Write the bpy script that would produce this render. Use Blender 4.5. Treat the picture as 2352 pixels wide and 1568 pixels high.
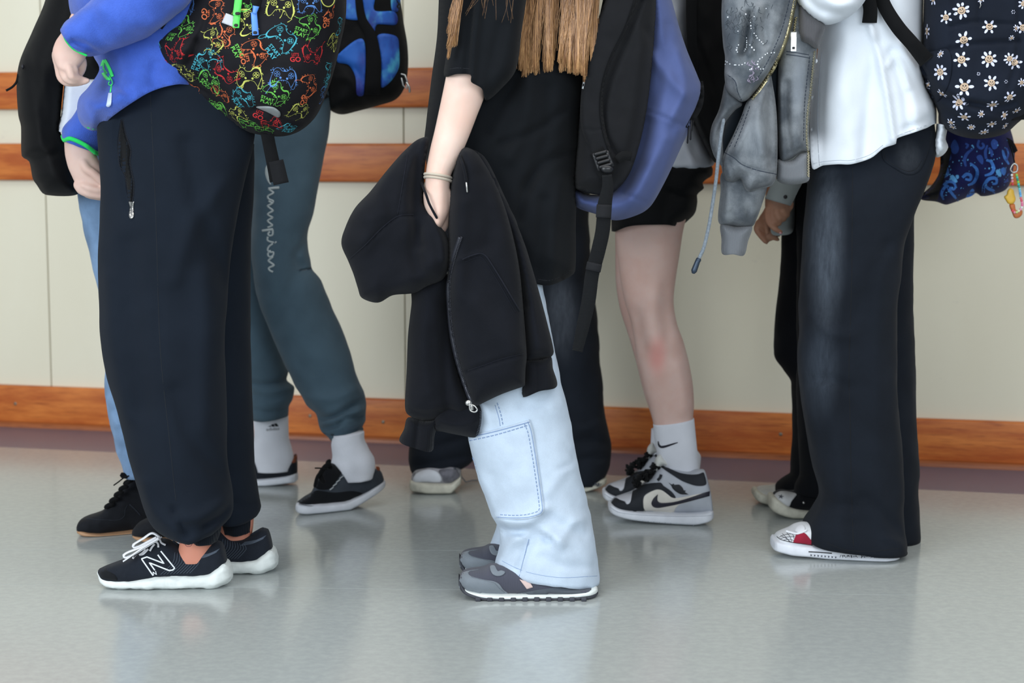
import bpy, bmesh, math, random
import numpy as np
from mathutils import Vector
from mathutils.bvhtree import BVHTree
from mathutils.geometry import delaunay_2d_cdt

random.seed(7)
for o in list(bpy.data.objects):
    bpy.data.objects.remove(o)
SC = bpy.context.scene
COL = SC.collection

# ------------------------------------------------------------------ camera, world, lights, exposure
F, CX, CY, HC = 4000.0, 1176.0, 784.0, 0.93
PITCH = math.atan(454.0 / F)
cam_d = bpy.data.cameras.new('camera')
cam_d.sensor_width = 36.0
cam_d.lens = F / 2352.0 * 36.0
cam_d.clip_start, cam_d.clip_end = 0.05, 60
cam_d.dof.use_dof = True
cam_d.dof.focus_distance = 3.6
cam_d.dof.aperture_fstop = 3.8
cam = bpy.data.objects.new('camera', cam_d)
cam.location = (0, 0, HC)
cam.rotation_euler = (math.pi / 2 - PITCH, 0, 0)
COL.objects.link(cam)
SC.camera = cam

world = bpy.data.worlds.new('world')
SC.world = world
world.use_nodes = True
bg = world.node_tree.nodes['Background']
bg.inputs[0].default_value = (0.86, 0.93, 1.0, 1)
bg.inputs[1].default_value = 0.33


def area(name, loc, target, sx, sy, power, col):
    l = bpy.data.lights.new(name, 'AREA')
    l.shape = 'RECTANGLE'
    l.size, l.size_y = sx, sy
    l.energy = power
    l.color = col
    o = bpy.data.objects.new(name, l)
    o.location = loc
    d = Vector(target) - Vector(loc)
    o.rotation_euler = d.to_track_quat('-Z', 'Y').to_euler()
    COL.objects.link(o)
    return o


area('window_light', (-3.4, -0.9, 1.9), (0.2, 4.2, 0.6), 3.2, 2.0, 190, (0.88, 0.95, 1.0))
area('window_light', (1.6, -1.6, 2.0), (0.4, 4.2, 0.6), 3.2, 2.0, 105, (0.88, 0.95, 1.0))
area('ceiling_light', (0.0, 2.6, 3.0), (0.0, 3.2, 0.0), 5.0, 1.6, 50, (1.0, 0.97, 0.92))

SC.view_settings.view_transform = 'Standard'
SC.view_settings.look = 'None'
SC.view_settings.gamma = 1.0
SC.view_settings.exposure = 0.27
SC.view_settings.use_curve_mapping = False

# ------------------------------------------------------------------ measuring: photo pixel -> place in the room
cT, sT = math.cos(PITCH), math.sin(PITCH)


def P(u, v, Y):
    u = np.asarray(u, float); v = np.asarray(v, float); Y = np.asarray(Y, float)
    x = (u - CX) / F
    y = -(v - CY) / F
    dy = cT + y * sT
    dz = -sT + y * cT
    k = Y / dy
    return np.stack([x * k, dy * k + 0 * x, HC + dz * k], -1)


def pix(p):
    p = np.asarray(p, float)
    X, Yy, Z = p[..., 0], p[..., 1], p[..., 2] - HC
    dep = Yy * cT - Z * sT
    up = Yy * sT + Z * cT
    return np.stack([CX + F * X / dep, CY - F * up / dep], -1)


def floor_y(v):
    a = math.atan((v - CY) / F) + PITCH
    return HC / math.tan(a)


def lin(c):
    return tuple((x / 255.0 / 12.92 if x / 255.0 <= 0.04045 else ((x / 255.0 + 0.055) / 1.055) ** 2.4) for x in c)


# ------------------------------------------------------------------ numeric helpers
def _hash(i, j, k):
    n = (i * 374761393 + j * 668265263 + k * 2147483647 + 1013904223) & 0xFFFFFFFF
    n = ((n ^ (n >> 13)) * 1274126177) & 0xFFFFFFFF
    n = n ^ (n >> 16)
    return (n & 0xFFFF) / 32767.5 - 1.0


def vnoise(p):
    p = np.asarray(p, float)
    i = np.floor(p).astype(np.int64)
    f = p - i
    f = f * f * f * (f * (f * 6 - 15) + 10)
    r = 0
    for a in (0, 1):
        wa = f[:, 0] if a else 1 - f[:, 0]
        for b in (0, 1):
            wb = f[:, 1] if b else 1 - f[:, 1]
            for c in (0, 1):
                wc = f[:, 2] if c else 1 - f[:, 2]
                r = r + wa * wb * wc * _hash(i[:, 0] + a, i[:, 1] + b, i[:, 2] + c)
    return r


def fbm(p, o=3):
    r, a = 0, 1.0
    for k in range(o):
        r = r + a * vnoise(p * (2.03 ** k) + 17.3 * k)
        a *= 0.5
    return r


def pchip(t, Y, T):
    """monotone cubic through (t, Y[:,c]) sampled at T"""
    t = np.asarray(t, float); Y = np.asarray(Y, float)
    h = np.diff(t)[:, None]
    d = np.diff(Y, axis=0) / h
    m = np.zeros_like(Y)
    if len(t) > 2:
        w1 = 2 * h[1:] + h[:-1]; w2 = h[1:] + 2 * h[:-1]
        ok = d[:-1] * d[1:] > 0
        with np.errstate(all='ignore'):
            mm = (w1 + w2) / (w1 / d[:-1] + w2 / d[1:])
        m[1:-1] = np.where(ok, mm, 0)
    m[0], m[-1] = d[0], d[-1]
    i = np.clip(np.searchsorted(t, T, side='right') - 1, 0, len(t) - 2)
    hh = (t[i + 1] - t[i])[:, None]
    s = ((T - t[i]) / (t[i + 1] - t[i]))[:, None]
    return ((1 + 2 * s) * (1 - s) ** 2 * Y[i] + s * (1 - s) ** 2 * hh * m[i]
            + s * s * (3 - 2 * s) * Y[i + 1] + s * s * (s - 1) * hh * m[i + 1])


def smooth_line(pts, step, closed=False):
    """Catmull-Rom through pts (a doubled point is a corner), resampled about every step"""
    p = [np.array(q[:2], float) for q in pts]
    n = len(p)
    out = []
    rng = range(n) if closed else range(n - 1)
    for i in rng:
        a, b = p[i], p[(i + 1) % n]
        L = np.linalg.norm(b - a)
        if L < 1e-6:
            continue
        z = p[(i - 1) % n] if (closed or i > 0) else a
        y = p[(i + 2) % n] if (closed or i + 2 < n) else b
        m0 = (b - z) * 0.5; m1 = (y - a) * 0.5
        if np.linalg.norm(a - z) < 1e-6: m0 = (b - a) * 0.5
        if np.linalg.norm(y - b) < 1e-6: m1 = (b - a) * 0.5
        l0, l1 = np.linalg.norm(m0), np.linalg.norm(m1)
        if l0 > L: m0 *= L / l0
        if l1 > L: m1 *= L / l1
        k = max(1, int(round(L / step)))
        for j in range(k):
            s = j / k
            out.append((1 + 2 * s) * (1 - s) ** 2 * a + s * (1 - s) ** 2 * m0 + s * s * (3 - 2 * s) * b + s * s * (s - 1) * m1)
    if not closed:
        out.append(p[-1])
    return np.array(out)


def seg_dist(q, A, B):
    """min distance of points q (N,2) to segments A->B (S,2)"""
    best = np.full(len(q), 1e9)
    for a, b in zip(A, B):
        ab = b - a
        L = ab @ ab
        t = np.clip(((q - a) @ ab) / (L if L > 0 else 1), 0, 1)
        d = np.hypot(*(q - a - t[:, None] * ab).T)
        best = np.minimum(best, d)
    return best


def inside(q, poly):
    x, y = q[:, 0], q[:, 1]
    r = np.zeros(len(q), bool)
    n = len(poly)
    for i in range(n):
        x1, y1 = poly[i]; x2, y2 = poly[(i + 1) % n]
        if y1 == y2: continue
        c = ((y1 > y) != (y2 > y)) & (x < (x2 - x1) * (y - y1) / (y2 - y1) + x1)
        r ^= c
    return r


def crease_off(uv, creases):
    """metres of relief (towards the viewer positive) from a list of (points, width px, depth m)"""
    r = np.zeros(len(uv))
    for pts, w, dep in creases:
        l = smooth_line(pts, max(6, w * 0.7))
        d = seg_dist(uv, l[:-1], l[1:])
        r += 1.45 * dep * np.exp(-(d / w) ** 2)
    return r


def fill2d(poly, step):
    """triangulate the inside of a closed outline with points about every step"""
    mn, mx = poly.min(0), poly.max(0)
    xs = np.arange(mn[0] + step * 0.5, mx[0], step)
    ys = np.arange(mn[1] + step * 0.5, mx[1], step * 0.87)
    g = np.array([(x + (step / 2 if j % 2 else 0), y) for j, y in enumerate(ys) for x in xs]) if len(xs) and len(ys) else np.zeros((0, 2))
    if len(g):
        g = g[inside(g, poly)]
    if len(g):
        q = np.roll(poly, -1, axis=0)
        g = g[seg_dist(g, poly, q) > step * 0.55]
    n = len(poly)
    pts = [Vector(p) for p in poly] + [Vector(p) for p in g]
    ed = [(i, (i + 1) % n) for i in range(n)]
    r = delaunay_2d_cdt(pts, ed, [], 1, 1e-3)
    V = np.array([tuple(v) for v in r[0]])
    T = [tuple(f) for f in r[2]]
    T2 = []
    for f in T:
        a, b, c = V[f[0]], V[f[1]], V[f[2]]
        cr = (b[0] - a[0]) * (c[1] - a[1]) - (b[1] - a[1]) * (c[0] - a[0])
        T2.append(f if cr > 0 else f[::-1])
    return V, T2


def boundary_edges(T):
    cnt = {}
    for f in T:
        for i in range(len(f)):
            a, b = f[i], f[(i + 1) % len(f)]
            cnt[(a, b)] = 1
    return [(a, b) for (a, b) in cnt if (b, a) not in cnt]


# ------------------------------------------------------------------ shape makers: all return (verts Nx3, faces)
def vnormals(V, Fc):
    N = np.zeros_like(V)
    q = np.array([f if len(f) == 4 else (f[0], f[1], f[2], f[2]) for f in Fc if len(f) in (3, 4)])
    n = np.cross(V[q[:, 2]] - V[q[:, 0]], V[q[:, 3]] - V[q[:, 1]])
    for k in range(4):
        np.add.at(N, q[:, k], n)
    L = np.linalg.norm(N, axis=1, keepdims=True)
    return N / np.where(L > 0, L, 1)


def relief(V, N, creases=(), wr=None):
    if wr:
        amp, sc = wr[0], wr[1]
        s = np.array(sc if hasattr(sc, '__len__') else (sc, sc, sc), float)
        V = V + N * (amp * fbm(V * s + 3.1, 3))[:, None]
    if len(creases):
        C = np.array([0, 0, HC])
        d = V - C
        d = d / np.linalg.norm(d, axis=1, keepdims=True)
        face = np.clip(-(N * d).sum(1) * 2.2, 0, 1)
        V = V - d * (crease_off(pix(V), creases) * face)[:, None]
    return V


def loft(st, Y, ratio=0.6, rd=None, e=2.0, seg=56, step=9.0, vert=False, near=False, creases=(), wr=None, floor=False, cap=0.0, yl=None):
    """rings between pixel pairs. st: (xa,ya,xb,yb[,rd[,dY]]); vert=True: side-view stations (x,ytop,ybottom[,rd[,dY]])"""
    rows = []
    for s in st:
        s = list(s)
        if vert:
            x, yt, yb = s[:3]; rest = s[3:]
            A, B = (x, yt), (x, yb)
        else:
            A, B = (s[0], s[1]), (s[2], s[3]); rest = s[4:]
        dY = rest[1] if len(rest) > 1 else 0.0
        if yl is not None:
            dY += yl(0.5 * (A[0] + B[0]))
        r = rest[0] if rest and rest[0] is not None else rd
        pa = P(A[0], A[1], Y + dY)
        if vert:
            pb = P(B[0], B[1], Y + dY - (r or 0) * 0.9)
            if near:
                pa = P(A[0], A[1], Y + dY - (r or 0) * 0.9) + np.array([0, (r or 0) * 0.9, 0])
            pb = pb + np.array([pa[0] - pb[0], pa[1] - pb[1], 0])
        else:
            pb = P(B[0], B[1], Y + dY)
        if r is None:
            r = ratio * np.linalg.norm(pb - pa) / 2
        rows.append(list(pa) + list(pb) + [r])
    R = np.array(rows)
    c = (R[:, :3] + R[:, 3:6]) / 2
    L = np.concatenate([[0], np.cumsum(np.maximum(np.linalg.norm(np.diff(c, axis=0), axis=1), 1e-4))])
    n = max(len(st), int(L[-1] * 1000 / step) + 1)
    T = np.unique(np.concatenate([np.linspace(0, L[-1], n), L]))
    S = pchip(L, R, T)
    if floor:
        for k in (2, 5):
            S[:, k] = np.maximum(S[:, k], 0.0)
    c = (S[:, :3] + S[:, 3:6]) / 2
    a = (S[:, 3:6] - S[:, :3]) / 2
    r = S[:, 6]
    if cap:
        t0 = c[0] - c[1]; t0 = t0 / np.linalg.norm(t0)
        t1 = c[-1] - c[-2]; t1 = t1 / np.linalg.norm(t1)
        pre, post = [], []
        for q in (math.pi * 0.14, math.pi * 0.28, math.pi * 0.42):
            k = math.cos(q); s_ = math.sin(q) * cap
            pre.append((c[0] + t0 * s_, a[0] * k, r[0] * k))
            post.append((c[-1] + t1 * s_, a[-1] * k, r[-1] * k))
        c = np.vstack([[x[0] for x in pre[::-1]], c, [x[0] for x in post]])
        a = np.vstack([[x[1] for x in pre[::-1]], a, [x[1] for x in post]])
        r = np.concatenate([[x[2] for x in pre[::-1]], r, [x[2] for x in post]])
    th = np.linspace(0, 2 * math.pi, seg, endpoint=False)
    co, si = np.cos(th), np.sin(th)
    co = np.sign(co) * np.abs(co) ** (2 / e)
    si = np.sign(si) * np.abs(si) ** (2 / e)
    ydir = np.array([0, 1.0, 0])
    V = c[:, None, :] + co[None, :, None] * a[:, None, :] + (si[None, :, None] * r[:, None, None]) * ydir
    m = len(c)
    V = V.reshape(-1, 3)
    Fc = []
    for i in range(m - 1):
        for j in range(seg):
            k = (j + 1) % seg
            Fc.append((i * seg + j, i * seg + k, (i + 1) * seg + k, (i + 1) * seg + j))
    V = np.vstack([V, c[:1], c[-1:]])
    i0, i1 = m * seg, m * seg + 1
    for j in range(seg):
        k = (j + 1) % seg
        Fc.append((i0, k, j)); Fc.append((i1, (m - 1) * seg + j, (m - 1) * seg + k))
    # outward orientation
    vol = 0.0
    q = np.array([f[:3] for f in Fc])
    g = V.mean(0)
    vol = np.einsum('ij,ij->i', V[q[:, 0]] - g, np.cross(V[q[:, 1]] - g, V[q[:, 2]] - g)).sum()
    if vol < 0:
        Fc = [f[::-1] for f in Fc]
    if wr or len(creases):
        V = relief(V, vnormals(V, Fc), creases, wr)
    if floor:
        V[:, 2] = np.maximum(V[:, 2], 0.0)
    return V, Fc


def inflate(pts, Y, T, R, step=7.0, creases=(), wr=None, back=None, yt=None):
    """pillow-like body from an outline; a point with a third value 1 lies on an open edge (no rounding there)"""
    pts2, op = [], []
    n = len(pts)
    B, fl = [], []
    P0 = [(q[0], q[1]) for q in pts]
    for i in range(n):
        a, b = pts[i], pts[(i + 1) % n]
        if np.hypot(a[0] - b[0], a[1] - b[1]) < 1e-6: continue
        four = [P0[(i - 1) % n], P0[i], P0[(i + 1) % n], P0[(i + 2) % n]]
        isop = len(a) > 2 and len(b) > 2
        z, y = np.array(four[0], float), np.array(four[3], float)
        A, Bq = np.array(four[1], float), np.array(four[2], float)
        Ls = np.linalg.norm(Bq - A)
        m0 = (Bq - z) * 0.5; m1 = (y - A) * 0.5
        if np.linalg.norm(A - z) < 1e-6: m0 = (Bq - A) * 0.5
        if np.linalg.norm(y - Bq) < 1e-6: m1 = (Bq - A) * 0.5
        for mm in (m0, m1):
            ln = np.linalg.norm(mm)
            if ln > Ls: mm *= Ls / ln
        kk = max(1, int(round(Ls / step)))
        for j in range(kk):
            s = j / kk
            B.append((1 + 2 * s) * (1 - s) ** 2 * A + s * (1 - s) ** 2 * m0 + s * s * (3 - 2 * s) * Bq + s * s * (s - 1) * m1)
            fl.append(isop)
    B = np.array(B)
    V2, Tr = fill2d(B, step)
    nx = np.roll(B, -1, axis=0)
    keep = [i for i in range(len(B)) if not fl[i]]
    d = seg_dist(V2, B[keep], nx[keep])
    x = np.clip(d / R, 0, 1)
    prof = np.sqrt(np.maximum(0, 1 - (1 - x) ** 2))
    hf = 0.0015 + T * prof
    hb = 0.0015 + (T if back is None else back) * prof
    cr = crease_off(V2, creases) * np.minimum(1, prof * 1.5) if len(creases) else 0
    w = 0
    Y0 = Y + (yt(V2[:, 0], V2[:, 1]) if yt else 0)
    if wr:
        s = np.array(wr[1] if hasattr(wr[1], '__len__') else (wr[1],) * 3, float)
        w = wr[0] * fbm(P(V2[:, 0], V2[:, 1], Y0) * s + 5.7, 3) * prof
    VF = P(V2[:, 0], V2[:, 1], Y0 - hf - cr - w)
    VB = P(V2[:, 0], V2[:, 1], Y0 + hb)
    m = len(V2)
    V = np.vstack([VF, VB])
    Fc = [tuple(f) for f in Tr] + [tuple(i + m for i in f[::-1]) for f in Tr]
    for a, b in boundary_edges(Tr):
        Fc.append((b, a, a + m, b + m))
    # pixel y points down, so the winding made above faces away from the viewer: flip it
    f0 = Tr[0]
    nn = np.cross(VF[f0[1]] - VF[f0[0]], VF[f0[2]] - VF[f0[0]])
    if nn[1] > 0:
        Fc = [f[::-1] for f in Fc]
    return V, Fc


def rope(W, r, seg=8, taper=None):
    """round tube along world points W with radius r (float or list), domed ends"""
    W = np.asarray(W, float)
    n = len(W)
    rr = np.full(n, r, float) if np.isscalar(r) else np.asarray(r, float)
    t = np.gradient(W, axis=0)
    t /= np.maximum(np.linalg.norm(t, axis=1, keepdims=True), 1e-9)
    up = np.array([0.0, 1.0, 0.15])
    V = []
    cs = []
    for i in range(n):
        s = np.cross(t[i], up); ls = np.linalg.norm(s)
        s = s / ls if ls > 1e-6 else np.array([1.0, 0, 0])
        b = np.cross(t[i], s)
        cs.append((W[i], s, b, rr[i]))
    rings = [(W[0] - t[0] * rr[0] * 0.85, cs[0][1], cs[0][2], rr[0] * 0.5)] + cs + [(W[-1] + t[-1] * rr[-1] * 0.85, cs[-1][1], cs[-1][2], rr[-1] * 0.5)]
    for c, s, b, q in rings:
        for j in range(seg):
            a = 2 * math.pi * j / seg
            V.append(c + q * (math.cos(a) * s + math.sin(a) * b))
    m = len(rings)
    Fc = []
    for i in range(m - 1):
        for j in range(seg):
            k = (j + 1) % seg
            Fc.append((i * seg + j, (i + 1) * seg + j, (i + 1) * seg + k, i * seg + k))
    V = V + [W[0] - t[0] * rr[0], W[-1] + t[-1] * rr[-1]]
    for j in range(seg):
        k = (j + 1) % seg
        Fc.append((m * seg, j, k)); Fc.append((m * seg + 1, (m - 1) * seg + k, (m - 1) * seg + j))
    return np.array(V), Fc


def ropepx(pts, Y, rpx, seg=8, step=8):
    """tube through pixel points (u,v[,dY]) round depth Y with radius in pixels"""
    L = smooth_line(pts, step)
    q = np.array([p[:2] for p in pts], float)
    dy = np.array([p[2] if len(p) > 2 else 0.0 for p in pts])
    s0 = np.concatenate([[0], np.cumsum(np.hypot(*np.diff(q, axis=0).T))])
    s1 = np.concatenate([[0], np.cumsum(np.hypot(*np.diff(L, axis=0).T))])
    s1 = s1 / s1[-1] * s0[-1]
    d = np.interp(s1, s0, dy)
    if np.isscalar(rpx):
        r = np.full(len(L), rpx, float)
    else:
        r = np.interp(s1, s0 if len(rpx) == len(s0) else np.linspace(0, s0[-1], len(rpx)), rpx)
    return rope(P(L[:, 0], L[:, 1], Y + d), r * (Y + d) / F, seg)


def ribbon3(W, width, thick, nrm=(0, -1, 0)):
    """flat strap along world points"""
    W = np.asarray(W, float); n = len(W)
    t = np.gradient(W, axis=0); t /= np.maximum(np.linalg.norm(t, axis=1, keepdims=True), 1e-9)
    w = np.full(n, width, float) if np.isscalar(width) else np.asarray(width, float)
    V = []
    for i in range(n):
        nn = np.array(nrm, float)
        s = np.cross(t[i], nn); s /= max(np.linalg.norm(s), 1e-9)
        nn = np.cross(s, t[i])
        for a, b in ((-1, 1), (1, 1), (1, -1), (-1, -1)):
            V.append(W[i] + s * a * w[i] / 2 + nn * b * thick / 2)
    Fc = []
    for i in range(n - 1):
        for j in range(4):
            k = (j + 1) % 4
            Fc.append((i * 4 + j, i * 4 + k, (i + 1) * 4 + k, (i + 1) * 4 + j))
    Fc.append((3, 2, 1, 0)); Fc.append(tuple((n - 1) * 4 + j for j in range(4)))
    return np.array(V), Fc


def ribbonpx(pts, Y, wpx, thick=0.002, step=10, nrm=(0, -1, 0)):
    L = smooth_line(pts, step)
    q = np.array([p[:2] for p in pts], float)
    dy = np.array([p[2] if len(p) > 2 else 0.0 for p in pts])
    s0 = np.concatenate([[0], np.cumsum(np.hypot(*np.diff(q, axis=0).T))]) + np.arange(len(q)) * 1e-9
    s1 = np.concatenate([[0], np.cumsum(np.hypot(*np.diff(L, axis=0).T))])
    s1 = s1 / s1[-1] * s0[-1]
    d = np.interp(s1, s0, dy)
    w = np.full(len(L), wpx, float) if np.isscalar(wpx) else np.interp(s1, s0 if len(wpx) == len(s0) else np.linspace(0, s0[-1], len(wpx)), wpx)
    return ribbon3(P(L[:, 0], L[:, 1], Y + d), w * (Y + d) / F, thick, nrm)


def boxm(c, sx, sy, sz, bev=0.0, rz=0.0):
    bm = bmesh.new()
    bmesh.ops.create_cube(bm, size=1.0)
    for v in bm.verts:
        v.co.x *= sx; v.co.y *= sy; v.co.z *= sz
    if bev:
        bmesh.ops.bevel(bm, geom=bm.edges[:], offset=bev, segments=2, affect='EDGES', profile=0.6)
    ca, sa = math.cos(rz), math.sin(rz)
    bm.verts.index_update()
    V = np.array([(v.co.x * ca - v.co.y * sa + c[0], v.co.x * sa + v.co.y * ca + c[1], v.co.z + c[2]) for v in bm.verts])
    Fc = [tuple(v.index for v in f.verts) for f in bm.faces]
    bm.free()
    return V, Fc


def ball(c, r, seg=10, rings=6):
    r = np.array(r if hasattr(r, '__len__') else (r, r, r), float)
    V = [np.array([0, 0, 1.0])]
    for i in range(1, rings):
        a = math.pi * i / rings
        for j in range(seg):
            b = 2 * math.pi * j / seg
            V.append(np.array([math.sin(a) * math.cos(b), math.sin(a) * math.sin(b), math.cos(a)]))
    V.append(np.array([0, 0, -1.0]))
    Fc = [(0, 1 + j, 1 + (j + 1) % seg) for j in range(seg)]
    for i in range(rings - 2):
        for j in range(seg):
            k = (j + 1) % seg
            a = 1 + i * seg
            Fc.append((a + j, a + seg + j, a + seg + k, a + k))
    l = len(V) - 1
    a = 1 + (rings - 2) * seg
    Fc += [(l, a + (j + 1) % seg, a + j) for j in range(seg)]
    return np.array(V) * r + np.array(c), Fc


def join(parts):
    Vs, Fs, o = [], [], 0
    for V, Fc in parts:
        Vs.append(V)
        Fs += [tuple(i + o for i in f) for f in Fc]
        o += len(V)
    return np.vstack(Vs), Fs


# ------------------------------------------------------------------ objects
WORLD = {}          # object name -> world (verts, faces), for draping things on a surface
BASE = {}           # object name -> world location of its top-level Empty


def thing(name, label, cat, loc, group=None):
    o = bpy.data.objects.new(name, None)
    o.empty_display_size = 0.05
    COL.objects.link(o)
    o.location = loc
    o['label'] = label
    o['category'] = cat
    if group: o['group'] = group
    BASE[o.name] = np.array(loc, float)
    return o


def mk(name, geo, mat, parent=None, smooth=True, label=None, kind=None, angle=None):
    if isinstance(geo, list):
        geo = join(geo)
    V, Fc = geo
    b = BASE[parent.name] if parent is not None else np.zeros(3)
    me = bpy.data.meshes.new(name)
    me.from_pydata((V - b).tolist(), [], Fc)
    me.validate()
    if smooth:
        me.polygons.foreach_set('use_smooth', [True] * len(me.polygons))
        if angle:
            me.set_sharp_from_angle(angle=math.radians(angle))
    me.materials.append(mat)
    o = bpy.data.objects.new(name, me)
    COL.objects.link(o)
    if parent is not None:
        o.parent = parent
    BASE[o.name] = b
    WORLD[o.name] = (V, Fc)
    if label: o['label'] = label
    if kind: o['kind'] = kind
    return o


def struct(o, label=None):
    o['kind'] = 'structure'
    if label: o['label'] = label
    return o


def remesh_body(name, geos, mat, parent, voxel=0.0035, smooth_it=6):
    """joins limbs, palm and fingers into one continuous skin"""
    V, Fc = join(geos)
    me = bpy.data.meshes.new('t')
    me.from_pydata(V.tolist(), [], Fc)
    o = bpy.data.objects.new('t', me)
    COL.objects.link(o)
    m = o.modifiers.new('r', 'REMESH'); m.mode = 'VOXEL'; m.voxel_size = voxel; m.use_smooth_shade = True
    s = o.modifiers.new('s', 'SMOOTH'); s.factor = 0.5; s.iterations = smooth_it
    dg = bpy.context.evaluated_depsgraph_get()
    ev = o.evaluated_get(dg).to_mesh()
    n = len(ev.vertices)
    co = np.empty(n * 3); ev.vertices.foreach_get('co', co)
    Fs = [tuple(p.vertices) for p in ev.polygons]
    bpy.data.objects.remove(o)
    return mk(name, (co.reshape(-1, 3), Fs), mat, parent)


class Target:
    def __init__(self, *objs):
        V, Fc = join([WORLD[o.name] for o in objs])
        self.t = BVHTree.FromPolygons([tuple(v) for v in V], Fc)
        self.ym = float(np.median(V[:, 1]))

    def hit(self, uv, off, default=None):
        """camera-side surface points under pixels uv, lifted by off metres"""
        C = Vector((0, 0, HC))
        D = P(uv[:, 0], uv[:, 1], np.ones(len(uv))) - np.array(C)
        out = np.zeros((len(uv), 3)); ok = np.zeros(len(uv), bool)
        for i, d in enumerate(D):
            dv = Vector(d).normalized()
            l, nrm, k, dist = self.t.ray_cast(C, dv)
            if l is not None:
                out[i] = np.array(l - dv * off); ok[i] = True
        if not ok.any():
            return P(uv[:, 0], uv[:, 1], np.full(len(uv), self.ym))
        if not ok.all():
            g = np.where(ok)[0]
            for i in np.where(~ok)[0]:
                j = g[np.argmin(((uv[g] - uv[i]) ** 2).sum(1))]
                out[i] = P(uv[i, 0], uv[i, 1], out[j, 1])
        return out

    def frame(self, u, v):
        C = Vector((0, 0, HC))
        d = Vector(P(u, v, 1.0) - np.array(C)).normalized()
        l, n, k, dist = self.t.ray_cast(C, d)
        if l is None: return None
        if n.dot(d) > 0: n = -n
        acc = n.copy()
        for du, dv in ((9, 0), (-9, 0), (0, 9), (0, -9), (6, 6), (-6, -6), (6, -6), (-6, 6)):
            e = Vector(P(u + du, v + dv, 1.0) - np.array(C)).normalized()
            l2, n2, k2, d2 = self.t.ray_cast(C, e)
            if l2 is not None and abs(d2 - dist) < 0.04:
                acc += n2 if n2.dot(e) < 0 else -n2
        n = acc.normalized()
        ry = Vector((0, 0, 1)) - n * n.z
        if ry.length < 1e-3: ry = Vector((0, 1, 0))
        ry.normalize()
        rx = ry.cross(n)
        return l, n, rx, ry


def skirt(V, Tr, back):
    m = len(V)
    d = V - np.array([0, 0, HC]); d /= np.linalg.norm(d, axis=1, keepdims=True)
    W = np.vstack([V, V + d * back])
    Fc = list(Tr)
    for a, b in boundary_edges(Tr):
        Fc.append((b, a, a + m, b + m))
    return W, Fc


def patch(target, pts, off=0.0012, step=7, lift=None):
    """cloth piece sewn on a surface: closed pixel outline draped on target"""
    B = smooth_line(pts, step, True)
    V2, Tr = fill2d(B, step)
    V = target.hit(V2, off)
    Tr = [f[::-1] for f in Tr]
    n = np.cross(V[Tr[0][1]] - V[Tr[0][0]], V[Tr[0][2]] - V[Tr[0][0]])
    if n[1] > 0:
        Tr = [f[::-1] for f in Tr]
    return skirt(V, Tr, off + 0.0006)


def stroke(target, pts, w, off=0.0008, step=7, across=2, raw=False):
    """ribbon of width w px draped along a pixel line"""
    L = np.array([p[:2] for p in pts], float) if raw else smooth_line(pts, step)
    t = np.gradient(L, axis=0)
    t /= np.maximum(np.linalg.norm(t, axis=1, keepdims=True), 1e-9)
    nrm = np.stack([-t[:, 1], t[:, 0]], 1)
    ww = np.full(len(L), w, float) if np.isscalar(w) else np.interp(np.linspace(0, 1, len(L)), np.linspace(0, 1, len(w)), w)
    uv = np.concatenate([L + nrm * (ww[:, None] * (k / (across - 1) - 0.5)) for k in range(across)])
    n = len(L)
    V = target.hit(uv, off)
    Tr = []
    for k in range(across - 1):
        for i in range(n - 1):
            Tr.append((k * n + i, k * n + i + 1, (k + 1) * n + i + 1, (k + 1) * n + i))
    nn = np.cross(V[Tr[0][1]] - V[Tr[0][0]], V[Tr[0][2]] - V[Tr[0][0]])
    if nn[1] > 0:
        Tr = [f[::-1] for f in Tr]
    return skirt(V, Tr, off + 0.0004)


def dashes(target, pts, w, dash, gap, off=0.0008):
    L = smooth_line(pts, 2.0)
    s = np.concatenate([[0], np.cumsum(np.hypot(*np.diff(L, axis=0).T))])
    out = []
    x = 0.0
    while x + dash < s[-1]:
        q = np.array([[np.interp(x + k * dash / 2, s, L[:, 0]), np.interp(x + k * dash / 2, s, L[:, 1])] for k in range(3)])
        out.append(stroke(target, q, w, off, raw=True))
        x += dash + gap
    return join(out)


def teeth(target, pts, w, pitch, off=0.0015, alt=0.0):
    """zip teeth: small bars set across a pixel line"""
    L = smooth_line(pts, 2.0)
    s = np.concatenate([[0], np.cumsum(np.hypot(*np.diff(L, axis=0).T))])
    out = []
    x, k = 0.0, 0
    while x < s[-1] - pitch:
        a = np.array([np.interp(x, s, L[:, 0]), np.interp(x, s, L[:, 1])])
        b = np.array([np.interp(x + pitch, s, L[:, 0]), np.interp(x + pitch, s, L[:, 1])])
        t = (b - a) / max(np.linalg.norm(b - a), 1e-6)
        nrm = np.array([-t[1], t[0]])
        c = a + nrm * alt * (1 if k % 2 else -1)
        out.append(stroke(target, [c - nrm * w / 2, c, c + nrm * w / 2], pitch * 0.55, off, raw=True))
        x += pitch; k += 1
    return join(out)


_txt = {}


def text2d(s, bold=False):
    """flat triangles of a line of lettering, height about 1, centred"""
    if s in _txt: return _txt[s]
    c = bpy.data.curves.new('t', 'FONT')
    c.body = s
    c.size = 1.0
    c.align_x = 'CENTER'; c.align_y = 'CENTER'
    c.resolution_u = 3
    if bold: c.offset = 0.018
    o = bpy.data.objects.new('t', c)
    COL.objects.link(o)
    dg = bpy.context.evaluated_depsgraph_get()
    me = o.evaluated_get(dg).to_mesh()
    V = np.array([(v.co.x, v.co.y) for v in me.vertices])
    T = [tuple(p.vertices) for p in me.polygons]
    bpy.data.objects.remove(o)
    _txt[s] = (V, T)
    return V, T


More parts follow.
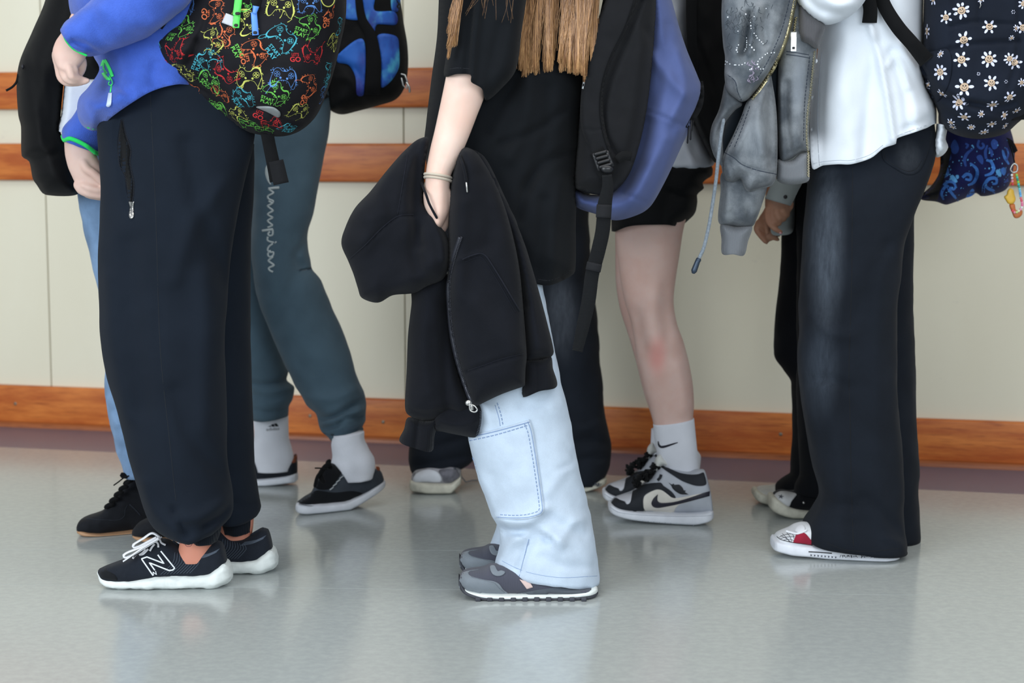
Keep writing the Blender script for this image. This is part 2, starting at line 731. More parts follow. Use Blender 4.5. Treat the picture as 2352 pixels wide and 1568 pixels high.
def print_on(target, u, v, shapes, size, rot=0.0, off=0.0007, squash=(1, 1)):
    """flat print: 2-D shapes (x right, y up, unit size) laid on the surface at pixel u,v; size in metres"""
    fr = target.frame(u, v)
    if fr is None: return None
    l, n, rx, ry = fr
    c, s = math.cos(rot), math.sin(rot)
    out = []
    for V2, Tr in shapes:
        V = np.zeros((len(V2), 3)); good = np.ones(len(V2), bool)
        for i, (x, y) in enumerate(V2):
            x, y = x * size * squash[0], y * size * squash[1]
            X, Yy = x * c - y * s, x * s + y * c
            p = l + rx * X + ry * Yy
            h, nn, k, d = target.t.ray_cast(p + n * 0.04, -n, 0.09)
            if h is None:
                good[i] = False
                V[i] = p
            else:
                V[i] = h + n * off
        T2 = [f for f in Tr if all(good[j] for j in f)]
        if not T2: continue
        a = V[T2[0][1]] - V[T2[0][0]]; b = V[T2[0][2]] - V[T2[0][0]]
        if np.cross(a, b) @ np.array(n) < 0:
            T2 = [f[::-1] for f in T2]
        out.append((V, T2))
    return join(out) if out else None


def line2d(pts, w, closed=False, step=0.06):
    L = smooth_line(pts, step, closed)
    if closed: L = np.vstack([L, L[:1]])
    t = np.gradient(L, axis=0)
    if closed: t[0] = t[-1] = (L[1] - L[-2]) / 2
    t /= np.maximum(np.linalg.norm(t, axis=1, keepdims=True), 1e-9)
    nrm = np.stack([-t[:, 1], t[:, 0]], 1)
    n = len(L)
    ww = np.full(n, w, float) if np.isscalar(w) else np.interp(np.linspace(0, 1, n), np.linspace(0, 1, len(w)), w)
    V = np.vstack([L + nrm * ww[:, None] / 2, L - nrm * ww[:, None] / 2])
    return V, [(i, i + 1, n + i + 1, n + i) for i in range(n - 1)]


def disc2d(x, y, rx, ry=None, k=10, rot=0.0):
    ry = rx if ry is None else ry
    c, s = math.cos(rot), math.sin(rot)
    V = [(x, y)]
    for i in range(k):
        a = 2 * math.pi * i / k
        p, q = rx * math.cos(a), ry * math.sin(a)
        V.append((x + p * c - q * s, y + p * s + q * c))
    return np.array(V), [(0, 1 + i, 1 + (i + 1) % k) for i in range(k)]


def ring2d(x, y, r, w, k=14):
    a = np.linspace(0, 2 * math.pi, k, endpoint=False)
    V = np.vstack([np.stack([x + (r + w / 2) * np.cos(a), y + (r + w / 2) * np.sin(a)], 1),
                   np.stack([x + (r - w / 2) * np.cos(a), y + (r - w / 2) * np.sin(a)], 1)])
    return V, [(i, (i + 1) % k, k + (i + 1) % k, k + i) for i in range(k)]


def place2d(sh, sx, sy, x, y, rot=0.0):
    c, s = math.cos(rot), math.sin(rot)
    V, T = sh
    return np.stack([V[:, 0] * sx * c - V[:, 1] * sy * s + x, V[:, 0] * sx * s + V[:, 1] * sy * c + y], 1), T


def copy_part(o, parent, offset):
    c = o.copy(); COL.objects.link(c); c.parent = parent
    c.location = Vector(offset)
    BASE[c.name] = BASE[o.name]
    for ch in list(o.children):
        d = ch.copy(); COL.objects.link(d); d.parent = c
    return c


# ------------------------------------------------------------------ materials
def base_mat(name):
    m = bpy.data.materials.new(name)
    m.use_nodes = True
    nt = m.node_tree
    return m, nt, nt.nodes['Principled BSDF']


def N_(nt, t, **kw):
    n = nt.nodes.new(t)
    for k, v in kw.items():
        if hasattr(n, k): setattr(n, k, v)
        else: n.inputs[k].default_value = v
    return n


def mixc(nt, fac, a, b, mode='MIX'):
    n = nt.nodes.new('ShaderNodeMix')
    n.data_type = 'RGBA'; n.blend_type = mode; n.clamp_factor = True
    for idx, x in ((0, fac), (6, a), (7, b)):
        if isinstance(x, bpy.types.NodeSocket): nt.links.new(x, n.inputs[idx])
        elif idx == 0: n.inputs[0].default_value = x
        else: n.inputs[idx].default_value = (*x, 1)
    return n.outputs[2]


def coords(nt, scale=(1, 1, 1), rot=(0, 0, 0)):
    tc = nt.nodes.new('ShaderNodeTexCoord')
    mp = nt.nodes.new('ShaderNodeMapping')
    mp.inputs['Scale'].default_value = scale
    mp.inputs['Rotation'].default_value = rot
    nt.links.new(tc.outputs['Object'], mp.inputs['Vector'])
    return mp.outputs[0]


def noise(nt, vec, scale, detail=3, rough=0.55):
    n = N_(nt, 'ShaderNodeTexNoise', Scale=scale, Detail=detail, Roughness=rough)
    nt.links.new(vec, n.inputs['Vector'])
    return n.outputs['Fac']


def ramp(nt, x, a, b):
    n = nt.nodes.new('ShaderNodeMapRange')
    n.interpolation_type = 'SMOOTHSTEP'
    nt.links.new(x, n.inputs[0])
    n.inputs[1].default_value, n.inputs[2].default_value = a, b
    return n.outputs[0]


def blob(nt, c, r):
    """0..1 mask round the local point c with radii r"""
    tc = nt.nodes.new('ShaderNodeTexCoord')
    mp = nt.nodes.new('ShaderNodeMapping')
    mp.vector_type = 'POINT'
    mp.inputs['Scale'].default_value = (1 / r[0], 1 / r[1], 1 / r[2])
    mp.inputs['Location'].default_value = (-c[0] / r[0], -c[1] / r[1], -c[2] / r[2])
    nt.links.new(tc.outputs['Object'], mp.inputs['Vector'])
    ln = nt.nodes.new('ShaderNodeVectorMath'); ln.operation = 'LENGTH'
    nt.links.new(mp.outputs[0], ln.inputs[0])
    return ramp(nt, ln.outputs['Value'], 1.0, 0.15)


def fabric(name, rgb, var=0.18, vs=9.0, rough=0.92, weave=900.0, bump=0.25, sheen=0.25, dark=None, fades=(), fine=0.10, stretch=(1, 1, 1), bdist=0.0012):
    m, nt, b = base_mat(name)
    c = lin(rgb)
    lo = tuple(x * (1 - var) for x in c) if dark is None else lin(dark)
    hi = tuple(min(1, x * (1 + var)) for x in c)
    v = coords(nt, stretch)
    col = mixc(nt, ramp(nt, noise(nt, v, vs, 4), 0.3, 0.7), lo, hi)
    f2 = noise(nt, v, weave, 2)
    if fine:
        col = mixc(nt, fine * 4, col, mixc(nt, ramp(nt, f2, 0.25, 0.75), tuple(x * (1 - fine) for x in lo), tuple(min(1, x * (1 + fine)) for x in hi)), 'MIX') if False else mixc(nt, ramp(nt, f2, 0.2, 0.8), mixc(nt, 1.0, col, (1 - fine, 1 - fine, 1 - fine), 'MULTIPLY'), col)
    for (cc, rr, rgb2, amt) in fades:
        mk_ = blob(nt, cc, rr)
        mm = nt.nodes.new('ShaderNodeMath'); mm.operation = 'MULTIPLY'; mm.inputs[1].default_value = amt
        nt.links.new(mk_, mm.inputs[0])
        m2 = nt.nodes.new('ShaderNodeMath'); m2.operation = 'MULTIPLY'
        wn = nt.nodes.new('ShaderNodeMapRange'); wn.inputs[1].default_value, wn.inputs[2].default_value, wn.inputs[3].default_value, wn.inputs[4].default_value = 0.3, 0.7, 0.45, 1.15
        nt.links.new(noise(nt, coords(nt, (1, 1, 0.22)), 75.0, 5, 0.7), wn.inputs[0])
        nt.links.new(mm.outputs[0], m2.inputs[0]); nt.links.new(wn.outputs[0], m2.inputs[1])
        col = mixc(nt, m2.outputs[0], col, lin(rgb2))
    nt.links.new(col, b.inputs['Base Color'])
    b.inputs['Roughness'].default_value = rough
    b.inputs['Specular IOR Level'].default_value = 0.15
    b.inputs['Sheen Weight'].default_value = sheen * (0.3 if max(rgb) < 90 else 1.0)
    b.inputs['Sheen Roughness'].default_value = 0.5
    if bump:
        bp = N_(nt, 'ShaderNodeBump', Strength=bump, Distance=bdist)
        nt.links.new(f2, bp.inputs['Height'])
        nt.links.new(bp.outputs[0], b.inputs['Normal'])
    return m


def ribbed(name, rgb, per_m=500.0, axis='X', strength=0.6, rough=0.9, var=0.1, sheen=0.2):
    m, nt, b = base_mat(name)
    c = lin(rgb)
    v = coords(nt)
    w = N_(nt, 'ShaderNodeTexWave', Scale=per_m / 6.283 * 2, Distortion=0.3)
    w.bands_direction = axis
    nt.links.new(v, w.inputs['Vector'])
    col = mixc(nt, ramp(nt, w.outputs['Fac'], 0.0, 0.6), tuple(x * 0.78 for x in c), c)
    col = mixc(nt, ramp(nt, noise(nt, v, 12.0), 0.3, 0.7), mixc(nt, 1.0, col, (1 - var,) * 3, 'MULTIPLY'), col)
    nt.links.new(col, b.inputs['Base Color'])
    b.inputs['Roughness'].default_value = rough
    b.inputs['Specular IOR Level'].default_value = 0.15
    b.inputs['Sheen Weight'].default_value = sheen * (0.3 if max(rgb) < 90 else 1.0)
    bp = N_(nt, 'ShaderNodeBump', Strength=strength, Distance=0.001)
    nt.links.new(w.outputs['Fac'], bp.inputs['Height'])
    nt.links.new(bp.outputs[0], b.inputs['Normal'])
    return m


def solid(name, rgb, rough=0.6, metal=0.0, var=0.06, vs=20.0, spec=0.4, bump=0.0):
    m, nt, b = base_mat(name)
    c = lin(rgb)
    v = coords(nt)
    f = noise(nt, v, vs, 4)
    nt.links.new(mixc(nt, ramp(nt, f, 0.3, 0.7), tuple(x * (1 - var) for x in c), tuple(min(1, x * (1 + var)) for x in c)), b.inputs['Base Color'])
    b.inputs['Roughness'].default_value = rough
    b.inputs['Metallic'].default_value = metal
    b.inputs['Specular IOR Level'].default_value = spec
    if bump:
        bp = N_(nt, 'ShaderNodeBump', Strength=bump, Distance=0.001)
        nt.links.new(noise(nt, v, 400.0, 3), bp.inputs['Height'])
        nt.links.new(bp.outputs[0], b.inputs['Normal'])
    return m


def skin(name, rgb, fades=()):
    m, nt, b = base_mat(name)
    c = lin(rgb)
    v = coords(nt)
    col = mixc(nt, ramp(nt, noise(nt, v, 14.0, 4), 0.3, 0.7), (c[0] * 0.97, c[1] * 0.90, c[2] * 0.88), (min(1, c[0] * 1.03), c[1] * 1.05, c[2] * 1.06))
    for (cc, rr, rgb2, amt) in fades:
        mk_ = blob(nt, cc, rr)
        mm = nt.nodes.new('ShaderNodeMath'); mm.operation = 'MULTIPLY'; mm.inputs[1].default_value = amt
        nt.links.new(mk_, mm.inputs[0])
        col = mixc(nt, mm.outputs[0], col, lin(rgb2))
    nt.links.new(col, b.inputs['Base Color'])
    b.inputs['Roughness'].default_value = 0.52
    b.inputs['Specular IOR Level'].default_value = 0.35
    b.inputs['Subsurface Weight'].default_value = 0.12
    b.inputs['Subsurface Radius'].default_value = (0.010, 0.004, 0.002)
    b.inputs['Subsurface Scale'].default_value = 0.6
    bp = N_(nt, 'ShaderNodeBump', Strength=0.15, Distance=0.0006)
    nt.links.new(noise(nt, v, 600.0, 2), bp.inputs['Height'])
    nt.links.new(bp.outputs[0], b.inputs['Normal'])
    return m

# ================================================================== MATERIALS
def wood_mat(name, a, b_, c_, rough=0.38, knots=True):
    m, nt, b = base_mat(name)
    v = coords(nt, (0.7, 5, 5))
    n1 = noise(nt, v, 3.2, 7, 0.68)
    v2 = coords(nt, (1.6, 26, 26))
    n2 = noise(nt, v2, 6.0, 4, 0.6)
    col = mixc(nt, ramp(nt, n1, 0.28, 0.72), lin(a), lin(b_))
    col = mixc(nt, ramp(nt, n2, 0.5, 0.8), col, lin(c_))
    nt.links.new(col, b.inputs['Base Color'])
    b.inputs['Roughness'].default_value = rough
    b.inputs['Specular IOR Level'].default_value = 0.4
    bp = N_(nt, 'ShaderNodeBump', Strength=0.12, Distance=0.001)
    nt.links.new(n2, bp.inputs['Height'])
    nt.links.new(bp.outputs[0], b.inputs['Normal'])
    return m


def wall_mat():
    m, nt, b = base_mat('cream_paint')
    v = coords(nt, (1, 1, 0.35))
    col = mixc(nt, ramp(nt, noise(nt, v, 2.2, 5), 0.3, 0.7), lin((228, 222, 200)), lin((233, 228, 208)))
    sp = coords(nt, (1, 1, 1))
    n2 = noise(nt, sp, 9.0, 5, 0.7)
    col = mixc(nt, ramp(nt, n2, 0.66, 0.78), col, lin((212, 207, 190)))
    nt.links.new(col, b.inputs['Base Color'])
    b.inputs['Roughness'].default_value = 0.42
    bp = N_(nt, 'ShaderNodeBump', Strength=0.08, Distance=0.002)
    nt.links.new(noise(nt, coords(nt), 40.0, 3), bp.inputs['Height'])
    nt.links.new(bp.outputs[0], b.inputs['Normal'])
    return m


def floor_mat(name, a, b_, c_, rough=0.14):
    m, nt, b = base_mat(name)
    v = coords(nt, (8.0, 10.0, 1))
    n1 = noise(nt, v, 6.0, 8, 0.7)
    v2 = coords(nt, (1, 1, 1), (0, 0, 0.2))
    n2 = noise(nt, v2, 1.3, 4)
    v3 = coords(nt, (26, 70, 1), (0, 0, -0.1))
    n3 = noise(nt, v3, 6.0, 6, 0.7)
    col = mixc(nt, ramp(nt, n1, 0.35, 0.68), lin(a), lin(b_))
    col = mixc(nt, ramp(nt, n3, 0.60, 0.74), col, lin(c_))
    col = mixc(nt, ramp(nt, n2, 0.3, 0.7), mixc(nt, 1.0, col, (0.95, 0.95, 0.96), 'MULTIPLY'), col)
    nt.links.new(col, b.inputs['Base Color'])
    r = N_(nt, 'ShaderNodeMapRange')
    nt.links.new(n1, r.inputs[0])
    r.inputs[3].default_value, r.inputs[4].default_value = rough - 0.04, rough + 0.08
    nt.links.new(r.outputs[0], b.inputs['Roughness'])
    b.inputs['Specular IOR Level'].default_value = 0.5
    bp = N_(nt, 'ShaderNodeBump', Strength=0.05, Distance=0.002)
    nt.links.new(noise(nt, coords(nt, (9, 22, 1)), 5.0, 5), bp.inputs['Height'])
    nt.links.new(bp.outputs[0], b.inputs['Normal'])
    return m


M_WOOD = wood_mat('varnished_wood', (168, 76, 24), (222, 134, 62), (136, 56, 18))
M_WOODD = wood_mat('varnished_wood_dark', (140, 72, 30), (165, 92, 44), (96, 46, 20))
M_WALL = wall_mat()
M_GAP = solid('panel_joint_gap', (196, 190, 172), 0.8)  # wall core colour, a little darker than the panels, seen in their joints
M_FLOOR = floor_mat('grey_linoleum', (172, 178, 177), (182, 188, 186), (160, 167, 167))
M_BORD = floor_mat('mauve_linoleum', (104, 104, 122), (112, 112, 130), (99, 98, 116), 0.28)
M_SCREW = solid('steel_screw', (128, 120, 105), 0.4, 0.7)
M_STEEL = solid('steel', (190, 190, 188), 0.28, 0.95)
M_BLACKMETAL = solid('black_metal', (38, 38, 42), 0.4, 0.6)
M_WHITE = fabric('white_lace', (228, 230, 236), 0.04, bump=0.3, sheen=0.1)
M_BLACK = fabric('black_webbing', (17, 18, 20), 0.15, sheen=0.12)
M_BLACKBAG = fabric('black_bag_nylon', (10, 11, 13), 0.25, rough=0.7, sheen=0.1, weave=1400)
M_MIDSOLE = solid('white_foam', (222, 228, 226), 0.6, var=0.05, vs=60, bump=0.15)
M_RUBBER = solid('white_rubber', (212, 216, 224), 0.5, var=0.05, vs=40)
M_CREAM = solid('aged_rubber', (196, 194, 180), 0.6, var=0.12, vs=50)
M_GUM = solid('gum_rubber', (172, 134, 102), 0.6)
M_BLACKRUB = solid('black_rubber', (28, 29, 32), 0.6)

# ================================================================== THE ROOM
PA = P(0, 978, floor_y(978)); PB = P(2352, 1079, floor_y(1079))
WD = (PB - PA)[:2]; WD = WD / np.linalg.norm(WD)
WYAW = math.atan2(WD[1], WD[0])
WN = np.array([-WD[1], WD[0]])          # points away from the viewer, into the wall
WTH = 0.022                             # skirting stands this far in front of the wall


def wall_sz(u, v, back=0.0):
    """photo pixel -> (distance along the wall, height) on the plane 'back' m behind the skirting face"""
    d = P(u, v, 1.0) - np.array([0, 0, HC])
    q = PA[:2] + WN * back
    k = (q @ WN) / (d[:2] @ WN)
    p = d * k + np.array([0, 0, HC])
    return (p[:2] - PA[:2]) @ WD, p[2]


def mkl(name, geo, mat, parent=None, smooth=False):
    """an object built in the wall's own frame (x along the wall, y into it, z up)"""
    if isinstance(geo, list): geo = join(geo)
    V, Fc = geo
    me = bpy.data.meshes.new(name)
    me.from_pydata(V.tolist(), [], Fc)
    me.materials.append(mat)
    if smooth:
        me.polygons.foreach_set('use_smooth', [True] * len(me.polygons))
        me.set_sharp_from_angle(angle=math.radians(40))
    o = bpy.data.objects.new(name, me)
    COL.objects.link(o)
    if parent is None:
        o.location = (PA[0], PA[1], 0)
        o.rotation_euler = (0, 0, WYAW)
    else:
        o.parent = parent
    return o


def bar_profile(x0, x1, prof):
    n = len(prof)
    V = np.array([(x, y, z) for x in (x0, x1) for y, z in prof])
    Fc = [(i, (i + 1) % n, n + (i + 1) % n, n + i) for i in range(n)] + [tuple(range(n))[::-1], tuple(range(n, 2 * n))]
    return V, Fc


S0, S1 = -2.4, 5.4
wall = mkl('wall_back', boxm(((S0 + S1) / 2, WTH + 0.06, 1.5), S1 - S0, 0.10, 3.0), M_GAP)
struct(wall, 'cream painted wall with vertical panel joints behind the queue')
sa, _ = wall_sz(111, 660, WTH); sb, _ = wall_sz(929, 600, WTH)
pw = sb - sa
k = -3
while sa + k * pw < S1:
    x0, x1 = max(S0, sa + k * pw), min(S1, sa + (k + 1) * pw)
    if x1 - x0 > 0.05:
        mkl('panel', boxm(((x0 + x1) / 2, WTH + 0.005, 1.5), x1 - x0 - 0.004, 0.009, 2.99, 0.0015), M_WALL, wall)
    k += 1


def rounded(y0, y1, z0, z1, r):
    """bar section with the two front edges rounded"""
    pr = [(y1, z0)]
    for a in range(5):
        t = math.pi / 2 * a / 4
        pr.append((y0 + r - r * math.sin(t), z0 + r - r * math.cos(t)))
    for a in range(5):
        t = math.pi / 2 * a / 4
        pr.append((y0 + r - r * math.cos(t), z1 - r + r * math.sin(t)))
    pr.append((y1, z1))
    return pr[::-1]


WF = WTH - 0.002
z_a = 0.93 - 0.119; z_b = 0.93 + 0.001
for nm, z0, z1, lab in (('trim_1', 0.812, 0.931, 'lower varnished wooden rail along the wall'),
                        ('trim_2', 1.040, 1.160, 'upper varnished wooden rail along the wall')):
    struct(mkl(nm, bar_profile(S0, S1, rounded(WF - 0.026, WF, z0, z1, 0.008)), M_WOOD, smooth=True), lab)
bb = mkl('baseboard_back', bar_profile(S0, S1, rounded(0.0, WTH, 0.0, 0.137, 0.007)), M_WOOD, smooth=True)
struct(bb, 'varnished wooden skirting board along the foot of the wall')
qr = [(0.0, 0.0)] + [(-0.013 * math.cos(t), 0.019 * math.sin(t)) for t in np.linspace(0, math.pi / 2, 6)]
mkl('quarter_round', bar_profile(S0, S1, qr[::-1]), M_WOODD, bb, True)
for u, v in ((35, 927), (712, 955), (880, 969), (1793, 997)):
    s_, z_ = wall_sz(u, v)
    mkl('screw', ball((s_, 0.0005, z_), (0.006, 0.002, 0.006), 12, 6), M_SCREW, bb, True)

# floor: sheets of linoleum meeting in fine seams, mauve border along the wall
bz0, bz1 = wall_sz(1176, 1000)[0], 0
e1 = P(0, 1031, floor_y(1031)); e2 = P(2352, 1129, floor_y(1129))
bw = -0.5 * ((e1[:2] - PA[:2]) @ WN + (e2[:2] - PA[:2]) @ WN)
fl = bpy.data.meshes.new('floor')
fl.from_pydata([(-7, -3, -0.004), (7, -3, -0.004), (7, 9, -0.004), (-7, 9, -0.004)], [], [(0, 1, 2, 3)])
fl.materials.append(solid('seam_dark', (104, 108, 106), 0.7))
floor = bpy.data.objects.new('floor', fl)
COL.objects.link(floor)
struct(floor, 'shiny grey linoleum floor with faint seams')
BASE['floor'] = np.zeros(3)


def edge_at(x, u0, v0, u1, v1):
    a, b = P(u0, v0, floor_y(v0)), P(u1, v1, floor_y(v1))
    return a[1] + (b[1] - a[1]) * (x - a[0]) / (b[0] - a[0])


def border_y(x):
    q = PA[:2] - WN * bw
    return q[1] + (x - q[0]) * WD[1] / WD[0]


def wall_y(x):
    q = PA[:2] + WN * 0.05
    return q[1] + (x - q[0]) * WD[1] / WD[0]


def sheet(name, lo, hi, mat, lo_gap=0.0008, hi_gap=0.0008):
    xs = (-4.0, 3.4)
    V = [(xs[0], lo(xs[0]) + lo_gap, 0), (xs[1], lo(xs[1]) + lo_gap, 0), (xs[1], hi(xs[1]) - hi_gap, 0), (xs[0], hi(xs[0]) - hi_gap, 0)]
    V = np.array(V + [(x, y, -0.0035) for x, y, z in V], float)
    return mk(name, (V, [(0, 1, 2, 3), (0, 4, 5, 1), (1, 5, 6, 2), (2, 6, 7, 3), (3, 7, 4, 0)]), mat, floor, smooth=False)


l1 = lambda x: edge_at(x, 1400, 1358, 2352, 1369)
l2 = lambda x: edge_at(x, 0, 1262, 2352, 1266)
sheet('linoleum_sheet', lambda x: -2.5, l1, M_FLOOR)
sheet('linoleum_sheet', l1, l2, M_FLOOR)
sheet('linoleum_sheet', l2, border_y, M_FLOOR)
sheet('border_strip', border_y, wall_y, M_BORD)


def fl_pt(u, v):
    p = P(u, v, floor_y(v))
    return p


# ================================================================== PERSON 1: navy joggers, blue fleece
def base_at(u, Y):
    p = P(u, CY, Y)
    return (float(p[0]), float(Y), 0.0)


M_NAVY = fabric('navy_jersey', (22, 29, 39), 0.10, vs=6, rough=0.95, weave=1500, bump=0.15, sheen=0.1)
M_NAVYRIB = ribbed('navy_rib', (21, 27, 36), 260, 'X', 0.7)
M_FLEECE = fabric('blue_fleece', (62, 93, 184), 0.10, vs=30, rough=1.0, weave=500, bump=0.55, sheen=0.25, bdist=0.002)
M_GREEN = fabric('green_binding', (40, 205, 98), 0.06, sheen=0.1)
M_GREENPL = solid('green_plastic', (70, 235, 120), 0.35)
M_SKIN1 = skin('skin_fair', (206, 176, 164))

p1 = thing('person', 'person in navy joggers, blue fleece and black sneakers with a white letter N', 'person', base_at(410, 3.64), 'people queuing along the wall')
near1 = [(250, 180, 583, 180, .08), (238, 222, 583, 222, .08), (231, 250, 582, 250, .085), (228, 300, 580, 300, .098), (226, 400, 570, 400), (227, 500, 548, 500), (229, 600, 528, 600), (234, 750, 517, 750),
         (246, 850, 516, 850), (265, 930, 520, 930), (292, 1040, 524, 1040), (322, 1130, 528, 1130), (345, 1185, 528, 1168), (362, 1206, 524, 1184),
         (392, 1222, 512, 1198), (425, 1226, 500, 1208)]
cr1 = [([(276, 262), (272, 330), (284, 395), (292, 450), (301, 480)], 10, -0.006),
       ([(345, 240), (358, 500), (368, 800), (388, 1000), (400, 1120)], 5, -0.0022),
       ([(470, 1208), (500, 1190), (527, 1165)], 9, -0.007), ([(412, 1190), (460, 1186), (520, 1150)], 14, 0.006),
       ([(398, 1170), (415, 1205), (430, 1228)], 7, -0.005), ([(330, 1110), (350, 1170), (400, 1215)], 16, 0.006),
       ([(470, 640), (480, 800), (470, 980)], 30, 0.006), ([(430, 330), (460, 480), (520, 640)], 22, -0.006),
       ([(300, 560), (310, 760), (330, 930)], 26, -0.005), ([(250, 640), (258, 800), (290, 960)], 20, 0.005),
       ([(400, 900), (440, 1000), (505, 1090)], 18, -0.004), ([(515, 420), (440, 520), (400, 640)], 22, 0.005)]
far1 = [(430, 330, 583, 330), (440, 500, 578, 500), (440, 700, 576, 700), (440, 850, 574, 850), (450, 1000, 582, 1000), (460, 1100, 588, 1100),
        (470, 1148, 594, 1148), (474, 1166, 598, 1166), (484, 1182, 592, 1182), (506, 1192, 580, 1190)]
trousers1 = mk('trousers', [loft(near1, 3.60, rd=0.105, seg=72, step=8, creases=[(a, b_, c * (1.0 if b_ < 6 else 1.7)) for a, b_, c in cr1], wr=(0.006, 6.0)),
                            loft(far1, 3.74, rd=0.085, step=9, wr=(0.003, 7.0), creases=[([(500, 1150), (560, 1160), (596, 1150)], 9, -0.006)])], M_NAVY, p1)
for st_, Y_, r_ in (([(424, 1208, 508, 1200), (440, 1222, 507, 1216), (446, 1242, 499, 1241)], 3.60, .047), ([(506, 1184, 581, 1182), (510, 1205, 580, 1204), (514, 1222, 578, 1220)], 3.74, .042)):
    mk('ankle_cuff', loft(st_, Y_, rd=r_, step=4, wr=(0.0015, (60, 60, 8))), M_NAVYRIB, p1)
T1 = Target(trousers1)
mk('side_seam', stroke(T1, [(345, 215), (352, 360), (358, 500), (368, 800), (388, 1000), (404, 1150)], 1.6, 0.0002), solid('seam_thread', (20, 26, 34), 0.9), p1)
zl = [(278, 277), (271, 328), (275, 378), (287, 404), (292, 440), (299, 468)]
zr = [(281, 275), (289, 310), (300, 345), (298, 372), (307, 425), (303, 467)]
zp = mk('pocket_zip', [teeth(T1, zl, 3.2, 3.6, 0.0012), teeth(T1, zr, 3.2, 3.6, 0.0012)], M_BLACKMETAL, p1)
mk('pocket_opening', patch(T1, [(279, 277), (273, 328), (277, 376), (288, 402), (294, 440), (301, 468), (305, 425), (296, 374), (298, 345), (288, 312)], 0.0004, 4), fabric('pocket_dark', (7, 9, 12), 0.1), p1)
mk('zip_pull', [patch(T1, [(295, 463), (295, 463), (308, 463), (308, 463), (306, 476), (307, 496), (303, 502), (298, 501), (296, 494), (298, 476)], 0.004, 3)], M_STEEL, p1)
hem1 = [(158, -340), (157, -80), (157, 0), (166, 40), (190, 70), (215, 130), (228, 160), (203, 200), (183, 222), (177, 245), (180, 272), (193, 292), (214, 301), (231, 295, 1), (255, 270, 1), (300, 238, 1), (350, 209, 1), (405, 194, 1),
        (470, 190, 1), (520, 120), (540, -80), (520, -340)]
fleece = mk('fleece_jacket', [
    inflate(hem1, 3.64, 0.145, 90, 7, creases=[([(262, 170), (275, 200), (300, 215)], 9, -0.007), ([(240, 150), (250, 190), (270, 215)], 16, 0.008), ([(355, 150), (352, 185), (370, 205)], 14, -0.006), ([(200, 230), (240, 240), (300, 215)], 24, 0.012)], wr=(0.004, 9)),
    loft([(290, -330, 470, -250), (310, -180, 480, -90), (300, -80, 440, -5), (262, -45, 382, 52), (228, -8, 312, 92), (196, 15, 262, 111), (170, 34, 236, 122), (152, 52, 208, 128), (146, 64, 198, 127)], 3.455, rd=0.058, step=7, seg=64,
         creases=[([(168, 96), (195, 105), (226, 124)], 8, -0.010), ([(150, 90), (175, 112), (205, 122)], 10, 0.006), ([(240, 20), (290, 50), (330, 60)], 26, 0.006), ([(215, 40), (225, 80), (240, 110)], 14, -0.004)], wr=(0.004, 14)),
    loft([(190, 215, 260, 225), (178, 252, 252, 262), (158, 280, 248, 300), (146, 302, 238, 336), (146, 317, 224, 351)], 3.84, rd=0.05, step=6, wr=(0.003, 15))], M_FLEECE, p1)
TF = Target(fleece)
mk('cuff_binding', ropepx([(145, 62), (149, 88), (166, 110), (184, 121), (198, 127)], 3.418, 2.6, 8, 5), M_GREEN, p1)
mk('cuff_binding', ropepx([(144, 313, .01), (148, 322, -.03), (160, 318, -.052), (180, 325, -.056), (200, 336, -.055), (218, 350, -.04), (226, 353, 0)], 3.84, 5.0, 8, 5), M_GREEN, p1)
mk('hem_binding', stroke(TF, [(196, 291), (214, 297), (231, 291)], 3.0, 0.001), M_GREEN, p1)
gz = mk('fleece_zip', [stroke(TF, [(239, 138), (234, 152), (237, 168), (246, 180), (254, 181)], [7, 8], 0.003), stroke(TF, [(240, 137), (247, 150), (254, 165), (258, 176)], [7, 8], 0.003),
                       teeth(TF, [(238, 145), (238, 158), (246, 170)], 5, 2.5, 0.004)], M_GREENPL, p1)
mk('zip_pull', [rope(TF.hit(smooth_line([(251, 174), (257, 185), (258, 192), (254, 196), (249, 193), (251, 188)], 2), 0.005), 0.0011, 6),
                stroke(TF, [(256, 196), (253, 212)], 3, 0.002)], M_GREENPL, p1)
mk('zip_tag', patch(TF, [(249, 213), (249, 213), (257, 213), (257, 213), (255, 240), (250, 246), (244, 244), (245, 236)], 0.005, 3), solid('pale_tag', (198, 212, 238), 0.5), p1)

hand_near = [loft([(165, 30, 236, 118), (147, 68, 199, 128), (127, 98, 193, 138), (121, 122, 184, 150), (127, 142, 176, 160), (131, 152, 171, 167)], 3.455, rd=0.021, step=4, e=2.3, cap=0.006),
             ropepx([(131, 122, .012), (127, 124, .012), (133, 150, .012), (139, 178, .010), (152, 189, .006), (176, 190, .004), (194, 186, .004), (200, 185, .004)], 3.455, [9, 9.5, 9.5, 9, 9, 9, 8.5, 7.5], 12, 4),
             ropepx([(140, 132, .002), (143, 156, -.006), (150, 178, -.008), (166, 186, -.006), (184, 184, -.002)], 3.455, [10, 10, 9.5, 9, 8], 12, 4),
             ropepx([(155, 140, -.008), (160, 160, -.018), (164, 174, -.018), (174, 180, -.010), (186, 180, .0)], 3.455, [10, 10, 9.5, 9, 8], 12, 4),
             ropepx([(168, 146, -.006), (172, 160, -.012), (172, 172, -.006), (168, 178, .006), (162, 180, .014)], 3.455, [8.5, 8.5, 8, 7.5, 7], 12, 4),
             ropepx([(180, 120, .012), (190, 145, .022), (186, 165, .026), (176, 178, .024)], 3.455, [11, 10, 9, 7.5], 12, 4)]
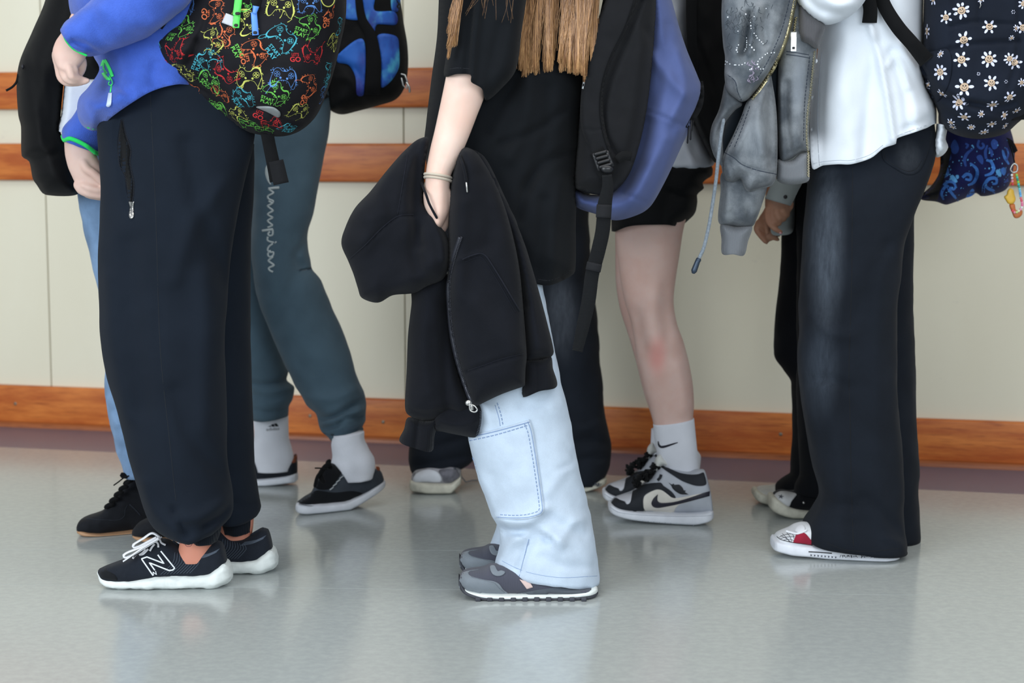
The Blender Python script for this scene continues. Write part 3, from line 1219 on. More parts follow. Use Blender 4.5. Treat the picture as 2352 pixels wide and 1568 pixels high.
hand_far = [loft([(170, 262, 245, 275), (148, 318, 220, 350), (149, 345, 226, 368), (155, 378, 238, 392), (166, 405, 244, 412), (176, 425, 244, 428), (186, 440, 240, 440)], 3.84, rd=0.024, step=4, e=2.3, cap=0.006),
            ropepx([(192, 372, -.018), (200, 388, -.024), (214, 398, -.026), (230, 412, -.024), (246, 428, -.02)], 3.84, [11, 11, 10, 10, 8.5], 12, 4),
            ropepx([(176, 424, -.016), (186, 438, -.018), (206, 446, -.02), (232, 450, -.02), (250, 448, -.018)], 3.84, [9, 9, 8.5, 8, 7], 12, 4),
            ropepx([(190, 425, -.02), (206, 432, -.024), (226, 437, -.024), (248, 438, -.02)], 3.84, [9, 9, 8.5, 7.5], 12, 4),
            ropepx([(186, 430, .006), (200, 446, .004), (224, 452, .002), (246, 456, .0)], 3.84, [9, 8.5, 8, 7], 12, 4),
            ropepx([(196, 430, .02), (216, 446, .02), (240, 452, .016)], 3.84, [8.5, 8, 7], 12, 4)]
core1 = [loft([(330, -300, 430, -300), (300, 0, 440, 0), (290, 200, 450, 200), (300, 330, 500, 330)], 3.66, rd=0.06, step=12, seg=24),
         ropepx([(380, -220), (330, -120), (240, 10), (180, 90)], 3.455, 22, 12, 12), ropepx([(380, -220, .2), (300, 60, .2), (215, 265, .18), (195, 320, .18)], 3.66, 22, 12, 12),
         ropepx([(370, -240, -.2), (380, -240, .2)], 3.66, 24, 12, 12),
         ropepx([(350, 320), (400, 700), (452, 1160)], 3.60, 24, 12, 14), ropepx([(450, 320), (505, 700), (540, 1160)], 3.74, 24, 12, 14),
         loft([(412, 1150, 500, 1150), (414, 1225, 494, 1225), (410, 1262, 488, 1262), (400, 1290, 495, 1290)], 3.60, rd=0.029, step=5),
         loft([(500, 1150, 585, 1150), (502, 1205, 582, 1205), (498, 1240, 578, 1240), (492, 1268, 580, 1268)], 3.74, rd=0.029, step=5)]
M_SKIN1 = skin('skin_fair', (206, 176, 164), [((0, 0, 0.05), (3, 3, 0.35), (200, 128, 104), 0.9)])
body1 = remesh_body('body', hand_near + hand_far + core1, M_SKIN1, p1, 0.003, 4)

# shoe with thick white sole (a copy of it is the far shoe)
MESHK = fabric('black_knit_mesh', (29, 34, 43), 0.18, vs=20, weave=700, bump=0.6, sheen=0.2, rough=0.8)
M_SUEDEK = fabric('black_suede', (25, 27, 31), 0.12, sheen=0.3)
wS = lambda k: 0.048 * k
s1 = [(225, 1313, 1330, wS(.30)), (229, 1320, 1340, wS(.55)), (240, 1328, 1348, wS(.75)), (262, 1333, 1356, wS(.93)), (295, 1333, 1361, wS(1.02)), (330, 1328, 1362, wS(1.02)), (380, 1323, 1362, wS(.95)), (440, 1321, 1362, wS(.92)),
      (475, 1318, 1359, wS(.92)), (495, 1306, 1353, wS(.88)), (513, 1295, 1345, wS(.75)), (526, 1302, 1336, wS(.5)), (532, 1312, 1326, wS(.25))]
u1 = [(228, 1306, 1322, wS(.3)), (240, 1301, 1338, wS(.62)), (265, 1292, 1345, wS(.82)), (300, 1279, 1347, wS(.94)), (330, 1258, 1345, wS(.92)), (352, 1242, 1343, wS(.86)), (375, 1238, 1340, wS(.80)), (400, 1248, 1338, wS(.78)), (428, 1263, 1336, wS(.78)),
      (450, 1264, 1335, wS(.80)), (475, 1254, 1332, wS(.80)), (495, 1243, 1325, wS(.74)), (508, 1246, 1315, wS(.6)), (516, 1268, 1306, wS(.42)), (521, 1290, 1302, wS(.2))]
shoe1 = mk('sneaker', loft(u1, 3.61, vert=True, e=2.9, seg=56, step=4), MESHK, p1, label='black mesh sneaker with thick white foam sole and white N outline')
sole1 = mk('sole', loft(s1, 3.61, vert=True, near=True, e=3.2, seg=48, step=5, floor=True, wr=(0.0016, (55, 55, 90))), M_MIDSOLE, shoe1)
TS = Target(shoe1)
z6 = lambda L: [(200 + x / 5.345, 1180 + y / 5.345) for x, y in L]
mk('letter_n', [stroke(TS, z6([(868, 500), (868, 500), (945, 608), (945, 608), (735, 527), (735, 527), (668, 550), (668, 550), (812, 757)]), 3.2, 0.0008, 4),
                stroke(TS, z6([(905, 455), (905, 455), (1076, 665), (1076, 665), (1052, 688), (1052, 688), (1008, 694), (1008, 694), (765, 598), (765, 598), (833, 692)]), 3.2, 0.0008, 4),
                stroke(TS, z6([(818, 752), (818, 752), (808, 712), (808, 712), (854, 745), (854, 745), (840, 700)]), 1.8, 0.0008, 3)], solid('white_print', (232, 236, 240), 0.5), shoe1)
mk('toe_bumper', patch(TS, z6([(150, 775), (145, 720), (170, 690), (225, 650), (240, 690), (290, 715), (350, 760), (370, 815), (250, 800)]), 0.001, 5), M_SUEDEK, shoe1)
mk('collar_lining', stroke(TS, z6([(1050, 330), (1120, 380), (1200, 440), (1280, 460), (1400, 440), (1500, 380), (1600, 330)]), 5, 0.001, 5), fabric('collar', (40, 46, 56), 0.1), shoe1)
LY = 3.585
lace = [ribbonpx(z6([(900, 290), (800, 235), (690, 300), (570, 375), (575, 410), (640, 395), (760, 330), (850, 285)]), LY - .02, 6.5, 0.0012, 4, (0, -0.5, 0.8)),
        ribbonpx(z6([(880, 290), (700, 390), (500, 470), (450, 505), (470, 535), (560, 500), (730, 400), (890, 300)]), LY - .03, 6.5, 0.0012, 4, (0, -0.5, 0.8)),
        ribbonpx(z6([(880, 300), (660, 430), (520, 530), (440, 583)]), LY - .035, 4, 0.0012, 4, (0, -0.5, 0.8))]
for a in ([(560, 548), (580, 520), (600, 500)], [(640, 505), (680, 480), (720, 435)], [(660, 500), (690, 490), (750, 430)], [(770, 455), (795, 410), (830, 370)], [(875, 410), (870, 360), (840, 340)], [(965, 380), (910, 350), (895, 290)], [(820, 350), (880, 310), (920, 285)]):
    lace.append(stroke(TS, z6(a), 4.5, 0.003, 3))
mk('laces', lace, M_WHITE, shoe1)
mk('mesh_ribs', [stroke(TS, z6([(1080 + 30 * k, 470 + 8 * k), (1050 + 36 * k, 600), (900 + 40 * k, 745 - 2 * k)]), 0.8, 0.0004, 5) for k in range(10)] +
   [stroke(TS, z6([(1300 + 10 * k, 555 - 9 * k), (1450 + 10 * k, 530 - 9 * k), (1590 + 8 * k, 470 - 9 * k)]), 0.8, 0.0004, 5) for k in range(6)], solid('grey_knit', (84, 94, 108), 0.8), shoe1)
copy_part(shoe1, p1, (0.080, 0.125, 0.0))
TA = Target(body1)
tat = []
for x, y, r in ((1245, 360, 45), (1245, 360, 22), (1420, 355, 35), (1150, 335, 28)):
    tat.append(stroke(TA, z6([(x + r * math.cos(a), y + r * 0.9 * math.sin(a)) for a in np.linspace(0, 5.6, 12)]), 1.0, 0.0005, 2))
mk('ankle_doodle', tat, solid('ink', (120, 70, 80), 0.8), p1)

# ------------------------------------------------------------------ backpack with game controllers (worn by person 1)
M_BAG1 = fabric('black_polyester', (20, 20, 25), 0.25, vs=14, rough=0.75, weave=1200, bump=0.2, sheen=0.1)
bag1 = thing('backpack', 'black backpack printed with neon game controllers above the navy joggers', 'backpack', base_at(560, 3.58), 'backpacks worn in the queue')
o1 = [(480, -330), (430, -120), (420, -40), (392, 40), (345, 80), (340, 105), (352, 140), (380, 175), (420, 205), (470, 240), (520, 275), (555, 298), (600, 310), (650, 313), (690, 300), (725, 268), (748, 220), (765, 170), (780, 110), (795, 30), (792, -100), (770, -330)]
cr = [([(350, 150), (400, 178), (440, 195), (480, 212)], 9, -0.012), ([(380, 160), (425, 150), (455, 100)], 10, -0.012), ([(470, 215), (540, 250), (600, 255)], 10, -0.006), ([(588, 246), (640, 270), (700, 285)], 8, -0.010), ([(455, 90), (470, 60), (480, 20)], 8, -0.008),
      ([(400, 80), (420, 110), (415, 140)], 25, 0.012), ([(520, 60), (560, 120), (600, 200)], 60, 0.012), ([(500, 140), (470, 170), (460, 200)], 14, -0.005)]
body = mk('bag_body', inflate(o1, 3.58, 0.135, 130, 6, creases=cr, wr=(0.006, 11)), M_BAG1, bag1)
TB = Target(body)
CTRL = [(-.50, .10), (-.40, .34), (-.24, .38), (-.12, .28), (0, .26), (.12, .28), (.24, .38), (.40, .34), (.50, .10), (.56, -.20), (.50, -.42), (.38, -.38), (.22, -.16), (.10, -.12), (0, -.11), (-.10, -.12), (-.22, -.16), (-.38, -.38), (-.50, -.42), (-.56, -.20)]


def controller(seed):
    r = random.Random(seed)
    sh = []
    n = len(CTRL)
    L = smooth_line(CTRL, 0.05, True)
    w = np.array([0.015 + 0.055 * max(0, math.sin(i / len(L) * 6.283 * 2 + seed)) ** 3 for i in range(len(L) + 1)])
    Lc = np.vstack([L, L[:1]])
    t = np.gradient(Lc, axis=0); t /= np.linalg.norm(t, axis=1, keepdims=True)
    nr = np.stack([t[:, 1], -t[:, 0]], 1) * -1
    V = np.vstack([Lc, Lc + nr * w[:, None]]); m = len(Lc)
    sh.append((V, [(i, i + 1, m + i + 1, m + i) for i in range(m - 1)]))
    for sx in (-1, 1):
        x, y = sx * .31, .12
        sh.append(ring2d(x, y, .125, .014, 14))
        for k in range(4):
            a = k * math.pi / 2
            sh.append(disc2d(x + .058 * math.cos(a), y + .058 * math.sin(a), .036, .022 if sx < 0 else .03, 7, a))
        sh.append(disc2d(sx * .15, -.03, .05, None, 9))
    for k in range(15):     # splashes of paint round the outline
        i = r.randrange(len(L)); q = L[i] + np.array([nr[i][0], nr[i][1]]) * (0.04 + r.random() * 0.08)
        sh.append(disc2d(q[0], q[1], 0.012 + 0.028 * r.random(), 0.01 + 0.015 * r.random(), 6, r.random() * 3))
    for k in range(14):
        i = r.randrange(len(L)); l_ = 0.05 + 0.09 * r.random()
        a = L[i] + nr[i] * 0.01; b_ = a + (nr[i] + t[i] * (r.random() - .5)) * l_
        sh.append((np.array([a - t[i] * .02, a + t[i] * .02, b_]), [(0, 1, 2)]))
    for k in range(2):
        i = r.randrange(len(L)); a = L[i]
        sh.append(line2d([a, a + np.array([-.05 - .1 * r.random(), -.25]), a + np.array([-.10 - .1 * r.random(), -.36])], [0.03, 0.012, 0.03], step=.1))
    return sh


PCOL = {'g': (104, 188, 78), 'y': (190, 194, 96), 'o': (204, 104, 62), 'r': (186, 40, 44), 'c': (66, 164, 182), 'b': (82, 130, 196)}
PM = {k: solid('print_' + {'g': 'green', 'y': 'yellow', 'o': 'orange', 'r': 'red', 'c': 'cyan', 'b': 'blue'}[k], c, 0.8, var=0.12, vs=60) for k, c in PCOL.items()}
SP = lambda x, y, s, a: [place2d(text2d('START', True), s * .30, s * .30, x + .17 * s * math.sin(-a) * -1, y + .17 * s * math.cos(a), a), place2d(text2d('PLAY', True), s * .36, s * .36, x - .14 * s * math.sin(-a) * -1, y - .14 * s * math.cos(a), a)]
LG = lambda x, y, s, a: [place2d(text2d("LET'S", True), s * .22, s * .26, x - .18 * s * math.sin(a), y + .18 * s * math.cos(a), a), place2d(text2d('GO', True), s * .48, s * .46, x + .14 * s * math.sin(a), y - .14 * s * math.cos(a), a)]
D = math.pi / 180
ctrls = [  # u, v, colour, size px, turn deg, words, word dx dy (px), word turn
    (422, 61, 'g', 66, -40, 'SP', -30, 24, -8), (400, 120, 'r', 62, 195, 'LG', -18, 24, -25), (497, 25, 'o', 58, -75, 'LG', -22, 8, -85), (430, 12, 'b', 60, 10, None, 0, 0, 0), (490, 92, 'y', 58, -65, None, 0, 0, 0),
    (515, 80, 'o', 60, -115, None, 0, 0, 0), (588, 118, 'o', 64, -55, 'LG', -26, 16, -80), (562, 118, 'g', 2, 0, 'SP', -18, 0, -65), (566, 50, 'y', 62, -70, None, 0, 0, 0), (645, 15, 'y', 66, -8, None, 0, 0, 0), (650, 85, 'c', 68, -48, 'SP', -25, 35, -52),
    (714, 60, 'g', 58, -58, 'SP', -24, 14, -18), (712, 6, 'b', 62, 5, None, 0, 0, 0), (757, 22, 'o', 48, -90, 'LG', -8, 30, -90), (766, 95, 'y', 48, -20, None, 0, 0, 0), (718, 126, 'r', 56, 180, 'LG', -40, 6, 0), (652, 178, 'b', 64, -8, None, 0, 0, 0),
    (572, 178, 'y', 68, -5, None, 0, 0, 0), (518, 165, 'r', 66, 135, None, 0, 0, 0), (478, 134, 'c', 58, 35, 'SP', -26, 16, 60), (482, 186, 'g', 62, -40, 'SP', -10, 8, -70), (421, 165, 'y', 58, -60, None, 0, 0, 0), (712, 195, 'o', 56, -62, 'LG', -14, 34, -88),
    (754, 165, 'c', 46, -75, 'SP', -4, 24, -78), (637, 215, 'g', 62, -52, 'SP', -24, 16, -25), (560, 222, 'c', 56, -30, 'SP', -14, 14, -80), (688, 255, 'y', 56, 0, None, 0, 0, 0), (594, 264, 'r', 2, 0, 'LG', 0, 0, -25), (505, 215, 'o', 52, -45, None, 0, 0, 0),
    (500, 245, 'g', 52, -20, 'SP', 0, 0, -15), (545, 262, 'y', 52, 10, None, 0, 0, 0), (570, 285, 'g', 52, -10, None, 0, 0, 0), (622, 285, 'r', 50, 10, None, 0, 0, 0), (662, 295, 'c', 46, -20, 'SP', 0, 4, 0), (742, 215, 'b', 46, -60, None, 0, 0, 0),
    (362, 130, 'c', 44, -70, None, 0, 0, 0), (365, 90, 'c', 44, 80, None, 0, 0, 0), (440, 205, 'o', 46, -45, 'LG', 6, 8, -35), (605, 296, 'g', 44, 0, None, 0, 0, 0), (735, 262, 'r', 40, -40, None, 0, 0, 0), (780, 60, 'c', 42, -80, None, 0, 0, 0), (560, 2, 'g', 50, -80, None, 0, 0, 0)]
for i, (u, v, c_, s, a, w_, dx, dy, wa) in enumerate(ctrls):
    g = []
    if s > 10:
        q = print_on(TB, u, v, controller(i), s * 0.80 * 3.5 / F, a * D, 0.0007)
        if q: g.append(q)
    if w_:
        q = print_on(TB, u + dx, v + dy, (SP if w_ == 'SP' else LG)(0, 0, 1.0, 0), max(s, 62) * 0.55 * 3.5 / F, wa * D, 0.0010)
        if q: g.append(q)
    if g: mk('controller_print', g, PM[c_], bag1, smooth=False)
mk('reflective_tab', patch(TB, [(519, 30), (519, 30), (538, 37), (538, 37), (536, 62), (536, 62), (509, 52), (509, 52)], 0.003, 4), solid('reflective_grey', (178, 182, 190), 0.5), bag1)
mk('reflective_patch', patch(TB, [(588, 246), (612, 244), (630, 247), (643, 257), (644, 266), (638, 270), (615, 258)], 0.0045, 4), solid('reflective_band', (142, 148, 150), 0.45), bag1)
mk('front_zip', [stroke(TB, [(596, -20), (588, 20), (582, 45)], 17, 0.002), stroke(TB, [(575, -20), (568, 10)], 10, 0.001)], fabric('zip_tape', (14, 14, 16), 0.1), bag1)


def puller(name, path, w, mat, parent, T_, off=0.006, hole=None):
    g = [stroke(T_, path, w, off, 4, 3)]
    o_ = mk(name, g, mat, parent)
    if hole is not None:
        mk('slot', patch(T_, hole, off + 0.0008, 3), M_BLACKRUB, o_)
    return o_


M_GPULL = solid('green_puller', (92, 220, 96), 0.35); M_BPULL = solid('blue_puller', (86, 140, 224), 0.35)
puller('zip_puller', [(551, -30), (545, 20), (543, 36)], [17, 17], M_GPULL, bag1, TB, 0.008, [(541, 28), (551, 28), (551, 34), (541, 34)])
puller('zip_puller', [(545, 34), (543, 50), (542, 64)], [15, 15], M_GPULL, bag1, TB, 0.006, [(538, 55), (546, 55), (546, 61), (538, 61)])
puller('zip_slider', [(588, 14), (586, 24), (584, 32)], [15, 9], M_BPULL, bag1, TB, 0.009)
puller('zip_puller', [(583, 28), (585, 55), (587, 81)], [14, 15], M_BPULL, bag1, TB, 0.007, [(582, 72), (590, 72), (590, 78), (582, 78)])
lg_ = mk('round_badge', patch(TB, [(735, -22), (753, -30), (770, -18), (771, 6), (755, 20), (740, 12)], 0.003, 5), fabric('badge', (22, 22, 24), 0.1), bag1)
mk('badge_ring', stroke(TB, [(737, -20), (738, 0), (745, 12), (757, 15), (767, 6), (770, -14)], 2.2, 0.0042, 4), PM['y'], lg_)
mk('bag_strap', [ribbonpx([(612, 296, .06), (618, 330, .03), (626, 368, .02), (636, 416, .02)], 3.50, [30, 29, 30, 32], 0.003, 8)], M_BLACK, bag1)
mk('strap_end', [ribbonpx([(634, 369), (640, 396), (646, 422)], 3.51, [33, 34, 35], 0.006, 8)], fabric('strap_fold', (26, 27, 30), 0.1, sheen=0.1), bag1)
mk('shoulder_strap', [ribbonpx([(420, -200, -.10), (380, -60, -.13), (372, 20, -.10), (352, 80, -.03)], 3.56, [46, 44, 42, 30], 0.014, 10)], M_BLACK, bag1)

# ================================================================== PERSON 2: light jeans behind person 1
M_LJEANS = fabric('pale_blue_denim', (118, 146, 180), 0.22, vs=12, rough=0.9, weave=900, bump=0.3, sheen=0.1)
M_TEEW = fabric('white_jersey', (205, 212, 224), 0.05, rough=0.95, weave=1500, bump=0.12, sheen=0.1)
p2 = thing('person', 'person in light blue jeans and black gum-soled trainers, mostly hidden behind the navy joggers', 'person', base_at(290, 4.1), 'people queuing along the wall')
l2s = [(178, 290, 400, 290), (181, 440, 400, 440), (192, 510, 396, 510), (210, 590, 390, 590), (230, 680, 385, 680), (233, 750, 380, 750), (241, 820, 372, 820), (244, 900, 366, 900), (254, 965, 362, 970), (272, 1030, 362, 1030), (284, 1055, 362, 1060), (292, 1088, 364, 1088)]
mk('jeans', [loft(l2s, 4.12, rd=0.075, step=10, wr=(0.004, 14), creases=[([(245, 905), (262, 900), (290, 890)], 7, -0.007), ([(255, 945), (275, 938), (300, 930)], 7, -0.007), ([(262, 990), (285, 985)], 7, -0.007), ([(276, 1030), (300, 1022)], 7, -0.007), ([(240, 830), (270, 850), (300, 850)], 10, -0.006)]),
             loft([(a + 50, b, c + 40, d) for a, b, c, d in l2s], 4.0, rd=0.07, step=14)], M_LJEANS, p2)
mk('white_tee', inflate([(152, 184), (147, 200), (141, 260), (133, 298, 1), (150, 306, 1), (230, 318, 1), (264, 318, 1), (262, 188)], 3.97, 0.12, 16, 6, wr=(0.004, 14)), M_TEEW, p2)
M_GUMK = fabric('black_nubuck', (26, 28, 33), 0.2, vs=30, rough=0.8, sheen=0.15)
w2 = lambda k: 0.05 * k
u2 = [(180, 1202, 1222, w2(.4)), (186, 1192, 1226, w2(.7)), (200, 1185, 1229, w2(.9)), (216, 1180, 1232, w2(1.0)), (235, 1172, 1233, w2(1.0)), (250, 1157, 1232, w2(.95)), (268, 1135, 1230, w2(.9)), (290, 1108, 1228, w2(.85)), (308, 1090, 1226, w2(.8)), (350, 1088, 1222, w2(.8)), (400, 1110, 1216, w2(.8)), (425, 1150, 1210, w2(.5))]
so2 = [(177, 1217, 1225, w2(.5)), (186, 1219, 1231, w2(.8)), (205, 1224, 1236, w2(1.0)), (235, 1227, 1239, w2(1.1)), (270, 1225, 1237, w2(1.1)), (305, 1221, 1231, w2(1.1)), (360, 1215, 1224, w2(1.1)), (410, 1209, 1217, w2(1.0)), (430, 1206, 1213, w2(.5))]
sl2 = lambda u: (u - 177) * 0.0004
shoe2 = mk('trainer', loft(u2, 4.10, vert=True, e=2.6, step=4, yl=sl2), M_GUMK, p2, label='black trainer with a brown gum sole')
mk('sole', loft(so2, 4.10, vert=True, near=True, e=3.5, step=5, floor=True, yl=sl2), M_GUM, shoe2)
T2 = Target(shoe2)
M_LACEK = fabric('black_lace', (14, 15, 17), 0.1, sheen=0.1)
z8 = lambda L: [(160 + x / 8.71, 1080 + y / 8.71) for x, y in L]
mk('laces', [ropepx(z8([(730 + 95 * k, 730 - 118 * k), (790 + 95 * k, 690 - 118 * k), (850 + 95 * k, 680 - 118 * k)]), 4.09, 5.5, 7, 3) for k in range(5)], M_LACEK, shoe2, kind='stuff')
mk('lace_bow', [ropepx(z8([(1230, 110), (1130, 100), (1050, 70), (1035, 100), (1080, 130), (1170, 120)]), 4.06, 4.2, 7, 3), ropepx(z8([(1180, 110), (1080, 150), (990, 220), (885, 295)]), 4.05, 1.6, 6, 4),
    ropepx(z8([(1190, 150), (1200, 220), (1150, 260)]), 4.06, 4, 6, 3)], M_LACEK, shoe2)
mk('side_stripe', [stroke(T2, z8([(1200, 680), (1290, 760), (1420, 900)]), 2.4, 0.001, 4), stroke(T2, z8([(1160, 690), (1110, 790), (1100, 900), (1010, 980), (800, 1000)]), 1.2, 0.0008, 4), stroke(T2, z8([(340, 960), (600, 985), (830, 990)]), 1.4, 0.0008, 4)], fabric('dark_seam', (44, 48, 56), 0.1), shoe2)
u2b = [(308, 1212, 1234, w2(.5)), (317, 1201, 1238, w2(.8)), (334, 1192, 1240, w2(1.0)), (360, 1180, 1242, w2(1.0)), (390, 1160, 1242, w2(.9)), (430, 1130, 1240, w2(.8)), (480, 1120, 1236, w2(.8)), (520, 1150, 1230, w2(.5))]
so2b = [(305, 1228, 1236, w2(.6)), (315, 1231, 1242, w2(.9)), (340, 1235, 1247, w2(1.1)), (380, 1237, 1249, w2(1.1)), (450, 1234, 1246, w2(1.1)), (525, 1228, 1238, w2(.8))]
shoe2b = mk('trainer', loft(u2b, 4.02, vert=True, e=2.6, step=5), M_GUMK, p2)
mk('sole', loft(so2b, 4.02, vert=True, near=True, e=3.5, step=5, floor=True), M_GUM, shoe2b)

bag2 = thing('backpack', 'plain black backpack hanging in front of the white tee beside the wall rails', 'backpack', base_at(100, 3.98), 'backpacks worn in the queue')
b2 = mk('bag_body', inflate([(150, -330), (118, -80), (104, 0), (75, 70), (46, 138), (38, 190), (42, 265), (48, 290), (50, 358), (67, 371), (75, 410), (84, 424), (104, 447), (178, 446), (172, 405), (152, 340), (138, 298), (139, 270), (146, 196), (150, 188), (200, 200), (262, 200), (262, 0), (262, -330)], 3.98, 0.11, 60, 8,
                            creases=[([(60, 120), (90, 220), (110, 330)], 14, -0.006), ([(48, 350), (100, 360), (150, 340)], 8, -0.005)], wr=(0.005, 12)), M_BLACKBAG, bag2)
mk('strap_tail', ribbonpx([(42, 170), (38, 188), (28, 200), (14, 208)], 3.96, [5, 5, 5], 0.002, 5), M_BLACK, bag2)
mk('zip_slider', ball(P(52, 153, 3.90), (0.004, 0.003, 0.006)), M_BLACKMETAL, bag2)

# ================================================================== PERSON 3: grey-green joggers
M_JOG = fabric('grey_green_fleece', (77, 98, 112), 0.12, vs=8, rough=0.95, weave=1300, bump=0.2, sheen=0.12)
M_SOCK = ribbed('white_sock_rib', (230, 233, 242), 420, 'X', 0.5)
p3 = thing('person', 'person in grey-green joggers with white lettering down the leg and low black shoes', 'person', base_at(690, 4.5), 'people queuing along the wall')
n3 = [(560, 180, 762, 180), (570, 240, 760, 235), (580, 310, 755, 300), (580, 400, 738, 400), (578, 490, 722, 488), (580, 560, 706, 550), (584, 630, 715, 615), (593, 690, 738, 645), (612, 740, 768, 720), (642, 810, 797, 800), (675, 878, 819, 868), (704, 926, 836, 905), (727, 950, 843, 936), (732, 975, 842, 966),
      (738, 990, 833, 984), (752, 1001, 835, 988), (760, 1009, 834, 994)]
jog = mk('joggers', [loft(n3, 4.46, rd=0.085, step=7, seg=64, wr=(0.004, 9), creases=[([(731, 962), (770, 955), (820, 925), (845, 918)], 6, -0.014), ([(732, 986), (770, 976), (800, 958), (845, 955)], 6, -0.015), ([(745, 1002), (790, 994), (835, 980)], 5, -0.010), ([(735, 974), (790, 962), (842, 938)], 8, 0.010),
                                                                                     ([(700, 915), (760, 915), (830, 890)], 12, 0.006), ([(640, 760), (700, 840), (760, 900)], 22, -0.005), ([(690, 610), (660, 680), (640, 740)], 20, -0.006), ([(700, 560), (680, 590), (700, 620)], 10, -0.007)]),
                     loft([(500, 300, 690, 300), (505, 500, 680, 500), (515, 640, 625, 660), (530, 740, 636, 750), (545, 800, 655, 828), (558, 850, 664, 854), (566, 875, 660, 872), (572, 892, 677, 890), (572, 918, 672, 918), (574, 936, 664, 935), (578, 948, 663, 946), (581, 959, 662, 954)], 4.68, rd=0.07, step=7, wr=(0.004, 10),
                          creases=[([(575, 880), (620, 882), (675, 868)], 6, -0.008), ([(572, 905), (620, 915), (672, 900)], 6, -0.008), ([(575, 940), (620, 945), (664, 938)], 4, -0.005)])], M_JOG, p3)
TJ = Target(jog)
c3 = lambda L: [(560 + x / 4.355, 300 + y / 4.355) for x, y in L]
mk('script_lettering', [stroke(TJ, c3(l), w, 0.0012, 3) for l, w in (
    ([(252, 322), (236, 370), (230, 430), (245, 500), (270, 540)], [3, 9, 8, 5, 2.5]), ([(264, 395), (264, 395), (262, 468)], 5.5), ([(355, 570), (300, 574), (245, 582)], 6), ([(245, 582), (270, 600), (297, 618), (270, 638), (242, 650)], 4.2),
    ([(242, 650), (240, 672), (262, 690), (292, 700), (290, 720), (262, 712), (246, 702)], 4.0), ([(292, 720), (268, 738), (238, 752), (262, 775), (292, 800), (262, 818), (238, 836), (262, 855), (290, 868), (262, 885), (237, 902), (262, 925), (290, 946)], 4.2),
    ([(180, 1002), (235, 994), (292, 985)], 5.5), ([(290, 946), (262, 960), (236, 968)], 4), ([(288, 988), (290, 1020), (284, 1045), (255, 1050), (242, 1030), (262, 1010)], 4.2), ([(240, 1060), (236, 1095), (262, 1110), (300, 1118)], 4.0), ([(312, 1112), (322, 1122)], 6),
    ([(290, 1130), (250, 1160), (238, 1195), (262, 1215), (296, 1216), (290, 1250), (255, 1262), (240, 1235), (256, 1205), (270, 1200)], 4.0), ([(292, 1258), (268, 1280), (245, 1300), (272, 1322), (302, 1345), (270, 1362), (248, 1376), (262, 1400), (292, 1412)], 4.4))], solid('pale_print', (176, 186, 188), 0.8), p3)
w3 = lambda k: 0.05 * k
dy3 = lambda u: (u - 680) * 0.00055
u3 = [(683, 1152, 1164, w3(.5)), (697, 1142, 1170, w3(.8)), (712, 1133, 1170, w3(.95)), (725, 1110, 1170, w3(.95)), (738, 1085, 1168, w3(.9)), (752, 1068, 1168, w3(.85)), (765, 1063, 1166, w3(.82)), (785, 1072, 1164, w3(.78)), (805, 1081, 1154, w3(.75)), (825, 1087, 1146, w3(.75)), (848, 1083, 1136, w3(.78)), (866, 1077, 1126, w3(.7)), (876, 1086, 1118, w3(.5)), (881, 1100, 1112, w3(.25))]
so3 = [(679, 1158, 1174, w3(.6)), (686, 1156, 1181, w3(.85)), (710, 1157, 1184, w3(1.05)), (750, 1158, 1184, w3(1.05)), (790, 1154, 1178, w3(1.0)), (820, 1142, 1165, w3(.92)), (845, 1129, 1150, w3(.9)), (870, 1114, 1133, w3(.75)), (880, 1108, 1124, w3(.5)), (884, 1108, 1118, w3(.25))]
M_CANVK = fabric('black_canvas', (34, 38, 44), 0.15, vs=30, weave=700, bump=0.4, sheen=0.1)
M_CANVG = fabric('charcoal_canvas', (62, 68, 76), 0.1, vs=30, weave=700, bump=0.4, sheen=0.1)
shoe3 = mk('low_shoe', loft(u3, 4.34, vert=True, e=2.5, step=4, yl=dy3), M_CANVG, p3, label='charcoal and black canvas shoe with white sole, heel lifting')
mk('sole', loft(so3, 4.34, vert=True, near=True, e=4, step=5, yl=dy3, floor=True), M_RUBBER, shoe3)
T3 = Target(shoe3)
z3 = lambda L: [(560 + x / 6.03, 940 + y / 6.03) for x, y in L]
mk('suede_toe', patch(T3, z3([(760, 1290), (860, 1210), (930, 1165), (1010, 1120), (1250, 1150), (1500, 1130), (1640, 1160), (1600, 1200), (1440, 1280), (1200, 1315), (900, 1310)]), 0.0012, 4), fabric('black_suede_toe', (20, 23, 27), 0.15), shoe3)
mk('tongue', patch(T3, z3([(1050, 860), (1120, 760), (1230, 750), (1330, 790), (1380, 830), (1200, 1090), (1050, 1110), (990, 1070)]), 0.0016, 4), fabric('black_tongue', (16, 18, 22), 0.2), shoe3)
mk('sole_line', stroke(T3, z3([(760, 1300), (900, 1332), (1200, 1335), (1400, 1318)]), 1.0, 0.012, 4), M_BLACKRUB, shoe3)
mk('laces', [stroke(T3, z3([(1190 + 45 * k, 1115 - 52 * k), (1245 + 45 * k, 1075 - 52 * k)]), 2.4, 0.003, 3) for k in range(6)], solid('lace_grey', (176, 182, 186), 0.7), shoe3, kind='stuff')
mk('lace_bow', [ropepx(z3([(1100, 1000), (1060, 900), (1130, 790), (1180, 760)]), 4.27, 6, 7, 4), ropepx(z3([(1150, 830), (1080, 815), (990, 812)]), 4.25, 1.8, 6, 4), ropepx(z3([(1090, 840), (1020, 930), (985, 1060)]), 4.26, 4, 6, 4), ropepx(z3([(1180, 720), (1160, 760), (1200, 800)]), 4.28, 6, 6, 4)], fabric('black_lace_bow', (13, 14, 16), 0.1, sheen=0.1), shoe3)
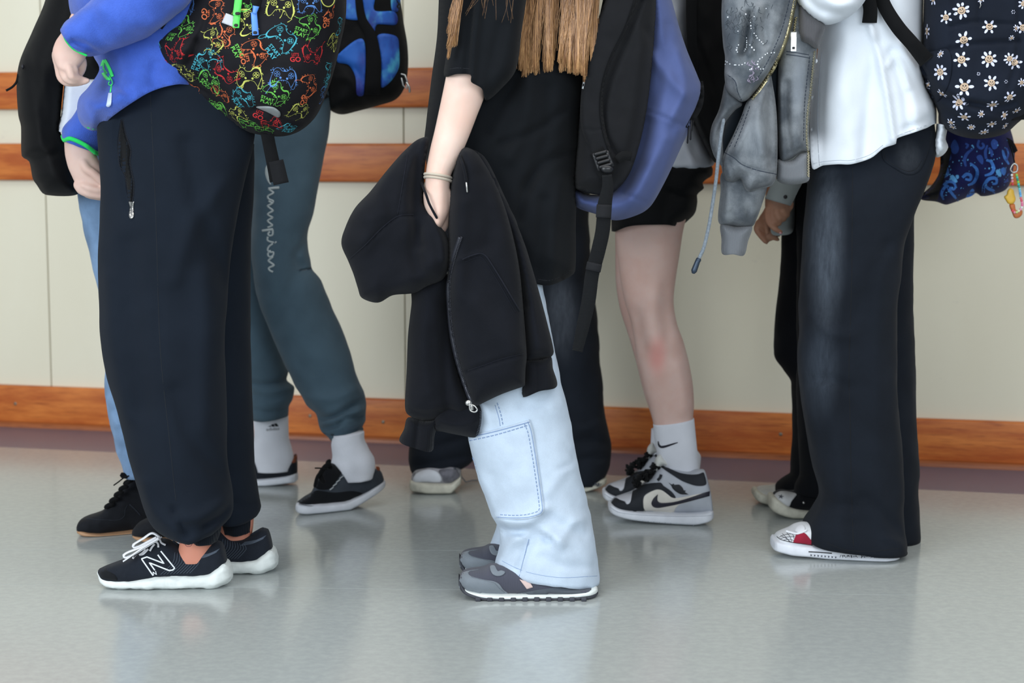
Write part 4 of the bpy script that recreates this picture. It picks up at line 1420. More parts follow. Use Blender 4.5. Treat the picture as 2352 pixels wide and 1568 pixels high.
mk('heel_tab', patch(T3, z3([(1830, 790), (1880, 800), (1880, 850), (1840, 830)]), 0.003, 3), solid('tan_leather', (150, 80, 50), 0.6), shoe3)
mk('collar', stroke(T3, z3([(1380, 830), (1500, 880), (1620, 905), (1740, 880), (1830, 830)]), 7, 0.002, 4), fabric('collar_grey', (78, 84, 92), 0.1), shoe3)
w3b = [(470, 1098, 1120, w3(.5)), (490, 1085, 1122, w3(.9)), (520, 1060, 1118, w3(.9)), (550, 1040, 1114, w3(.85)), (575, 1036, 1112, w3(.8)), (600, 1049, 1110, w3(.8)), (630, 1060, 1106, w3(.8)), (655, 1060, 1103, w3(.8)), (670, 1050, 1100, w3(.72)), (679, 1042, 1096, w3(.5)), (682, 1056, 1090, w3(.25))]
so3b = [(466, 1112, 1126, w3(.6)), (500, 1110, 1128, w3(1.05)), (560, 1104, 1122, w3(1.0)), (620, 1098, 1117, w3(.95)), (660, 1092, 1112, w3(.85)), (677, 1088, 1109, w3(.6)), (682, 1088, 1104, w3(.3))]
shoe3b = mk('low_shoe', loft(w3b, 4.72, vert=True, e=2.5, step=4), M_CANVK, p3)
mk('sole', loft(so3b, 4.72, vert=True, near=True, e=4, step=5, floor=True), M_RUBBER, shoe3b)
T3b = Target(shoe3b)
mk('heel_tab', patch(T3b, z3([(660, 680), (700, 640), (735, 625), (735, 720), (680, 740), (640, 720)]), 0.0015, 3), solid('tan_leather_tab', (128, 68, 44), 0.6), shoe3b)
sockA = mk('sock', loft([(766, 1000, 836, 990), (761, 1022, 837, 1006), (763, 1045, 848, 1030), (761, 1062, 860, 1055), (772, 1085, 862, 1075), (790, 1105, 856, 1098)], 4.40, rd=0.038, step=4, wr=(0.0012, 40)), fabric('white_sock', (226, 229, 238), 0.04, bump=0.2), p3)
sockB = mk('sock', loft([(580, 950, 662, 950), (584, 1000, 663, 1000), (581, 1030, 671, 1032), (582, 1055, 674, 1050), (588, 1082, 668, 1080)], 4.70, rd=0.036, step=4), M_SOCK, p3)
TSo = Target(sockB)
mk('sock_logo', [patch(TSo, z3(l), 0.0008, 2) for l in ([(330, 240), (330, 240), (372, 222), (372, 222), (380, 240), (380, 240)], [(375, 212), (375, 212), (412, 198), (412, 198), (432, 238), (432, 238), (390, 240), (390, 240)], [(418, 196), (418, 196), (455, 192), (455, 192), (485, 234), (485, 234), (440, 238), (440, 238)])] +
   [q for q in [print_on(TSo, 560 + 402 / 6.03, 940 + 272 / 6.03, [place2d(text2d('adidas'), 0.32, 0.26, 0, 0, 0.06)], 0.046, 0, 0.0008)] if q], solid('sock_ink', (28, 30, 38), 0.8), p3)
mk('hooded_top', inflate([(580, -330), (560, 100), (566, 215, 1), (660, 225, 1), (762, 215, 1), (760, 60), (740, -330)], 4.5, 0.12, 60, 12), M_BLACK, p3)

M_GAL = None
def galaxy():
    m, nt, b = base_mat('galaxy_print')
    v = coords(nt, (1, 1, 0.7), (0.3, 0.2, 0.4))
    n1 = noise(nt, v, 9.0, 5); n2 = noise(nt, v, 16.0, 4)
    col = mixc(nt, ramp(nt, n1, 0.35, 0.62), lin((26, 40, 130)), lin((28, 96, 190)))
    col = mixc(nt, ramp(nt, n2, 0.52, 0.7), col, lin((74, 170, 205)))
    col = mixc(nt, ramp(nt, n1, 0.42, 0.30), col, lin((58, 30, 110)))
    nt.links.new(col, b.inputs['Base Color'])
    b.inputs['Roughness'].default_value = 0.6
    return m


bag3 = thing('backpack', 'black and galaxy-blue backpack hanging in front of the upper wall rail', 'backpack', base_at(850, 4.5), 'backpacks worn in the queue')
b3 = mk('bag_body', inflate([(700, -330), (720, 60), (742, 180), (750, 236), (760, 254), (785, 263), (822, 255), (870, 242), (908, 229), (928, 204), (937, 160), (936, 105), (927, 50), (918, -20), (900, -330)], 4.5, 0.12, 60, 7, creases=[([(775, 140), (820, 170), (830, 240)], 9, -0.006), ([(750, 180), (800, 180), (830, 215)], 12, 0.006)], wr=(0.005, 13)), M_BLACKBAG, bag3)
TG = Target(b3)
M_GAL = galaxy()
z2 = lambda L: [(750 + x / 2.94, y / 2.94) for x, y in L]
for l in ([(60, -20), (210, -20), (225, 60), (235, 130), (130, 125), (110, 60)], [(75, 370), (250, 270), (250, 640), (205, 640), (195, 520), (150, 440), (75, 420)], [(240, -30), (325, -30), (325, 70), (460, 80), (470, 165), (340, 165), (320, 220), (260, 150)], [(440, -30), (500, -30), (480, 80), (440, 70)], [(345, 240), (470, 245), (490, 330), (490, 450), (450, 530), (400, 580), (370, 590), (365, 400)]):
    mk('print_panel', patch(TG, z2(l), 0.002, 6), M_GAL, bag3)
mk('side_strap', [stroke(TG, z2([(215, -30), (240, 130), (300, 240), (320, 420), (310, 640)]), [16, 22, 34, 34], 0.005, 8, 3)], M_BLACK, bag3)
mk('carabiner', [rope(P(*np.array([(922, 170), (930, 172), (936, 188), (934, 204), (926, 196), (922, 180)]).T, 4.40), 0.0022, 6), rope(P(*np.array([(934, 190), (940, 200), (941, 210)]).T, 4.40), 0.003, 6)], M_STEEL, bag3)

# ================================================================== PERSON 4: long hair, black tee, pale cargo jeans
M_TEE = fabric('black_jersey', (17, 20, 24), 0.12, vs=8, rough=0.95, weave=1600, bump=0.12, sheen=0.12)
M_PALE = fabric('bleached_denim', (196, 211, 228), 0.07, vs=16, rough=0.9, weave=800, bump=0.35, sheen=0.08, fades=())
M_STITCH = solid('blue_stitching', (134, 156, 192), 0.9)
M_HOOD = fabric('black_sweatshirt', (19, 21, 27), 0.14, vs=10, rough=0.97, weave=1100, bump=0.25, sheen=0.15)
M_HOODRIB = ribbed('black_sweatshirt_rib', (18, 20, 26), 330, 'X', 0.6)
M_SKIN4 = skin('skin_pale', (226, 198, 184))

p4 = thing('person', 'long-haired person in black tee and pale wide cargo jeans holding a black hoodie', 'person', base_at(1220, 3.6), 'people queuing along the wall')
n4 = [(1075, 560, 1235, 560), (1070, 640, 1244, 640), (1070, 750, 1262, 740), (1072, 850, 1281, 840), (1073, 930, 1300, 925), (1075, 1000, 1316, 1005), (1092, 1070, 1331, 1070), (1112, 1130, 1345, 1125), (1130, 1180, 1357, 1185), (1147, 1212, 1364, 1225), (1151, 1240, 1369, 1260), (1145, 1270, 1374, 1300), (1138, 1292, 1378, 1330), (1142, 1303, 1377, 1338)]
f4 = [(1090, 560, 1235, 560), (1090, 700, 1240, 700), (1085, 900, 1280, 900), (1095, 1050, 1300, 1050), (1120, 1140, 1320, 1150), (1143, 1200, 1330, 1200), (1132, 1235, 1340, 1250), (1122, 1262, 1345, 1290), (1124, 1270, 1345, 1296)]
cr4 = [([(1140, 1192), (1180, 1200), (1215, 1195), (1250, 1170)], 12, 0.010), ([(1150, 1212), (1190, 1222), (1225, 1216), (1262, 1240)], 9, -0.013), ([(1190, 1235), (1160, 1262), (1145, 1290)], 12, 0.008), ([(1215, 1216), (1255, 1225), (1290, 1250)], 10, 0.009), ([(1225, 1228), (1210, 1262), (1190, 1305)], 9, -0.008),
       ([(1320, 1040), (1318, 1060), (1290, 1075)], 8, -0.005), ([(1285, 895), (1250, 920), (1200, 930)], 12, -0.005), ([(1325, 1055), (1290, 1090), (1260, 1130)], 14, 0.004), ([(1250, 1180), (1300, 1210), (1340, 1230)], 12, -0.005), ([(1355, 1185), (1320, 1200), (1290, 1235)], 12, 0.005),
       ([(1150, 1212), (1146, 1218), (1160, 1226)], 8, -0.006), ([(1250, 1280), (1300, 1300), (1375, 1300)], 12, -0.004), ([(1095, 1080), (1112, 1120), (1128, 1160)], 12, 0.004)]
jeans4 = mk('cargo_jeans', [loft(n4, 3.57, rd=0.088, seg=80, step=6, creases=cr4, wr=(0.0035, 13)), loft(f4, 3.75, rd=0.08, step=8, wr=(0.003, 13), creases=[([(1150, 1200), (1180, 1225), (1160, 1260)], 10, -0.008)])], M_PALE, p4)
TJ4 = Target(jeans4)
pk = [(1075, 1000), (1075, 1000), (1140, 985), (1216, 963), (1216, 963), (1224, 985), (1237, 1070), (1250, 1168), (1246, 1181), (1215, 1191), (1180, 1193), (1138, 1190), (1138, 1190), (1112, 1130), (1090, 1060)]
pocket = mk('thigh_pocket', patch(TJ4, pk, 0.0035, 7), M_PALE, p4)
TJ4b = Target(jeans4, pocket)
mk('pocket_stitching', [stroke(TJ4b, [(1078, 1004), (1140, 990), (1216, 969)], 2.2, 0.0007, 5), dashes(TJ4b, [(1078, 1012), (1140, 998), (1214, 976)], 2.2, 7, 3), stroke(TJ4b, [(1212, 968), (1220, 990), (1234, 1075), (1246, 1168), (1242, 1178), (1215, 1187), (1180, 1189), (1140, 1187)], 1.6, 0.0007, 5),
                         dashes(TJ4b, [(1204, 972), (1213, 995), (1227, 1075), (1239, 1166), (1234, 1174), (1210, 1181), (1180, 1183), (1142, 1181)], 1.8, 6, 3)], M_STITCH, pocket)
mk('hem_stitching', stroke(TJ4, [(1150, 1286), (1190, 1306), (1230, 1318), (1290, 1326), (1372, 1322)], 1.0, 0.0004), M_STITCH, p4)
mk('seam_stitching', [dashes(TJ4, [(1142, 925), (1150, 950), (1155, 975)], 2, 6, 3), stroke(TJ4, [(1137, 930), (1146, 960), (1149, 978)], 1.4, 0.0005), stroke(TJ4, [(1215, 1238), (1205, 1275), (1192, 1325)], 1.3, 0.0005), dashes(TJ4, [(1085, 1050), (1100, 1090), (1114, 1130)], 2, 7, 4)], M_STITCH, p4, kind='stuff')
# tee
tee = mk('tee', [inflate([(1040, -330), (1012, -80), (1004, 80), (991, 180), (979, 280), (975, 340), (1000, 450), (1080, 560), (1160, 620, 1), (1200, 641, 1), (1232, 652, 1), (1262, 655, 1), (1298, 641, 1), (1321, 622), (1323, 500), (1331, 330), (1346, 180), (1380, -80), (1380, -330)], 3.64, 0.14, 100, 8,
                         creases=[([(1180, 190), (1150, 240), (1120, 300)], 14, -0.010), ([(1260, 200), (1250, 330), (1210, 430)], 16, -0.007), ([(1300, 250), (1230, 300), (1150, 330)], 10, -0.007), ([(1320, 345), (1260, 370), (1210, 430), (1190, 500)], 12, -0.009), ([(1215, 180), (1205, 280), (1170, 360)], 18, 0.009), ([(1290, 420), (1275, 520), (1270, 640)], 16, 0.008), ([(1250, 460), (1238, 560), (1232, 640)], 14, -0.007)], wr=(0.006, 8)),
                 inflate([(1048, -330), (1045, -60), (1036, 60), (1023, 140), (1021, 175, 1), (1050, 170, 1), (1081, 172, 1), (1082, 188, 1), (1107, 204, 1), (1117, 231, 1), (1150, 205), (1185, 160), (1200, 60), (1215, -60), (1215, -330)], 3.47, 0.065, 40, 6,
                         creases=[([(1082, 180), (1088, 100), (1100, 0)], 9, 0.010), ([(1074, 170), (1078, 90), (1085, 0)], 8, -0.006), ([(1117, 226), (1130, 150), (1150, 60)], 14, -0.005)], wr=(0.003, 12))], M_TEE, p4)
TT = Target(tee)
mk('hem_seam', [stroke(TT, [(1024, 160), (1050, 156), (1078, 158)], 1.2, 0.0004), stroke(TT, [(1236, 641), (1262, 644), (1296, 631), (1318, 614)], 1.2, 0.0004)], solid('seam_black', (34, 37, 42), 0.9), p4)
arm4 = [loft([(1060, -80, 1150, -60), (1040, 90, 1128, 130), (1025, 172, 1114, 216), (1011, 240, 1095, 268), (998, 300, 1074, 322), (986, 350, 1054, 368), (978, 398, 1035, 408), (976, 424, 1033, 432), (972, 448, 1034, 455), (974, 470, 1034, 478), (984, 494, 1026, 500), (992, 512, 1018, 514)], 3.455, rd=0.030, step=5, cap=0.01,
             creases=[([(1012, 420), (1014, 450), (1010, 490)], 12, 0.002)]),
        ropepx([(984, 450, .01), (980, 480, .012), (990, 510, .01), (1005, 524, .0)], 3.46, [10, 10, 9, 7.5], 12, 4), ropepx([(994, 480, .004), (1000, 508, .004), (1012, 524, .0)], 3.46, [10, 9.5, 8], 12, 4), ropepx([(1008, 484, .0), (1012, 512, .002), (1020, 526, .01)], 3.46, [10, 9.5, 8], 12, 4),
        ropepx([(1020, 470, .002), (1024, 500, .004), (1024, 520, .014)], 3.46, [9, 8.5, 7], 12, 4), ropepx([(1026, 440, -.01), (1034, 468, -.006), (1030, 496, .004)], 3.46, [10, 9, 7.5], 12, 4)]
core4 = [loft([(1130, -320, 1290, -320), (1120, 0, 1290, 0), (1120, 300, 1270, 300), (1100, 560, 1230, 560)], 3.65, rd=0.06, step=14, seg=24), ropepx([(1200, -260, 0), (1150, -200, -.12), (1105, -60, -.19)], 3.65, [40, 36, 30], 14, 14),
         ropepx([(1150, 520), (1180, 800), (1250, 1180), (1270, 1300), (1230, 1340)], 3.57, [50, 50, 40, 34, 30], 14, 14), ropepx([(1160, 520), (1190, 800), (1240, 1150), (1270, 1270), (1230, 1300)], 3.75, [50, 50, 40, 34, 30], 14, 14)]
body4 = remesh_body('body', arm4 + core4, M_SKIN4, p4, 0.003, 4)
# two hair ties on the wrist
for y, r in ((403, 3.0), (410, 3.0)):
    a = np.linspace(0, 2 * math.pi, 40)
    c0, c1 = P(976, y - 3, 3.455), P(1036, y + 6, 3.455)
    W = (c0 + c1) / 2 + np.cos(a)[:, None] * (c1 - c0) / 2 * 1.02 + np.sin(a)[:, None] * np.array([0, 0.034, -0.004])
    mk('hair_tie', rope(W, 0.0027, 8), fabric('beige_elastic', (196, 184, 168), 0.08, bump=0.2), p4)
# shoes
M_SUEDE = fabric('grey_suede', (122, 130, 138), 0.06, vs=20, rough=0.9, weave=900, bump=0.25, sheen=0.2)
M_MESH = ribbed('grey_mesh', (88, 90, 104), 900, 'X', 0.7)
w4 = lambda k: 0.045 * k
z7 = lambda L: [(1030 + x / 6.357, 1240 + y / 6.357) for x, y in L]
u4 = [(1056, 1322, 1346, w4(.35)), (1061, 1314, 1354, w4(.62)), (1072, 1309, 1360, w4(.85)), (1090, 1306, 1366, w4(.98)), (1110, 1303, 1370, w4(1.0)), (1128, 1296, 1371, w4(.98)), (1145, 1296, 1371, w4(.94)), (1170, 1300, 1371, w4(.9)), (1205, 1312, 1370, w4(.9)), (1250, 1328, 1369, w4(.9)), (1300, 1340, 1368, w4(.92)), (1345, 1346, 1364, w4(.8)), (1364, 1348, 1360, w4(.5)), (1370, 1350, 1357, w4(.25))]
m4 = [(1056, 1343, 1352, w4(.5)), (1063, 1350, 1359, w4(.8)), (1082, 1358, 1368, w4(1.0)), (1120, 1364, 1375, w4(1.1)), (1165, 1366, 1377, w4(1.1)), (1240, 1364, 1376, w4(1.0)), (1310, 1363, 1374, w4(1.0)), (1352, 1358, 1370, w4(.85)), (1369, 1352, 1364, w4(.5)), (1373, 1353, 1359, w4(.25))]
o4 = [(1053, 1322, 1346, w4(.35)), (1057, 1336, 1356, w4(.7)), (1068, 1354, 1366, w4(.95)), (1090, 1364, 1375, w4(1.08)), (1130, 1372, 1381, w4(1.12)), (1180, 1374, 1383, w4(1.08)), (1250, 1373, 1382, w4(1.02)), (1310, 1371, 1380, w4(1.02)), (1352, 1367, 1377, w4(.85)), (1369, 1361, 1370, w4(.5)), (1374, 1357, 1364, w4(.25))]
shoe4 = mk('running_shoe', loft(u4, 3.53, vert=True, e=2.5, seg=64, step=4), M_MESH, p4, label='grey mesh running shoe with suede toe and white midsole')
mk('midsole', loft(m4, 3.53, vert=True, near=True, e=4, step=5), M_MIDSOLE, shoe4)
M_OUT = solid('dark_grey_rubber', (60, 62, 70), 0.6)
mk('outsole', loft(o4, 3.53, vert=True, near=True, e=4, step=5, floor=True), M_OUT, shoe4)
for k in range(10):
    u = 1098 + k * 27
    c = P(u, 1383, 3.53 - 0.046); c[2] = 0.004
    mk('lug', boxm(c, 0.011, 0.012, 0.008, 0.002), M_OUT, shoe4)
T4 = Target(shoe4)
mk('toe_cap', patch(T4, z7([(160, 700), (165, 560), (200, 480), (300, 445), (460, 425), (380, 440), (310, 455), (290, 490), (330, 525), (450, 560), (560, 585), (660, 600), (740, 640), (800, 720), (890, 800), (700, 800), (450, 780), (250, 730)]), 0.0014, 4), M_SUEDE, shoe4)
mk('heel_panel', patch(T4, z7([(890, 802), (1250, 735), (1580, 690), (2160, 690), (2165, 740), (2000, 770), (1500, 785)]), 0.0012, 5), fabric('dark_grey_suede', (84, 90, 98), 0.06, sheen=0.1), shoe4)
mk('toe_stitch', dashes(T4, z7([(330, 535), (560, 595), (670, 625), (740, 700), (850, 795)]), 0.9, 1.6, 1.6, 0.0022), solid('suede_stitch', (96, 104, 112), 0.9), shoe4)
mk('lace_loop', patch(T4, z7([(610, 375), (660, 365), (680, 375), (720, 450), (770, 440), (830, 465), (790, 510), (720, 525), (650, 500), (615, 440)]), 0.0025, 3), M_SUEDE, shoe4)
mk('pink_tab', patch(T4, z7([(1035, 570), (1035, 570), (1195, 620), (1195, 620), (1235, 688), (1235, 688), (1145, 716), (1145, 716)]), 0.0022, 3), fabric('pale_pink_suede', (214, 190, 184), 0.04), shoe4)
copy_part(shoe4, p4, (-0.004, 0.178, 0.0))

# hair
rng = random.Random(5)
M_HAIR, nt, hb = base_mat('blond_brown_hair')
hv = coords(nt, (130, 130, 1.2))
hn = noise(nt, hv, 5.0, 3)
hc = mixc(nt, ramp(nt, hn, 0.3, 0.7), lin((82, 52, 32)), lin((190, 140, 90)))
htc = nt.nodes.new('ShaderNodeTexCoord'); hs = nt.nodes.new('ShaderNodeSeparateXYZ'); nt.links.new(htc.outputs['Object'], hs.inputs[0])
nt.links.new(mixc(nt, ramp(nt, hs.outputs['Z'], 1.28, 1.02), hc, mixc(nt, ramp(nt, hn, 0.3, 0.7), lin((120, 76, 42)), lin((218, 172, 120)))), hb.inputs['Base Color'])
hb.inputs['Roughness'].default_value = 0.35
hb.inputs['Specular IOR Level'].default_value = 0.5


def lock(n, top, bot, y_end, spread, tufts, wob=4.0, thin=1.0):
    """one lock of hair: strands gathered into tufts that narrow to points at different heights"""
    T_ = [((k + 0.5) / tufts + rng.gauss(0, 0.25 / tufts), rng.gauss(0, 9), rng.random() * 6, rng.uniform(0, spread)) for k in range(tufts)]
    out = []
    for k in range(n):
        c, dy, ph, dz = rng.choice(T_)
        s_ = c + rng.gauss(0, 0.6 / tufts)
        x0 = top[0] + (top[1] - top[0]) * (s_ * 0.6 + rng.random() * 0.4)
        x1 = bot[0] + (bot[1] - bot[0]) * (c + (s_ - c) * 0.7)
        ye = y_end(min(max(c, 0), 1)) + dy - abs(rng.gauss(0, 11)) - (rng.random() ** 4) * 70
        p2, a2 = rng.random() * 6, rng.uniform(0.3, 1.0) * wob
        pts = []
        for t in np.linspace(0, 1, 10):
            x = x0 + (x1 - x0) * (t ** 1.1) + wob * math.sin(ph + t * 4.2) * t + a2 * 0.5 * math.sin(p2 + t * 7) * t
            pts.append((x, top[2] + (ye - top[2]) * t, dz + 0.004 * math.sin(p2)))
        out.append((pts, thin))
    return out


locks = [(lock(260, (1064, 1082, -140), (1027, 1044), lambda s: 150 - 50 * s, .008, 4, 3), 3.385),
         (lock(1500, (1203, 1296, -200), (1194, 1268), lambda s: 150 + 22 * math.sin(s * 3.1), .026, 11, 9), 3.472),
         (lock(1500, (1284, 1396, -200), (1286, 1360), lambda s: 158 + 28 * s, .026, 11, 8), 3.472),
         (lock(16, (1100, 1200, -120), (1060, 1200), lambda s: 60, .01, 12, 10, .4), 3.385), (lock(40, (1195, 1400, -160), (1180, 1392), lambda s: 120, .03, 20, 12, .45), 3.45)]
geo = []
for L, Y in locks:
    for pts, th in L:
        q = np.array(pts)
        W = P(q[:, 0], q[:, 1], Y + q[:, 2])
        geo.append(rope(W, np.linspace(0.0008, 0.00045, len(W)) * th, 3))
for sx, ex, yb in ((1236, 1230, 100), (1332, 1322, 112)):     # the dense inside of each lock
    geo.append(inflate([(sx - 34, -330), (sx - 34, -60), (ex - 26, 30), (ex - 22, yb - 30), (ex - 4, yb), (ex + 12, yb - 2), (ex + 26, yb - 36), (sx + 40, 20), (sx + 46, -60), (sx + 46, -330)], 3.512, 0.014, 20, 6))
mk('hair', geo, M_HAIR, p4)

# ------------------------------------------------------------------ black hoodie over the arm
hd = thing('hooded_sweatshirt', 'black zip hoodie hanging over the forearm in front of pale cargo jeans', 'hoodie', base_at(1080, 3.47))
hood = mk('hood', inflate([(985, 318), (960, 320), (930, 345), (905, 372), (880, 402), (850, 440), (815, 478), (793, 522), (784, 560), (800, 600), (812, 630), (822, 662), (831, 684), (868, 695), (902, 678), (950, 673), (985, 657), (1018, 640), (1032, 605), (1035, 570), (1026, 540), (1003, 498), (988, 482), (975, 468), (974, 430), (976, 380)], 3.475, 0.068, 60, 6,
                          creases=[([(800, 598), (838, 566), (880, 524), (915, 498), (952, 494)], 3.5, -0.0035), ([(913, 494), (922, 440), (938, 350)], 3, -0.003), ([(960, 330), (955, 400), (952, 480), (965, 560)], 14, -0.014), ([(820, 480), (850, 520), (835, 560)], 20, 0.008), ([(975, 500), (950, 560), (960, 620)], 16, -0.010), ([(990, 500), (1012, 545), (1020, 600)], 9, 0.010), ([(880, 400), (870, 450), (880, 490)], 18, 0.008), ([(900, 670), (950, 640), (1000, 600)], 22, 0.008)], wr=(0.005, 12)), M_HOOD, hd)
panel = mk('front_panel', inflate([(1048, 360), (1062, 338), (1088, 345), (1108, 368), (1140, 425), (1170, 510), (1192, 610), (1203, 720), (1210, 815), (1207, 850), (1206, 886), (1206, 886), (1150, 906), (1096, 932), (1096, 932), (1085, 928), (1072, 892), (1052, 832), (1036, 762), (1029, 690), (1028, 620), (1030, 540), (1032, 450)], 3.46, 0.062, 45, 6,
                                  creases=[([(1050, 600), (1078, 588), (1106, 581), (1120, 592), (1150, 640), (1196, 716)], 3.0, 0.004), ([(1074, 852), (1110, 840), (1150, 826), (1206, 812)], 4, -0.006), ([(1060, 470), (1055, 560), (1050, 680)], 20, 0.008), ([(1110, 400), (1130, 520), (1120, 560)], 18, -0.006), ([(1090, 700), (1140, 760), (1180, 800)], 26, 0.006), ([(1200, 716), (1204, 790)], 6, -0.006)], wr=(0.004, 12)), M_HOOD, hd)
sleeve_r = mk('sleeve', inflate([(1078, 345), (1112, 358), (1150, 430), (1195, 530), (1232, 648), (1258, 745), (1272, 808), (1262, 822), (1234, 828), (1206, 828), (1200, 740), (1190, 640), (1165, 530), (1128, 432)], 3.50, 0.055, 32, 6, creases=[([(1130, 400), (1180, 540), (1215, 680), (1235, 800)], 12, 0.007), ([(1150, 440), (1190, 580), (1210, 700)], 7, -0.008), ([(1205, 815), (1235, 812), (1268, 806)], 5, -0.004)], wr=(0.003, 15)), M_HOOD, hd)
mk('cuff', inflate([(1205, 826), (1240, 824), (1265, 818), (1270, 845), (1279, 887, 1), (1240, 898, 1), (1199, 911, 1), (1200, 870)], 3.50, 0.045, 24, 5, creases=[([(1232, 830), (1236, 895)], 3, -0.002)]), M_HOODRIB, hd)
sleeve_l = mk('sleeve', inflate([(952, 640), (1028, 630), (1034, 700), (1042, 790), (1060, 870), (1088, 935), (1060, 958), (1032, 952), (1008, 964), (985, 968), (960, 964), (935, 950), (930, 930), (934, 850), (937, 770), (945, 700)], 3.53, 0.065, 40, 6,
                                creases=[([(985, 680), (975, 780), (985, 900)], 20, 0.007), ([(1020, 700), (1020, 800), (1030, 940)], 12, -0.007), ([(940, 940), (975, 950), (1010, 945)], 6, -0.004)], wr=(0.0035, 14)), M_HOOD, hd)
mk('cuff', inflate([(938, 958), (975, 966), (1008, 962), (998, 1000), (992, 1036, 1), (955, 1030, 1), (918, 1014, 1), (928, 985)], 3.53, 0.045, 20, 5, creases=[([(960, 970), (953, 1030)], 6, -0.006)]), M_HOODRIB, hd)
tail = mk('lower_panel', inflate([(1000, 950), (1030, 930), (1085, 920), (1103, 930), (1108, 948), (1104, 985), (1092, 1004), (1060, 1000), (1020, 992), (996, 985)], 3.52, 0.04, 24, 5, creases=[([(1010, 965), (1050, 975), (1095, 965)], 10, 0.006)]), M_HOOD, hd)
TH = Target(panel, hood, sleeve_l, tail, sleeve_r)
M_RIDGE = fabric('sweatshirt_seam', (28, 30, 38), 0.1, bump=0.3, sheen=0.15)
mk('pocket_edge', [stroke(TH, [(1062, 596), (1080, 588), (1104, 582), (1118, 590), (1150, 640), (1194, 714)], 3.2, 0.0018, 5), stroke(TH, [(1068, 602), (1084, 595), (1102, 590), (1112, 597), (1143, 645), (1184, 718)], 1.2, 0.001, 5)], M_RIDGE, hd)
mk('hem_seam', stroke(TH, [(1074, 851), (1110, 839), (1150, 825), (1202, 812)], 2.2, 0.0012, 5), M_RIDGE, hd)
mk('hood_seam', [stroke(TH, [(803, 594), (838, 563), (880, 521), (915, 496), (950, 493)], 2.4, 0.0014, 5), stroke(TH, [(913, 492), (922, 440), (936, 356)], 1.8, 0.0012, 5)], M_RIDGE, hd)
M_ZIPT = solid('zip_teeth_black', (58, 60, 68), 0.35, 0.4)
zl4 = [(1056, 545), (1042, 585), (1029, 640), (1029, 700), (1036, 770), (1050, 835), (1068, 892), (1082, 925)]
mk('zip', [stroke(TH, zl4, 8, 0.002, 6), teeth(TH, [(x + 4, y) for x, y in zl4], 5, 3.4, 0.004), teeth(TH, [(1104, 945), (1103, 970), (1094, 1003)], 5, 3.6, 0.004)], M_ZIPT, hd)
mk('zip_pull', [ball(P(1076, 925, 3.395), (0.007, 0.004, 0.006)), rope(P(*np.array(smooth_line([(1078, 928), (1090, 932), (1096, 941), (1090, 946), (1080, 942), (1078, 930)], 2)).T, 3.39), 0.0015, 6), boxm(P(1084, 936, 3.39), 0.006, 0.002, 0.010, 0.0008, 0.4)], M_STEEL, hd)
mk('drawstring', ropepx([(968, 420, .02), (978, 445, -.012), (986, 468, -.016), (1003, 500, -.01)], 3.43, 3.0, 8, 4), M_HOOD, hd)
d2 = mk('drawstring', ropepx([(1056, 358, .02), (1063, 378, -.002), (1068, 398, -.004), (1071, 417, -.004)], 3.395, 3.2, 8, 4), M_HOOD, hd)
mk('aglet', rope(P(np.array([1071, 1073]), np.array([417, 440]), np.array([3.391, 3.391])), 0.0019, 8), M_STEEL, d2)

# ------------------------------------------------------------------ blue and black backpack of person 4
M_BLUE = fabric('slate_blue_canvas', (78, 91, 138), 0.07, vs=10, rough=0.8, weave=1400, bump=0.15, sheen=0.1)
M_PADK = fabric('black_mesh_padding', (25, 26, 29), 0.08, vs=30, rough=0.9, weave=1600, bump=0.35, sheen=0.1)
bag4 = thing('backpack', 'slate blue backpack with black padded straps behind the black tee', 'backpack', base_at(1470, 3.66), 'backpacks worn in the queue')
cr = [([(1478, 252), (1510, 262), (1580, 292)], 4, -0.004), ([(1415, 438), (1455, 452), (1497, 470)], 4, -0.004), ([(1560, 120), (1575, 200), (1545, 270)], 14, 0.010), ([(1535, 60), (1520, 160), (1500, 240)], 16, -0.008), ([(1500, 130), (1530, 170), (1575, 220)], 14, 0.008), ([(1490, 280), (1470, 360), (1430, 440)], 14, -0.010), ([(1560, 300), (1530, 380), (1500, 460)], 10, 0.006), ([(1530, 320), (1490, 400), (1440, 480)], 18, 0.008)]
bb4 = mk('bag_body', inflate([(1470, -330), (1480, 0), (1470, 250), (1436, 390), (1402, 440), (1350, 446), (1318, 432), (1322, 473), (1370, 492), (1415, 506), (1470, 491), (1497, 470), (1530, 412), (1566, 335), (1597, 268), (1614, 212), (1603, 176), (1576, 110), (1551, 30), (1525, -80), (1500, -330)], 3.66, 0.115, 60, 6, creases=cr, wr=(0.003, 14)), M_BLUE, bag4)
pad = mk('back_panel', inflate([(1420, -330), (1395, -60), (1372, 60), (1348, 170), (1332, 240), (1326, 330), (1320, 428), (1345, 442), (1380, 447), (1412, 438), (1445, 400), (1470, 330), (1490, 230), (1504, 110), (1514, -60), (1520, -330)], 3.60, 0.105, 40, 6, creases=[([(1475, 0), (1440, 90), (1400, 190), (1387, 260), (1394, 310), (1414, 350)], 6, -0.010), ([(1512, 100), (1480, 60), (1490, 0)], 12, -0.006), ([(1420, 355), (1440, 362), (1448, 370)], 5, -0.006)], wr=(0.002, 14)), M_PADK, bag4)
TP = Target(pad, bb4)
strap = mk('shoulder_strap', inflate([(1432, -330), (1410, -60), (1368, 60), (1341, 170), (1333, 240), (1335, 290), (1349, 335), (1362, 374), (1384, 384), (1403, 376), (1406, 345), (1394, 305), (1386, 250), (1392, 190), (1412, 130), (1446, 60), (1484, -60), (1500, -330)], 3.515, 0.028, 12, 5, creases=[([(1340, 296), (1366, 299), (1390, 294)], 2.5, -0.002)], wr=(0.0015, 20)), M_PADK, bag4)
TSt = Target(strap)
